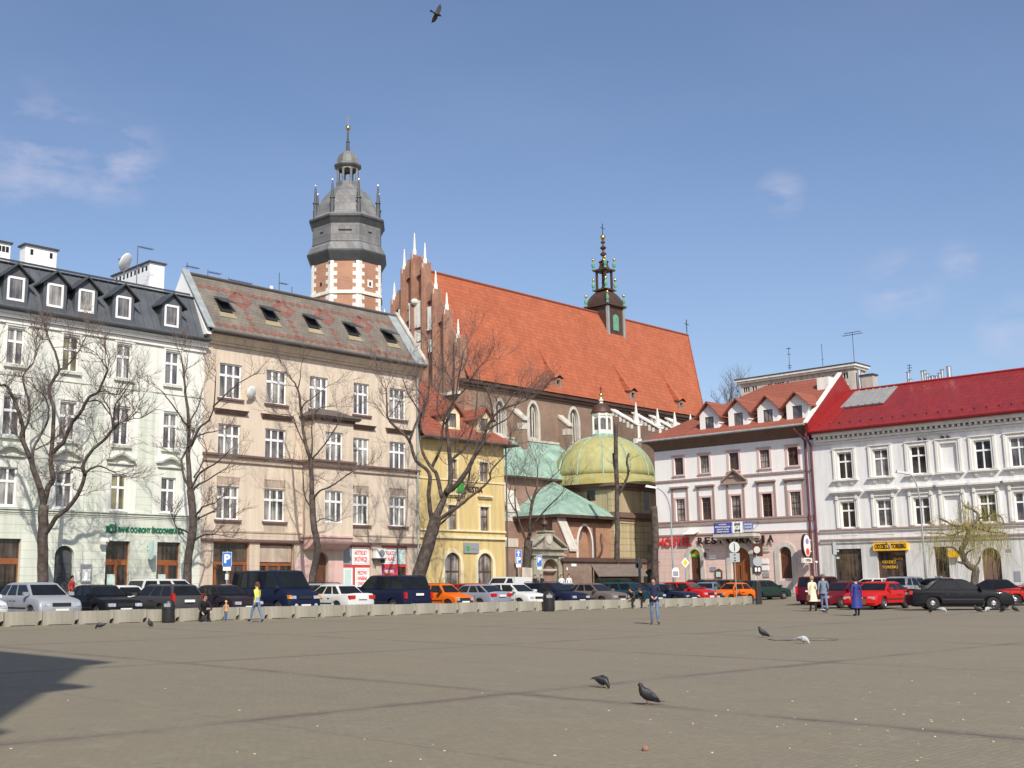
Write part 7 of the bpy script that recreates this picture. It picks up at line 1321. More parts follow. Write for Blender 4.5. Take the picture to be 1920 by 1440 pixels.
def car(kind, color, x, y, head, label, lights='wide', rack=None, scale=1., dirt=None, group='cars parked around the square', rim='rim', bumper=None, tail='lamp_red', letters=None, z=None, extra=None):
    L, Wd, H, hood, belt, deck, ws0, ws1, rw1, rw0, wr, fa, ra = KIND[kind]; pm = M['paint_' + color]; zz = G(x, y) + .006 if z is None else z
    t = empty('parked_car' if kind not in ('van', 'boxvan') else 'parked_van', (x, y, zz), head, label, 'car' if kind not in ('van', 'boxvan') else 'van', group); t.scale = (scale,) * 3; h = L / 2; hw = Wd / 2; box = kind in ('mini',)
    def arch(cx): return [(cx + (wr + .07) * cos(a), wr + (wr + .07) * sin(a)) for a in [pi + .0 - pi * i / 9 for i in range(10)] if wr + (wr + .07) * sin(a) > .2 or True]
    bot = .2; A = [(p[0], max(bot, p[1])) for p in arch(ra)]; Bq = [(p[0], max(bot, p[1])) for p in arch(fa)]
    nose = [(h - .04, bot), (h, .33), (h, .52), (h - .05, hood - .17), (h - .16, hood - .06), (h - .45, hood + .01)]
    if kind == 'van': nose = [(h - .04, bot), (h, .33), (h, .6), (h - .1, hood - .1), (h - .25, hood + .0)]
    o = [(-h + .05, bot)] + A + Bq + nose + [(ws0 - .02, belt + .015), (rw0 + .02, belt + .015)]
    o += [(-h + .12, deck), (-h + .02, deck - .14), (-h, .55), (-h, .36)] if kind in ('sedan', 'coupe', 'liftback') else [(min(rw0, -h + .1), deck), (-h + .01, deck - .2), (-h, .5), (-h, .36)]
    def lay(yv, sx, dz, db): return [(p[0] * sx, yv, max(bot, p[1] - dz * ss((p[1] - .5) / .4)) + (db if p[1] <= bot + .01 else 0)) for p in o]
    rows = [lay(-hw, .955 if not box else .985, .09, .04), lay(-hw + .035, .975 if not box else .99, .035, .0), lay(-hw + .14, .99, .012, 0), lay(-hw * .5, 1.0, -.012, 0), lay(hw * .5, 1.0, -.012, 0), lay(hw - .14, .99, .012, 0), lay(hw - .035, .975 if not box else .99, .035, 0), lay(hw, .955 if not box else .985, .09, .04)]
    m = MB(); n = len(o)
    for r in rows: m.v += r
    for i in range(len(rows) - 1):
        for k in range(n): j = (k + 1) % n; m.f.append([i * n + k, i * n + j, (i + 1) * n + j, (i + 1) * n + k]); m.m.append(0)
    m.f.append(list(range(n))); m.m.append(0); e = (len(rows) - 1) * n; m.f.append([e + k for k in range(n)][::-1]); m.m.append(0)
    # cabin in body colour, panes laid just proud of it
    yb, yt = hw - .07, hw - (.24 if kind not in ('van', 'boxvan', 'minivan') else .16); zt = H - .05
    cb = [(rw0, belt), (ws0, belt)]; ct = [(rw1, zt - .02), (ws1, zt)]
    def cp(xx, z, s_, off=0.): f = (z - belt) / (zt - belt); return (xx, s_ * (yb + (yt - yb) * f + off), z)
    m.hexa([(rw0, -yb, belt - .03), (ws0, -yb, belt - .03), (ws0, yb, belt - .03), (rw0, yb, belt - .03), (rw1, -yt, zt - .02), (ws1, -yt, zt), (ws1, yt, zt), (rw1, yt, zt - .02)])
    xm = (rw1 + ws1) / 2; v0 = [(rw1, -yt, zt - .02), (ws1, -yt, zt), (ws1, yt, zt), (rw1, yt, zt - .02)]; v1 = [(rw1 + .16, -yt + .14, H - .008), (ws1 - .16, -yt + .14, H), (ws1 - .16, yt - .14, H), (rw1 + .16, yt - .14, H - .008)]
    for k in range(4): m.face([v0[k], v0[(k + 1) % 4], v1[(k + 1) % 4], v1[k]])
    m.face(v1)
    if kind == 'boxvan': m.hexa([(-h + .05, -hw + .03, .9), (-.2, -hw + .03, .9), (-.2, hw - .03, .9), (-h + .05, hw - .03, .9), (-h + .15, -hw + .12, H - .03), (-.35, -hw + .12, H), (-.35, hw - .12, H), (-h + .15, hw - .12, H - .03)])
    body = m.build('body', pm, t, smooth=38)
    q = MB(); q.box(-h + .25, h - .25, -hw + .22, hw - .22, .15, .62); q.build('underbody', M['trim_black'], t)
    def slab(name, pts, off, mt, parent=t):
        a, b, c, d = [Vector(p) for p in pts]; nv = (b - a).cross(d - a).normalized(); ctr = Vector((0, 0, belt)); 
        if nv.dot((a + b + c + d) / 4 - ctr) < 0: nv = -nv
        q = MB(); q.hexa([tuple(p + nv * .002) for p in (a, b, c, d)] + [tuple(p + nv * off) for p in (a, b, c, d)]); return q.build(name, M[mt], parent)
    iz, it = belt + .05, zt - .05; fx = lambda z, x0, x1: x0 + (x1 - x0) * (z - belt) / (zt - belt)
    wy = .1; slab('windscreen', [(fx(iz, ws0, ws1), -yb + wy, iz), (fx(iz, ws0, ws1), yb - wy, iz), (fx(it, ws0, ws1), yt - .08, it), (fx(it, ws0, ws1), -yt + .08, it)], .012, 'car_glass')
    if kind != 'boxvan': slab('rear_window', [(fx(iz, rw0, rw1), -yb + wy, iz), (fx(iz, rw0, rw1), yb - wy, iz), (fx(it, rw0, rw1), yt - .1, it), (fx(it, rw0, rw1), -yt + .1, it)], .012, 'car_glass')
    f0, f1 = lambda z: fx(z, rw0, rw1) + .09, lambda z: fx(z, ws0, ws1) - .09
    cuts = {'mini': (.46,), 'coupe': (.42,), 'boxvan': (), 'van': (.36, .70), 'estate': (.3, .62), 'minivan': (.3, .64)}.get(kind, (.24, .58) if kind != 'fourwheel' else (.3, .62))
    for s_ in (-1, 1):
        q = MB(); ed = [0] + list(cuts) + [1]
        for a, b in zip(ed, ed[1:]):
            g_ = .03; X = lambda z, f: f0(z) + (f1(z) - f0(z)) * f; l0, l1 = (a + g_ if a else a), (b - g_ if b < 1 else b); P = [cp(X(iz, l0), iz, s_, .004), cp(X(iz, l1), iz, s_, .004), cp(X(it, l1), it, s_, .004), cp(X(it, l0), it, s_, .004)]; P2 = [(p[0], p[1] + s_ * .008, p[2]) for p in P]; q.hexa(P + P2)
        q.build('side_window', M['car_glass'], t)
        mr_ = MB(); mx = ws0 - .22; mr_.hexa([(mx - .06, s_ * (hw - .04), belt + .02), (mx + .1, s_ * (hw - .04), belt + .02), (mx + .12, s_ * (hw + .16), belt + .02), (mx - .02, s_ * (hw + .16), belt + .02), (mx - .06, s_ * (hw - .04), belt + .16), (mx + .1, s_ * (hw - .04), belt + .15), (mx + .12, s_ * (hw + .16), belt + .14), (mx - .02, s_ * (hw + .16), belt + .16)]); mr_.build('mirror', pm if kind not in ('mini', 'van') else M['trim_black'], t)
        q = MB()
        for xx in (ws0 - .12, fx(belt, 0, 0) + (ws0 + rw0) / 2 + .05, ra + wr + .12): q.box(xx, xx + .012, s_ * hw - .004, s_ * hw + .003, .32, belt - .12)
        q.box(ra + wr + .12, fa - wr - .12, s_ * hw - .006, s_ * hw + .012, .46, .52); [q.box(xx, xx + .16, s_ * hw - .004, s_ * hw + .02, belt - .2, belt - .165) for xx in ((ws0 + rw0) / 2 + .12, ra + wr + .3)]; q.build('side_trim', M['trim_black'], t)
        # lamps
        hz_ = hood - .22; nx = h * .975
        q = MB()
        if lights == 'round': q.lathe([(.01, 0), (.1, 0), (.1, .05), (.08, .08), (.01, .09)], n=12); q.v = [(v[2] + nx - .02, v[0] + s_ * (hw - .24), v[1] + hz_ + .02) for v in q.v]
        elif lights == 'square': q.box(nx - .05, h + .005, s_ * (hw - .22) - .1, s_ * (hw - .22) + .1, hz_ - .08, hz_ + .09)
        else: a_, b_ = sorted((s_ * (hw - .06), s_ * (hw - .42))); q.hexa([(nx - .35, a_ if s_ < 0 else a_, hz_ - .06), (h - .01, a_ if s_ > 0 else a_ + .04, hz_ - .08), (h - .01, b_ if s_ < 0 else b_ - .04, hz_ - .08), (nx - .35, b_, hz_ - .06), (nx - .38, a_, hz_ + .08), (h - .03, a_ if s_ > 0 else a_ + .04, hz_ + .05), (h - .03, b_ if s_ < 0 else b_ - .04, hz_ + .05), (nx - .38, b_, hz_ + .08)])
        q.build('headlight', M['lamp_clear'], t)
        q = MB(); tz = deck - .24
        if kind in ('estate', 'minivan', 'fourwheel', 'van'): a_, b_ = sorted((s_ * (hw - .015), s_ * (hw - .15))); q.box(-h - .012, -h + .16, a_, b_, tz - .18, tz + (.34 if lights != 'low' else .12))
        else: a_, b_ = sorted((s_ * (hw - .02), s_ * (hw - .42))); q.box(-h - .01, -h + .12, a_, b_, tz - .02, tz + .15)
        q.build('tail_light', M[tail], t)
    for e_ in (fa, ra):
        for s_ in (-1, 1):
            q = MB(); q.lathe([(wr * .6, -.1), (wr * .9, -.1), (wr, -.06), (wr, .06), (wr * .9, .1), (wr * .6, .1)], n=20); q.v = [(v[0] + e_, v[2] + s_ * (hw - .12), v[1] + wr) for v in q.v]; w = q.build('wheel', M['tyre'], t, smooth=40)
            q = MB(); q.lathe([(.01, .02), (wr * .2, .03), (wr * .55, .0), (wr * .62, .03), (wr * .64, .0), (wr * .64, -.03)], n=16); q.v = [(v[0] + e_, s_ * v[2] + s_ * (hw - .035), v[1] + wr) for v in q.v]
            for k in range(5): a = 2 * pi * k / 5; 
            q.build('rim', M[rim], w); q = MB()
            for k in range(6): a = 2 * pi * k / 6; q.tube([(e_ + wr * .3 * cos(a), s_ * (hw - .012), wr + wr * .3 * sin(a)), (e_ + wr * .5 * cos(a), s_ * (hw - .03), wr + wr * .5 * sin(a))], wr * .07, 5)
            q.build('rim_opening', M['trim_black'], w)
    q = MB(); q.box(h - .03, h + .012, -.36, .36, hood - .3, hood - .17); q.box(h - .02, h + .01, -.45, .45, .28, .36); q.build('grille', M['trim_black'], t)
    bm_ = M[bumper] if bumper else pm
    for s_ in (-1, 1):
        q = MB()
        pts = [(s_ * (h - .28), -hw - .005), (s_ * (h - .02), -hw + .1), (s_ * (h + .045), -hw * .5), (s_ * (h + .05), hw * .5), (s_ * (h - .02), hw - .1), (s_ * (h - .28), hw + .005)]
        for (a, b), (c, d) in zip(pts, pts[1:]): i_ = -s_ * .05; q.hexa([(a, b, .3), (c, d, .3), (c + i_, d, .3), (a + i_, b, .3), (a, b, .5), (c, d, .5), (c + i_, d, .5), (a + i_, b, .5)])
        q.build('bumper', bm_, t)
    for s_ in (-1, 1):
        zq = .42 if s_ > 0 else (deck - .22 if kind != 'mini' else .42); q = MB(); q.box(*sorted((s_ * (h + .052), s_ * (h + .062 if s_ > 0 or kind == 'mini' else h + .02) if 0 else s_ * (h + .064))), -.26, .26, zq - .055, zq + .055); q.build('number_plate', M['plate_white'], t)
    if kind == 'van':
        for s_ in (-1, 1): q = MB(); q.lathe([(.01, 0), (.09, 0), (.09, .03), (.01, .04)], n=12); q.v = [(v[2] + h + .05, v[0] + s_ * .55, v[1] + .42) for v in q.v]; q.build('fog_lamp', M['lamp_clear'], t); q = MB(); a_, b_ = sorted((s_ * (hw - .02), s_ * (hw - .16))); q.box(h - .3, h - .02, a_, b_, hood - .3, hood - .14); q.build('indicator', M['lamp_amber'], t)
    if rack:
        q = MB()
        if rack == 'rails':
            for s_ in (-1, 1): q.tube([(rw1 + .1, s_ * (yt - .06), H - .02), (rw1 + .2, s_ * (yt - .06), H + .05), (ws1 - .3, s_ * (yt - .06), H + .05), (ws1 - .15, s_ * (yt - .06), H - .02)], .018, 5)
        if rack == 'spoiler': q.hexa([(-h + .02, -hw + .25, deck + .02), (-h + .3, -hw + .25, deck + .05), (-h + .3, hw - .25, deck + .05), (-h + .02, hw - .25, deck + .02), (-h - .02, -hw + .25, deck + .12), (-h + .2, -hw + .25, deck + .11), (-h + .2, hw - .25, deck + .11), (-h - .02, hw - .25, deck + .12)])
        if rack == 'box': q.lathe([(.01, 0), (.5, 0), (.62, .1), (.55, .22), (.01, .26)], n=16); q.v = [(v[0] * 1.5 + xm, v[1] * .9, v[2] + H + .06) for v in q.v]
        if rack == 'taxi': q.box(xm - .06, xm + .06, -.22, .22, H, H + .13)
        q.build('roof_box' if rack == 'box' else 'roof_sign' if rack == 'taxi' else 'roof_rail', M['plate_white'] if rack == 'taxi' else M['trim_black'], t)
    if letters: text(letters, t, fa - .2, -hw - .012, .56, .2, M['letter_red'], 'lettering', .008, 1.35)
    return t
def on_line(px, q):
    lo, hi = -20., 110.
    for k in range(50):
        m = (lo + hi) / 2; x, y = xy(m, q); u = project((x, y, Gpq(m, q) + .7))[0]
        if u < px: lo = m
        else: hi = m
    return xy(lo, q)
OUT = ANG_B; INN = ANG_B + pi

def row(px, kind, color, nose, label, dq=0, **k): L = KIND[kind][0]; x, y = on_line(px, QB0 + .75 + L / 2 + dq); return car(kind, color, x, y, (OUT if nose else INN) + k.pop('tw', 0), label, **k)
row(-62, 'hatch', 'white', True, 'white car cut off by the left edge of the picture behind the barrier')
row(71, 'hatch', 'silver', True, 'silver hatchback parked nose to the concrete barrier, first fully visible from the left', scale=1.08)
row(187, 'sedan', 'black', True, 'black saloon with bright chrome grille parked between the silver hatchback and grey estate', scale=1.02)
row(303, 'estate', 'grey', False, 'dark grey estate with tall red tail lights, tail towards the barrier behind the black bin')
row(417, 'sedan', 'plum', True, 'dark saloon behind the crouching man in black', scale=1.0)
row(514, 'van', 'navy', True, 'dark blue passenger van with round fog lamps behind the woman in yellow', scale=1.06, bumper=None)
row(626, 'sedan', 'white', False, 'white saloon parked tail out between the blue van and the dark minivan', tail='lamp_red', bumper='paint_white')
row(727, 'minivan', 'navy', False, 'dark blue minivan with rear facing the square', scale=1.04, lights='low')
row(832, 'mini', 'orange', True, 'small boxy orange car parked nose to the barrier left of the lilac liftback', lights='square', bumper='trim_black', scale=1.08)
row(889, 'liftback', 'lilac', False, 'lilac silver three-door car with tail to the barrier', dq=.5)
row(963, 'hatch', 'white', True, 'white hatchback with red lettering along its side', letters='RENAULT', scale=.98) if 0 else row(963, 'hatch', 'white', True, 'white hatchback parked nose out between the lilac car and the black bin', scale=1.0)
row(1035, 'estate', 'navy', True, 'dark navy estate with roof rails behind the right-hand black bin', rack='rails')
row(1113, 'sedan', 'taupe', True, 'taupe brown saloon parked nose to the barrier')
row(1182, 'estate', 'teal', True, 'dark teal estate behind the two people sitting on the barrier', dq=.8)
row(1250, 'coupe', 'navy', True, 'navy coupe with bright headlamps behind the man in the navy jacket')
row(1288, 'hatch', 'red', True, 'red car half hidden behind the navy coupe', dq=1.8)
row(1325, 'liftback', 'blue', True, 'pale blue silver car with dark side windows behind the right-hand orange car', dq=3.2, tw=-1.25)
x_, y_ = on_line(1374, QB0 + 2.3); car('mini', 'orange', x_, y_, atan2(-.56, -.83), 'small boxy orange car near the right end of the barrier, nose to the left', lights='square', bumper='trim_black', scale=1.06)
x_, y_ = on_line(1432, QB0 + 3.1); car('hatch', 'green', x_, y_, atan2(.45, .89), 'dark green hatchback standing just beyond the right end of the barrier')
# second line by the kerb
def kerbside(px, q, kind, color, ang, label, **k): x, y = on_line(px, q); return car(kind, color, x, y, ang, label, **k)
QK = QF - 8.4
kerbside(20, QK, 'estate', 'black', ANG_A, 'black estate roof showing above the silver hatchback at far left', rack='rails')
kerbside(213, QK - .6, 'hatch', 'white', INN, 'small white hatchback with dark rear window below the bank window', scale=.98)
kerbside(318, QK, 'minivan', 'white', ANG_A, 'white people carrier roof above the dark grey estate', scale=.95)
kerbside(432, QK, 'hatch', 'silver', INN, 'silver car glimpsed left of the dark blue van')
kerbside(618, QK - .5, 'estate', 'silver', ANG_A + .35, 'silver estate with roof rails behind the white saloon', rack='rails')
kerbside(828, QK - .5, 'estate', 'black', ANG_A, 'black car roof with carrier just above the left orange car', rack='rails', scale=.95)
kerbside(893, QK + .2, 'hatch', 'red', OUT, 'red car glimpsed behind the lilac liftback')
kerbside(945, QK, 'boxvan', 'white', ANG_A + pi, 'white box van below the arched windows of the yellow house', scale=.95)
kerbside(1058, QK + .2, 'hatch', 'silver', OUT, 'silver hatchback below the stone portal')
kerbside(1166, QK + .8, 'fourwheel', 'green', OUT, 'dark green off-roader in front of the churchyard wall', scale=.98)
kerbside(1212, QK + .9, 'sedan', 'black', OUT, 'black saloon beside the dark green off-roader')
kerbside(1328, QK - .3, 'estate', 'plum', OUT - .3, 'dark estate roof below the left arched door of the hostel', rack='rails')
kerbside(1377, QK - 1.6, 'hatch', 'olive', OUT - .4, 'olive car roof directly behind the right-hand orange car')
def placed(px, yd, kind, color, hx, hy, label, **k): g_ = at(px, 1092, yd); return car(kind, color, g_.x, g_.y, atan2(hy, hx), label, group='cars standing on the right of the square', **k)
placed(1541, 78, 'minivan', 'burgundy', .62, .78, 'burgundy people carrier behind the couple', scale=.98)
placed(1583, 66, 'sedan', 'darkred', -.86, -.5, 'dark red saloon to the left of the woman in the blue coat', scale=1.0)
placed(1645, 62.5, 'coupe', 'brightred', -.72, -.69, 'bright red coupe to the right of the woman in the blue coat', scale=1.05)
placed(1631, 84, 'hatch', 'white', -.8, .6, 'white hatchback in front of the black shop window')
placed(1704, 76, 'hatch', 'silver', .75, .66, 'silver hatchback with red tail lamps between the red coupe and black saloon', scale=1.1)
placed(1768, 76, 'sedan', 'olive', .9, .43, 'olive taxi with roof sign under the willow', rack='taxi')
placed(1795, 58.5, 'sedan', 'black', .97, -.24, 'large black saloon seen from the side in the right foreground', scale=1.03)
placed(1857, 69, 'sedan', 'black', -.86, .51, 'black saloon partly hidden beyond the black one nearest the square')
placed(1945, 66, 'sedan', 'brightred', -.95, .3, 'red car cut off by the right edge')
# ================================================================= barrier, bins, lamps, signs
K('concrete', (.35, .325, .26), var=.14, vs=1.6, col2=(.29, .27, .22), streak=.25, bump=.4, bs=25, stain=((.2, .19, .13), 2.2, .56, .5))
def block(v):
    m = MB(); r = random.Random(v); h = .56 + r.uniform(-.015, .015); o = [(-.74, 0), (-.58, 0), (-.5, .07), (.46, .07), (.54, 0), (.56, 0), (.60, .2), (.745, .26), (.745, h - .02), (.72, h), (-.72, h), (-.745, h - .02), (-.745, .0)]
    n = len(o)
    for y, ins in ((-.22, 0), (-.17, 0), (.17, 0), (.22, 0)): m.v += [(p[0], (y if p[1] < h * .6 else y * .86), p[1]) for p in o]
    for i in range(3):
        for k in range(n): j = (k + 1) % n; m.f.append([i * n + k, i * n + j, (i + 1) * n + j, (i + 1) * n + k]); m.m.append(0)
    m.f.append(list(range(n))); m.m.append(0); m.f.append([3 * n + k for k in range(n)][::-1]); m.m.append(0)
    return m.build('concrete_block', M['concrete'])
_b = [block(i) for i in range(3)]; PB0 = pq(*ground(0, 1174.6).xy)[0]; PB1 = pq(*ground(1418, 1132.7).xy)[0]; nb = int(round((PB1 - PB0) / 1.52)); rng = random.Random(2)
for i in range(-3, nb):
    o = _b[i + 3] if i < 0 else _b[rng.randrange(3)].copy()
    if i >= 0: COL.objects.link(o)
    p_ = PB0 + (i + .5) * (PB1 - PB0) / nb; x, y = xy(p_, QB0 + rng.uniform(-.03, .03)); o.location = (x, y, G(*xy(p_, QB0 - .4)) - .02); o.rotation_euler = (0, rng.uniform(-.012, .012), ANG_A + rng.uniform(-.02, .02)); o.scale = ((PB1 - PB0) / nb / 1.52, 1, 1.03)
    tag(o, 'leftmost concrete barrier block, beyond the edge of the picture' if i < 0 and 0 else 'low weathered concrete block in the long barrier between square and parked cars', 'barrier block', 'concrete blocks forming the barrier')
_last = o; _last['label'] = 'last concrete block at the right end of the long barrier'; del _last['group']
def bin_(px, py, label, r, h):
    x, y = on_line(px, QB0 - .62); g_ = Vector((x, y, G(x, y))); t = empty('litter_bin', g_, 0, label, 'litter bin', 'black litter bins by the barrier'); m = MB(); m.lathe([(r * .9, 0), (r * .95, .05), (r, .1), (r, h * .55), (r * 1.06, h * .56), (r * 1.06, h * .6), (r, h * .61), (r, h * .75), (r * .88, h * .88), (r * .55, h * .97), (.02, h)], n=16); m.build('body', M['black_iron'], t, smooth=35); m = MB(); m.hexa([(-r * .5, -r * 1.02, h * .66), (r * .5, -r * 1.02, h * .66), (r * .5, -r * .8, h * .66), (-r * .5, -r * .8, h * .66), (-r * .5, -r * 1.0, h * .8), (r * .5, -r * 1.0, h * .8), (r * .5, -r * .75, h * .8), (-r * .5, -r * .75, h * .8)]); m.build('opening', M['sign_grey'], t)
bin_(316, 1167, 'domed black litter bin in front of the barrier, left of the crouching man', .27, 1.0); bin_(1029, 1147, 'black litter bin against the barrier below the dark navy estate', .33, 1.15)
def lamp(px, yb, yd, ytop, bx, by, label, base):
    g_ = at(px, 1092, yd); gz = G(g_.x, g_.y) + .1; top = at(px, ytop, yd) - Vector((g_.x, g_.y, gz)); e = at(bx, by, yd) - Vector((g_.x, g_.y, gz)); t = empty('street_lamp', (g_.x, g_.y, gz), 0, label, 'street lamp', 'tall curved street lamps'); m = MB(); H = top.z
    pts = [(0, 0, 0), (0, 0, H * .5), (0, 0, H)]; dx = e.x; dz = e.z - H
    for i in range(1, 9): a = i / 8 * pi / 2 * .93; pts.append((dx * (1 - cos(a)), 0, H + dz * sin(a)))
    m.tube(pts, [.09, .07] + [.055] * 9, 8); m.build('pole', M['sign_back'], t, smooth=True); m = MB(); m.tube([(0, 0, 0), (0, 0, 1.1)], .12, 10); m.build('pole_base', M['sign_back'], t)
    s_ = 1 if dx > 0 else -1; q = Vector(pts[-1]); m = MB(); m.hexa([tuple(q + Vector(v)) for v in ((0, -.12, -.06), (s_ * .95, -.14, .08), (s_ * .95, .14, .08), (0, .12, -.06), (0, -.08, .08), (s_ * .85, -.08, .26), (s_ * .85, .08, .26), (0, .08, .08))]); m.build('lamp_head', M['sign_back'], t)
    return t, gz
lamp(1263, 1100, 94, 965, 1228, 915, 'curved grey street lamp in front of the left corner of the hostel', 0)
lamp(1737, 1085, 84, 945, 1702, 888, 'curved grey street lamp in front of the crimson-roofed house, left of the willow', 0)
def sign(name, px, yd, label, cat, top, h=None):
    g_ = at(px, 1092, yd); gz = G(g_.x, g_.y) + .1; t = empty(name, (g_.x, g_.y, gz), 0, label, cat); m = MB(); m.tube([(0, .03, 0), (0, .03, at(px, top, yd).z - gz)], .035, 8); m.build('pole', M['sign_back'], t); return t, (lambda y: at(px, y, yd).z - gz), (lambda w: w * yd / FPX)
def plate(t, z0, z1, hw, m, label=None, x=0., y=0.): q = MB(); q.box(x - hw, x + hw, y - .015, y, z0, z1); return q.build('sign_panel', M[m], t, label=label)
t, Z, Wp = sign('parking_sign', 425, 57, 'blue parking sign with white plate in front of the tan shopfront', 'road sign', 1033)
plate(t, Z(1062), Z(1035), Wp(8.6), 'sign_white'); plate(t, Z(1061.3), Z(1035.7), Wp(8), 'sign_blue', y=-.016); text('P', t, -.16, -.035, Z(1055), .58, M['sign_white'], 'lettering', .01, .3, bold=.02); plate(t, Z(1070), Z(1063), Wp(7.5), 'plate_white'); plate(t, Z(1087), Z(1076), Wp(3), 'sign_mint')
t, Z, Wp = sign('parking_sign', 973, 90, 'blue parking sign with an upward arrow left of the vase-shaped tree', 'road sign', 1030)
plate(t, Z(1056), Z(1031), Wp(5.6), 'sign_white'); plate(t, Z(1055.4), Z(1031.6), Wp(5.1), 'sign_blue', y=-.016); text('P', t, -.17, -.035, Z(1054.5), .6, M['sign_white'], 'lettering', .01, .32, bold=.02); q = MB(); q.box(-.045, .045, -.045, -.035, Z(1042.5), Z(1036)); q.prism([(-.15, Z(1037)), (.15, Z(1037)), (0, Z(1032.5))], -.045, -.035, 'y'); q.build('arrow', M['sign_white'], t); plate(t, Z(1063.5), Z(1057), Wp(4.4), 'plate_white')
t, Z, Wp = sign('parking_sign', 1012, 90, 'blue parking sign on a pole in front of the stone portal', 'road sign', 1041)
plate(t, Z(1062), Z(1042), Wp(5), 'sign_white'); plate(t, Z(1061.4), Z(1042.6), Wp(4.5), 'sign_blue', y=-.016); text('P', t, -.14, -.035, Z(1054), .5, M['sign_white'], 'lettering', .01, .27, bold=.02); plate(t, Z(1068), Z(1063), Wp(4), 'sign_mint')
t, Z, Wp = sign('priority_sign', 1286.5, 88, 'yellow and white diamond priority sign right of the curved lamp pole', 'road sign', 1046); zc = Z(1055)
for r_, y_, mm in ((.37, -.02, 'sign_white'), (.24, -.036, 'sign_yellow')): q = MB(); q.prism([(-r_ * .8, zc), (0, zc - r_ * 1.05), (r_ * .8, zc), (0, zc + r_ * 1.05)], y_, y_ + .014, 'y'); q.build('sign_panel', M[mm], t)
t, Z, Wp = sign('timetable_board', 1267.5, 91, 'white timetable board with arched top on a post beside the lamp pole', 'notice board', 1062); q = MB(); q.prism(arch_pts(-.26, .26, Z(1082), Z(1064)), -.03, 0, 'y'); q.build('sign_panel', M['sign_white'], t); plate(t, Z(1080), Z(1071), .2, 'sign_grey', y=-.035)
t, Z, Wp = sign('road_sign', 1380, 84, 'round pale sign above a square one before the hostel doorway', 'road sign', 1014)
q = MB(); q.lathe([(.01, 0), (.38, 0), (.38, .02), (.01, .02)], n=22); q.v = [(v[0], -v[2] - .02, v[1] + Z(1026)) for v in q.v]; q.build('sign_panel', M['sign_pale'], t); plate(t, Z(1054), Z(1037), Wp(9), 'sign_back'); q = MB(); [q.box(-.06, .06, -.06, -.041, Z(y_) - .03, Z(y_) + .03) for y_ in (1040, 1046, 1051)]; q.box(-.03, .03, -.06, -.041, Z(1033), Z(1019)); q.build('clamp', M['black_iron'], t)
t, Z, Wp = sign('road_sign', 1421, 82, 'pole with round grey sign and small black box at the barrier end', 'road sign', 1040)
q = MB(); q.lathe([(.01, 0), (.32, 0), (.32, .02), (.01, .02)], n=22); q.v = [(v[0] + .05, -v[2] - .02, v[1] + Z(1053)) for v in q.v]; q.build('sign_panel', M['sign_back'], t); q = MB(); q.box(-.27, .22, -.15, .0, Z(1075), Z(1063)); q.build('lamp_box', M['black_iron'], t); q = MB(); [q.box(x - .07, x + .07, -.17, -.152, Z(1071.5), Z(1064.5)) for x in (-.13, .09)]; q.build('signal_face', M['sign_white'], t); q = MB(); q.box(-.17, .17, -.17, .17, -.1, Z(1098)); q.box(-.13, .13, -.13, .13, Z(1098), Z(1090)); q.build('cabinet', M['black_iron'], t)
t, Z, Wp = sign('traffic_light', 1200, 92, 'black traffic light seen from behind in front of the churchyard wall', 'traffic light', 1046); q = MB(); q.box(-.24, .2, -.1, .16, Z(1066), Z(1047)); q.box(-.3, -.1, -.1, .1, Z(1064), Z(1056)); q.build('housing', M['black_iron'], t); q = MB(); q.tube([(0, 0, 0), (0, 0, Z(1047))], .1, 8); q.build('post', M['black_iron'], t)
t, Z, Wp = sign('traffic_light', 1568, 80, 'slender signal pole in front of the left shop window of the pale grey house', 'traffic light', 1014); q = MB(); q.box(-.12, .12, -.12, .12, Z(1040), Z(1017)); q.build('housing', M['sign_back'], t); q = MB(); [q.box(.1, .3, -.06, .0, Z(y_ + 4), Z(y_)) for y_ in (1022, 1031, 1044)]; q.tube([(0, 0, 0), (0, 0, Z(1030))], .06, 8); q.build('bracket', M['sign_back'], t)
t, Z, Wp = sign('bollard', 1533, 84, 'thin post with a white ball top before the plum downpipes', 'post', 1056); q = MB(); q.ball((0, 0, Z(1054)), .1, 8); q.build('ball', M['plate_white'], t)
# brown sheet-roofed stall by the wall
g_ = at(1162, 1092, 95); gz = G(g_.x, g_.y); k_ = 95 / FPX; t = empty('market_stall', (g_.x, g_.y, gz), .12, 'low stall with a sloping brown sheet roof in front of the churchyard wall', 'stall'); z1, z0 = at(1162, 1059, 95).z - gz, at(1162, 1081, 95).z - gz; q = MB(); hw = 46 * k_; q.hexa([(-hw, -1., z0), (hw, -1., z0), (hw, 1.2, z1), (-hw, 1.2, z1), (-hw, -1., z0 + .06), (hw, -1., z0 + .06), (hw, 1.2, z1 + .06), (-hw, 1.2, z1 + .06)]); q.build('roof_sheet', M['tarp'], t)
for x_ in (-hw + .1, hw - .1):
    for y_ in (-.9, 1.1): q = MB(); q.tube([(x_, y_, 0), (x_, y_, z0 + (.0 if y_ < 0 else z1 - z0 - .05))], .05, 6); q.build('leg', M['black_iron'], t)
q = MB(); q.box(-hw + .2, hw - .2, .9, .98, .1, z1 - .1); q.box(-hw + .3, hw - .3, -.3, .7, .85, .92); q.build('back_panel', M['wood_dark'], t)
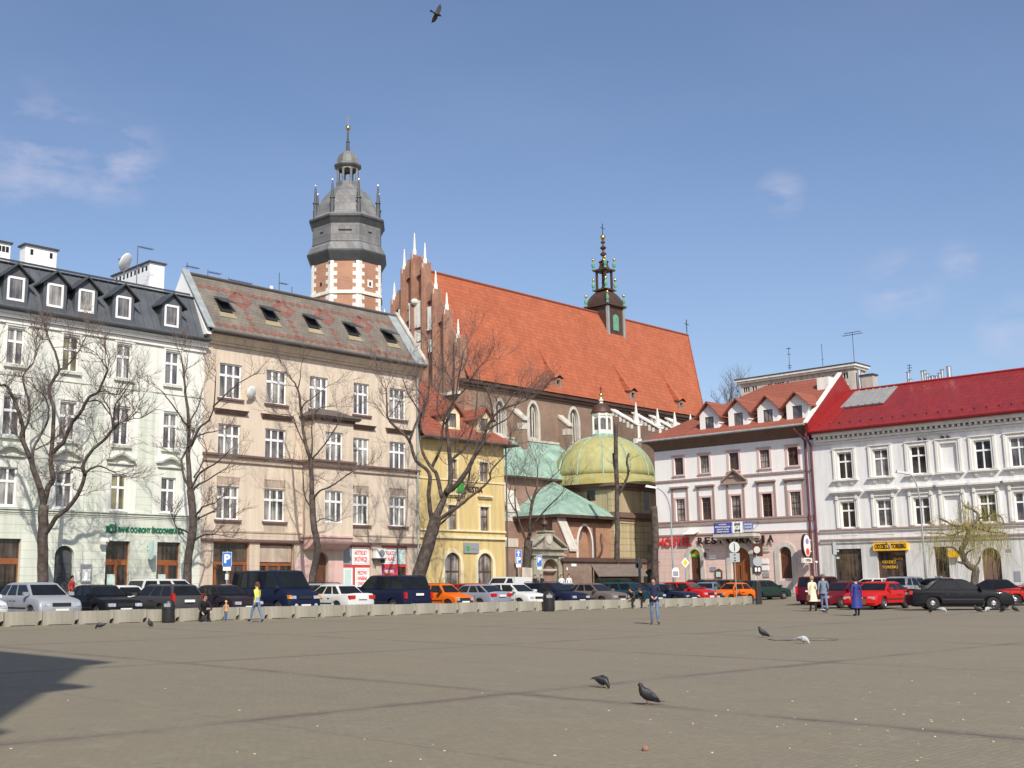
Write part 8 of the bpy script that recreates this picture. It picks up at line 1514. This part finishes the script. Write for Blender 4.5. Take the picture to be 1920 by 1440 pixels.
# railing at the right edge
g_ = at(1912, 1092, 60); q = empty('railing', (g_.x, g_.y, G(g_.x, g_.y)), -.1, 'dark metal railing with curved end at the right edge of the square', 'railing'); m = MB(); m.tube([(-.9, 0, 0), (-.9, 0, .45), (-1.1, 0, .85), (-.9, 0, .9), (3, 0, .9)], .03, 6); m.tube([(-.9, 0, .2), (3, 0, .2)], .03, 6); [m.tube([(x / 2, 0, .2), (x / 2, 0, .9)], .015, 5) for x in range(-1, 6)]; m.build('bars', M['black_iron'], q); m = MB(); m.box(-1.0, -.75, -.2, .2, -.05, .12); m.build('foot', M['black_iron'], q)
# sunken dark patch with pale litter
g_ = ground(1507, 1200); q = MB(); n = 26; r_ = random.Random(1); rr = [(1 + r_.uniform(-.07, .07)) for i in range(n)]; q.lathe([(1.0, .0), (1.02, .02), (.0, .022)], n=n); q.v = [(v[0] * .95 * rr[i % n], v[1] * .55 * rr[i % n], v[2] + (G(g_.x + v[0], g_.y + v[1]) - g_.z)) for i, v in enumerate(q.v)]
K('puddle', (.15, .13, .105), var=.4, vs=3, rough=.8, col2=(.22, .19, .15)); o = q.build('damp_patch', M['puddle'], None); o.location = g_; o['kind'] = 'structure'
# crumbs scattered on the paving
K('crumb', (.62, .50, .30), var=.3, vs=30); q = MB(); r_ = random.Random(4)
for i in range(70):
    p_ = (r_.uniform(0, 1920), 1200 + 235 * r_.random() ** .8) if i % 2 else (min(1915, max(900, r_.gauss(1600, 250))), r_.gauss(1345, 50)); g_ = ground(p_[0], min(1436, max(1195, p_[1]))); s_ = r_.uniform(.005, .010); a = r_.uniform(0, 6); c_, s2 = cos(a), sin(a); q.hexa([(g_.x + (u * c_ - v * s2) * s_, g_.y + (u * s2 + v * c_) * s_, g_.z + w * s_ * .8) for w in (0, 1) for u, v in ((-1.6, -1), (1.4, -.8), (1.2, 1), (-1.3, .9))])
o = q.build('crumbs', M['crumb']); o['kind'] = 'stuff'; o['label'] = 'pale bread crumbs scattered over the paving'
g_ = ground(1210, 1408); q = MB(); q.lathe([(.02, 0), (.032, .008), (.034, .03), (.025, .048), (.008, .055)], n=9, sy=.8); K('brick_bit', (.30, .16, .12), var=.3, vs=30); o = q.build('stone', M['brick_bit'], None, smooth=True); o.location = g_; tag(o, 'small reddish stone lying on the paving in the foreground', 'stone')
# the tall building behind the camera whose shadow falls across the lower left
tipA = ground(188, 1243); Ht = 26.; sh = Ht / math.tan(SUN_EL); c0 = Vector((tipA.x - LD.x * sh, tipA.y - LD.y * sh, 0)); f = Frame((c0.x + .25, c0.y, tipA.z), ANG_A); t = empty('town_hall', f.o, ANG_A, 'tall town hall standing out of view behind the camera', 'building')
m = MB(); m.box(-30, -.3, .3, 24, -2, Ht); m.build('wall', M['mint'], t); m = MB()
for z_, e_ in ((Ht, 0), (Ht - 4.9, -.12), (Ht - 9.7, .1)): m.hexa([(-30, .25, z_ - .6), (-.25, .25, z_ - .6), (-.25, 24, z_ - .6), (-30, 24, z_ - .6), (-30, e_, z_ + .05), (-e_, e_, z_ + .05), (-e_, 24, z_ + .05), (-30, 24, z_ + .05)]); m.box(-30, -e_, e_, 24, z_ + .055, z_ + .2)
m.build('cornice', M['stone'], t); m = MB(); m.prism([(-30, Ht + .21), (-2, Ht + .21), (-15, Ht + 5)], 2, 24, 'y'); m.build('roof', M['slate_dark'], t)
# ================================================================= people
K('skin', (.52, .30, .21), var=.04, rough=.6); K('denim', (.10, .15, .26), var=.15, vs=6, col2=(.14, .20, .32)); K('c_navy', (.015, .02, .055), var=.1); K('c_black', (.014, .014, .016), var=.15); K('c_yellow', (.68, .66, .14), var=.05); K('c_tan', (.50, .30, .16), var=.08); K('c_olive', (.055, .05, .032), var=.2, vs=5); K('c_cream', (.66, .62, .45), var=.05); K('c_greyblue', (.17, .21, .27), var=.08); K('c_white', (.75, .75, .74), var=.04); K('c_red', (.4, .05, .04), var=.1); K('hair_dark', (.03, .018, .012), var=.2, vs=20); K('hair_brown', (.10, .045, .02), var=.2, vs=20); K('hair_blond', (.34, .24, .12), var=.2, vs=20); K('hair_grey', (.12, .10, .09), var=.2, vs=20); K('c_knit', (.75, .50, .08), var=.1); K('eye', (.02, .015, .01), rough=.2, var=0); K('c_lblue', (.30, .42, .62), var=.05)
def person(px, py, rz, H, pose, col, label, hair='hair_dark', yd=None, coat=None, group=None, cap=None, bag=None, base=None, long_hair=False):
    """one skinned body posed from joints (metres for a 1.75 m adult, facing -Y), clothes by body zone"""
    k = H / 1.75; g_ = (Vector((*on_line(px, QB0 - yd), 0)) if yd < 5 else at(px, 1092, yd)) if yd else ground(px, py); gz = g_.z if yd is None else G(g_.x, g_.y) + (base or 0); t = empty('person', (g_.x, g_.y, gz), rz, label, 'person', group)
    J = dict(pelvis=(0, 0, .95), waist=(0, .0, 1.08), chest=(0, 0, 1.30), neck=(0, .01, 1.47), head0=(0, -.01, 1.56), head1=(0, -.02, 1.64), head2=(0, -.01, 1.70),
             hipL=(.09, 0, .92), kneeL=(.10, -.02, .50), ankL=(.10, .02, .09), toeL=(.12, -.15, .035), hipR=(-.09, 0, .92), kneeR=(-.10, -.02, .50), ankR=(-.10, .02, .09), toeR=(-.12, -.15, .035),
             shL=(.17, 0, 1.41), elL=(.23, .03, 1.13), haL=(.24, -.06, .88), shR=(-.17, 0, 1.41), elR=(-.23, .03, 1.13), haR=(-.24, -.06, .88))
    J.update({a: b for a, b in pose.items() if a[0] != '_'}); names = list(J); V = [Vector(J[n]) * k for n in names]; ix = {n: i for i, n in enumerate(names)}
    E_ = [('pelvis', 'waist', 't'), ('waist', 'chest', 't'), ('chest', 'neck', 't'), ('neck', 'head0', 's'), ('head0', 'head1', 's'), ('head1', 'head2', 's')]
    for s_ in 'LR': E_ += [('pelvis', 'hip' + s_, 'p'), ('hip' + s_, 'knee' + s_, 'p'), ('knee' + s_, 'ank' + s_, 'p'), ('ank' + s_, 'toe' + s_, 'f'), ('chest', 'sh' + s_, 't'), ('sh' + s_, 'el' + s_, 't'), ('el' + s_, 'ha' + s_, 't')]
    R_ = dict(pelvis=.135, waist=.125, chest=.145, neck=.055, head0=.075, head1=.095, head2=.075, hip=.10, knee=.062, ank=.047, toe=.038, sh=.072, el=.045, ha=.032)
    rad = [R_[n.rstrip('LR')] * k for n in names]; edges = [(ix[a], ix[b]) for a, b, c in E_]; cat = [c for a, b, c in E_]
    fw = (V[ix['head1']] - V[ix['neck']]); face = Vector(pose.get('_face', (0, -1, 0))).normalized()
    V.append(V[ix['head0']] + face * .10 * k + Vector((0, 0, .035 * k))); rad.append(.018 * k); edges.append((ix['head0'], len(V) - 1)); cat.append('s')      # nose
    for s_ in 'LR':            # palm, four fingers and a thumb
        hp = V[ix['ha' + s_]]; d = (hp - V[ix['el' + s_]]).normalized(); sd = d.cross(Vector((0, 0, 1))); sd = (sd if sd.length > .1 else Vector((0, 1, 0))).normalized(); palm = hp + d * .07 * k; V.append(palm); rad.append(.034 * k); pi_ = len(V) - 1; edges.append((ix['ha' + s_], pi_)); cat.append('s')
        for q in range(4): a = palm + d * .035 * k + sd * (q - 1.5) * .021 * k; b = a + (d * (.045 + .012 * (q in (1, 2))) - Vector((0, .012, 0))) * k; V += [a, b]; rad += [.0105 * k, .008 * k]; edges += [(pi_, len(V) - 2), (len(V) - 2, len(V) - 1)]; cat += ['s', 's']
        a = hp + d * .05 * k - sd * .045 * k; V.append(a); rad.append(.011 * k); edges.append((ix['ha' + s_], len(V) - 1)); cat.append('s')
    me = bpy.data.meshes.new('body'); me.from_pydata([tuple(v) for v in V if not isinstance(v, str)], edges, []); ob = bpy.data.objects.new('body', me); COL.objects.link(ob); sk = ob.modifiers.new('skin', 'SKIN')
    for i, r in enumerate(rad): me.skin_vertices[0].data[i].radius = (r, r * (.78 if i < len(names) and names[i] in ('pelvis', 'waist', 'chest') else 1.0))
    for i in range(len(V)): me.skin_vertices[0].data[i].use_root = (i == 0)
    sub = ob.modifiers.new('sub', 'SUBSURF'); sub.levels = 1; sub.render_levels = 1; dg = bpy.context.evaluated_depsgraph_get(); nm = bpy.data.meshes.new_from_object(ob.evaluated_get(dg)); bpy.data.objects.remove(ob)
    nm.materials.clear(); mats = {'t': col[0], 'p': col[1], 'f': col[2], 's': 'skin'}; order = 'tpfs'; [nm.materials.append(M[mats[c]]) for c in order]
    for p in nm.polygons:
        c = p.center; best, bc = 9, 's'
        for (a, b), ct in zip(edges, cat):
            A, B_ = V[a], V[b]; d = B_ - A; u = max(0, min(1, (c - A).dot(d) / max(1e-9, d.dot(d)))); ds = (c - (A + d * u)).length - (rad[a] + (rad[b] - rad[a]) * u)
            if ds < best: best, bc = ds, ct
        if coat and bc == 'p' and c.z > .9 * k: bc = 't'
        p.material_index = order.index(bc); p.use_smooth = True
    ob = bpy.data.objects.new('body', nm); COL.objects.link(ob); ob.parent = t
    h1 = V[ix['head1']]; up = (V[ix['head2']] - V[ix['head0']]).normalized(); q = MB(); q.ball((0, 0, 0), .112 * k, 12, sz=1.12); q.v = [tuple(Vector(v) + h1 - face * .028 * k + up * .022 * k) for v in q.v if 1]
    q.f = [f_ for f_ in q.f if sum((Vector(q.v[i]) - h1).dot(face) for i in f_) / len(f_) < .055 * k or sum((Vector(q.v[i]) - h1).dot(up) for i in f_) / len(f_) > .06 * k]; q.m = q.m[:len(q.f)]
    if long_hair: q.tube([h1 - face * .09 * k + up * .02 * k, h1 - face * .13 * k - up * .08 * k, h1 - face * .12 * k - up * .22 * k], [.045 * k, .05 * k, .02 * k], 7)
    q.build('hat' if cap else 'hair', M[cap or hair], t, smooth=True); q = MB(); sdv = face.cross(up).normalized()
    for s_ in (-1, 1): q = MB(); q.ball(tuple(h1 + face * .088 * k + sdv * s_ * .034 * k - up * .01 * k), .011 * k, 6); q.build('eye', M['eye'], t)
    if coat:
        cm, zb, wd = coat; ws = V[ix['waist']]; q = MB(); n = 16; prof = [(.17, .02), (.165, -.05), (wd * .8, -(1.08 - zb) * .5), (wd, -(1.08 - zb)), (wd * .9, -(1.08 - zb) - .005)]; q.lathe([(r * k, z * k) for r, z in prof], tuple(ws), n, sy=.75); q.v = [(v[0] + .012 * sin(i * 2.4), v[1] + .01 * cos(i * 1.7), v[2]) for i, v in enumerate(q.v)]; q.build('coat_skirt', M[cm], t, smooth=50)
    if bag: q = MB(); b_ = V[ix['haL' if bag > 0 else 'haR']]; q.hexa([tuple(b_ + Vector(v) * k) for v in ((-.16, -.05, -.34), (.16, -.05, -.34), (.16, .05, -.34), (-.16, .05, -.34), (-.12, -.035, -.08), (.12, -.035, -.08), (.12, .035, -.08), (-.12, .035, -.08))]); q.tube([tuple(b_ + Vector((-.1, 0, -.09)) * k), tuple(b_ + Vector((0, 0, .02)) * k), tuple(b_ + Vector((.1, 0, -.09)) * k)], .008, 5); q.build('handbag', M['hair_brown'], t)
    return t
WALK = dict(hipL=(.08, -.01, .92), kneeL=(.09, -.17, .52), ankL=(.09, -.26, .12), toeL=(.10, -.42, .06), hipR=(-.08, .01, .92), kneeR=(-.09, .10, .50), ankR=(-.09, .30, .13), toeR=(-.09, .18, .035), elL=(.23, .10, 1.14), haL=(.22, .06, .90), elR=(-.23, -.02, 1.13), haR=(-.22, -.20, .93))
AWAY = pi
LOOK = dict(head0=(0, -.04, 1.55), head1=(0, -.075, 1.62), head2=(0, -.09, 1.68), _face=(0, -.8, -.6), elL=(.22, .0, 1.15), haL=(.10, -.20, 1.0), elR=(-.22, .0, 1.15), haR=(-.08, -.22, 1.02), kneeL=(.11, -.10, .50), ankL=(.14, -.10, .09), toeL=(.17, -.27, .035), ankR=(-.10, .10, .09), toeR=(-.13, -.06, .035))
CROUCH = dict(pelvis=(0, .18, .34), waist=(0, .13, .50), chest=(0, .02, .72), neck=(0, -.06, .88), head0=(0, -.10, .96), head1=(0, -.12, 1.03), head2=(0, -.11, 1.09), hipL=(.1, .15, .34), kneeL=(.17, -.22, .50), ankL=(.15, .02, .09), toeL=(.17, -.15, .035), hipR=(-.1, .15, .34), kneeR=(-.17, -.20, .46), ankR=(-.15, .04, .09), toeR=(-.17, -.13, .035), shL=(.18, -.02, .82), elL=(.26, -.18, .60), haL=(.18, -.36, .46), shR=(-.18, -.02, .82), elR=(-.28, -.16, .58), haR=(-.2, -.34, .40), _face=(.3, -.9, -.25))
SIT = dict(pelvis=(0, .12, .60), waist=(0, .05, .72), chest=(0, -.13, .90), neck=(0, -.25, 1.02), head0=(0, -.31, 1.09), head1=(0, -.35, 1.15), head2=(0, -.36, 1.21), hipL=(.1, .08, .58), kneeL=(.15, -.34, .52), ankL=(.14, -.32, .09), toeL=(.16, -.48, .035), hipR=(-.1, .08, .58), kneeR=(-.15, -.34, .52), ankR=(-.14, -.3, .09), toeR=(-.16, -.46, .035), shL=(.18, -.17, .98), elL=(.22, -.28, .72), haL=(.08, -.48, .60), shR=(-.18, -.17, .98), elR=(-.22, -.28, .72), haR=(-.07, -.48, .56), _face=(0, -.75, -.65))
person(383, 1167, .5, 1.78, CROUCH, ('c_black', 'c_black', 'c_black'), 'man in black crouching before the barrier beside a small child', 'hair_dark', yd=.75)
person(424, 1165, pi - .3, .86, dict(haL=(.40, -.05, .95), elL=(.28, 0, 1.13), haR=(-.40, -.05, .95), elR=(-.28, 0, 1.13), head0=(0, 0, 1.56), head1=(0, -.01, 1.68), head2=(0, 0, 1.8)), ('c_tan', 'denim', 'c_white'), 'toddler in tan jacket and yellow hat standing by the barrier', yd=.8, cap='c_knit', coat=('c_tan', .86, .2))
person(481, 1167, -pi / 2 - .5, 1.66, WALK, ('c_yellow', 'denim', 'c_black'), 'woman in yellow top and flared jeans walking left past the barrier', 'hair_brown', long_hair=True, coat=('c_lblue', .88, .17))
person(1228, 1171, -.25, 1.80, LOOK, ('c_navy', 'denim', 'hair_brown'), 'young man in navy jacket and jeans standing on the square looking down', 'hair_dark', coat=('c_navy', .84, .19))
x_, y_ = on_line(1186, QB0 - .16); t = person(1186, 1141, -.6, 1.76, SIT, ('c_olive', 'c_black', 'c_black'), 'person in olive jacket seated bending forward on the barrier, left of a pair', 'hair_dark'); t.location = (x_, y_, G(*xy(pq(x_, y_)[0], QB0 - .6)) - .0)
x_, y_ = on_line(1206, QB0 - .16); t = person(1206, 1141, -.9, 1.68, SIT, ('c_black', 'c_black', 'c_black'), 'person in black seated on the barrier just left of the man in the navy jacket', 'hair_brown'); t.location = (x_, y_, G(*xy(pq(x_, y_)[0], QB0 - .6)))
person(1522, 1140.5, pi + .1, 1.72, dict(WALK, kneeL=(.09, -.08, .51), ankL=(.09, -.1, .1), toeL=(.1, -.26, .04), kneeR=(-.09, .04, .5), ankR=(-.09, .14, .1), toeR=(-.09, 0, .035)), ('c_cream', 'c_black', 'c_black'), 'woman in long cream coat with a brown handbag walking away', 'hair_blond', yd=59, coat=('c_cream', .50, .25), bag=1)
person(1543, 1140.5, pi - .2, 1.80, dict(WALK, kneeL=(.09, -.1, .51), ankL=(.09, -.14, .1), toeL=(.1, -.3, .04), haL=(.26, .1, .9)), ('c_greyblue', 'denim', 'c_black'), 'man in grey-blue jacket walking away beside the woman in cream', 'hair_grey', yd=59.3, coat=('c_greyblue', .84, .19))
person(1608, 1155, pi + .15, 1.64, dict(haL=(.29, -.02, .86), haR=(-.29, -.02, .86), ankL=(.06, .02, .09), ankR=(-.06, .02, .09)), ('cobalt', 'c_black', 'c_black'), 'woman in long cobalt blue coat seen from behind', 'hair_dark', coat=('cobalt', .36, .27), bag=-1)
for px, yd, c, hr, lb in ((1003, 93, ('c_black', 'c_black', 'c_black'), 'hair_dark', 'person in black, left of the two dark-clad people by the portal'), (1015, 93.4, ('c_black', 'denim', 'c_black'), 'hair_dark', 'person in dark coat and jeans, right one of the dark-clad pair'), (1053, 91, ('c_white', 'denim', 'c_black'), 'hair_brown', 'person in white shirt beside the portal, left of another in white'), (1067, 91.5, ('c_white', 'denim', 'c_black'), 'hair_dark', 'person in white shirt before the churchyard wall, right of another in white')): person(px, 1100, .2, 1.7, {}, c, lb, hr, yd=yd, base=.38)
_d = FA.w(FA.sx(126, 1080), -.6, 0); t = person(126, 1100, ANG_A + .4, 1.7, {}, ('c_red', 'c_black', 'c_black'), 'person in red standing at the arched door of the mint green building', 'hair_dark'); t.location = (_d.x, _d.y, OA.z + .15); _s = empty('doorstep', (_d.x, _d.y, G(_d.x, _d.y) + .12), ANG_A, 'stone doorstep under the person in red', 'doorstep'); m_ = MB(); m_.box(-.9, .9, -.4, .5, -.05, OA.z + .15 - G(_d.x, _d.y) - .12); m_.build('step', M['stone'], _s)
# ================================================================= pigeons
K('pig_dark', (.022, .022, .027), var=.2, vs=20, rough=.5); K('pig_grey', (.06, .062, .07), var=.15, vs=25, rough=.5); K('pig_bar', (.012, .012, .014), var=.1); K('pig_pale', (.42, .43, .45), var=.15, vs=20); K('pig_foot', (.25, .09, .06), var=.1); K('pig_neck', (.05, .075, .07), rough=.3, var=.2)
def pigeon(px, py, rz, pose, label, m='pig_dark', wing='pig_grey', s=1., loc=None):
    g_ = ground(px, py) if loc is None else loc; t = empty('pigeon', g_, rz, label, 'pigeon', 'pigeons on the square' if loc is None else None); t.scale = (s,) * 3
    if pose == 'up': sp = [(.20, .045, .001), (.17, .055, .018), (.12, .085, .035), (.06, .12, .058), (0, .15, .068), (-.05, .185, .062), (-.075, .225, .042), (-.085, .255, .030), (-.092, .278, .027), (-.105, .285, .024), (-.118, .28, .014), (-.135, .272, .004)]
    elif pose == 'peck': sp = [(.17, .13, .001), (.14, .13, .018), (.10, .13, .035), (.05, .13, .058), (0, .13, .068), (-.05, .12, .060), (-.085, .10, .040), (-.105, .075, .028), (-.118, .05, .026), (-.125, .035, .020), (-.13, .018, .010), (-.135, .004, .004)]
    else: sp = [(.19, 0, .001), (.15, 0, .02), (.10, 0, .035), (.05, 0, .052), (0, 0, .06), (-.06, 0, .055), (-.10, .01, .036), (-.12, .015, .028), (-.135, .015, .026), (-.15, .013, .02), (-.16, .008, .01), (-.175, .004, .003)]
    q = MB(); q.tube([(x, 0, z - .008) for x, z, r in sp], [r * 1.15 for x, z, r in sp], 12); q.v = [(v[0], v[1] * .92, v[2]) for v in q.v]; q.build('body', M[m], t, smooth=True)
    tl, tz = sp[0][0], sp[0][1]; q = MB(); q.hexa([(tl - .07, -.022, tz + .018), (tl + .055, -.035, tz - .012), (tl + .055, .035, tz - .012), (tl - .07, .022, tz + .018), (tl - .07, -.022, tz + .03), (tl + .055, -.032, tz - .004), (tl + .055, .032, tz - .004), (tl - .07, .022, tz + .03)]); q.build('tail', M[m], t)
    if pose != 'fly':
        bx, bz = sp[4][0], sp[4][1]; dz = (sp[1][1] - sp[5][1]) / (sp[1][0] - sp[5][0])
        for s_ in (-1, 1):
            q = MB(); q.lathe([(.002, -.1), (.022, -.08), (.04, -.02), (.036, .04), (.018, .10), (.002, .16)], n=8, sy=.28); a = atan2(dz, 1); q.v = [(v[2] * cos(a) - v[0] * sin(a) + bx + .02, v[1] + s_ * .056, v[2] * sin(a) + v[0] * cos(a) + bz + .012) for v in q.v]; w = q.build('wing', M[wing], t, smooth=True); q = MB()
            for u in (.02, .055): q.hexa([(bx + u + i * .012, s_ * (.064 - u * .1) + j * s_ * .005, bz + z_ + dz * (u) * 1.0) for j in (0, 1) for i, z_ in ((0, -.022), (1, -.022), (1.6, .03), (.6, .03))])
            q.build('wing_bar', M['pig_bar'], w); q = MB(); q.tube([(.0, s_ * .022, bz - .045), (.004, s_ * .022, .012), (-.02, s_ * .022, .004)], [.007, .005, .004], 5); [q.tube([(.002, s_ * .022, .006), (-.028, s_ * .022 + d_, .002)], [.004, .002], 4) for d_ in (-.012, 0, .012)]; q.build('leg', M['pig_foot'], t)
    else:
        for s_ in (-1, 1): q = MB(); P = [(-.05, 0, .02), (-.09, .12, .09), (-.07, .24, .12), (.02, .34, .12), (.06, .22, .07), (.07, .1, .03), (.05, 0, .01)]; q.face([(x, s_ * y, z + .006) for x, y, z in P]); q.face([(x, s_ * y, z) for x, y, z in P][::-1]); n_ = len(P); q.f += [[i, (i + 1) % n_, 2 * n_ - 1 - (i + 1) % n_, 2 * n_ - 1 - i] for i in range(n_)]; q.m += [0] * n_; q.build('wing', M[wing], t)
    return t
pigeon(1214, 1322, .25, 'up', 'dark barred pigeon standing upright facing left, nearest the camera', s=.98)
pigeon(1130, 1290, pi - .9, 'peck', 'dark pigeon feeding just behind the nearest one', s=1.0)
pigeon(1431, 1196, .15, 'up', 'dark pigeon standing left of the damp patch', s=1.1); pigeon(1507, 1207, 2.6, 'peck', 'pale pigeon feeding at the damp patch', 'pig_pale', 'pig_pale', s=1.05)
for px, py, rz, po, m, w, lb in ((187, 1179, .3, 'peck', 'pig_dark', 'pig_grey', 'dark pigeon feeding near the barrier at far left'), (281, 1177, 1.4, 'up', 'pig_grey', 'pig_grey', 'grey pigeon in front of the domed black bin'), (1545, 1150, 2.4, 'peck', 'pig_grey', 'pig_pale', 'grey and white pigeon behind the walking couple'), (1746, 1150, 1.5, 'up', 'pig_dark', 'pig_dark', 'dark upright pigeon below the rear wheel of the black saloon'), (1768, 1148, 2.8, 'peck', 'pig_pale', 'pig_pale', 'whitish pigeon below the middle of the black saloon'), (1833, 1149, .2, 'up', 'pig_dark', 'pig_dark', 'dark pigeon at the front wheel of the black saloon'), (1852, 1147, .4, 'peck', 'pig_pale', 'pig_pale', 'pale pigeon under the nose of the black saloon'), (1881, 1149, 1.6, 'up', 'pig_dark', 'pig_grey', 'dark pigeon to the right of the black saloon'), (1903, 1148, .3, 'up', 'pig_dark', 'pig_grey', 'rightmost dark pigeon near the railing foot')): pigeon(px, py, rz, po, lb, m, w, s=1.15)
_l = at(819, 26, 17.5); t = pigeon(0, 0, 0, 'fly', 'dark pigeon flying with spread wings high above the square', s=.5, loc=_l); t.rotation_euler = (radians(58), radians(-20), pi + .3)
for _i, px_ in enumerate(((1724, 827, 'left'), (1735, 826, 'right'))): 
    w = FG.w(FG.sx(px_[0], 828, -.1), -.1, FG.h(px_[0], 828.5, -.1)); pigeon(0, 0, .4, 'up', 'dark pigeon perched on a top-floor window surround, %s bird above the third window' % px_[2], 'pig_dark', 'pig_dark', s=1.25, loc=w)
for px_ in ((1767, 824, 'left'), (1778, 822, 'right')): w = FG.w(FG.sx(px_[0], 824, -.1), -.1, FG.h(px_[0], 824, -.1)); pigeon(0, 0, .3, 'up', 'dark pigeon perched on the walled-up top-floor window, %s bird of two' % px_[2], 'pig_dark', 'pig_dark', s=1.25, loc=w)
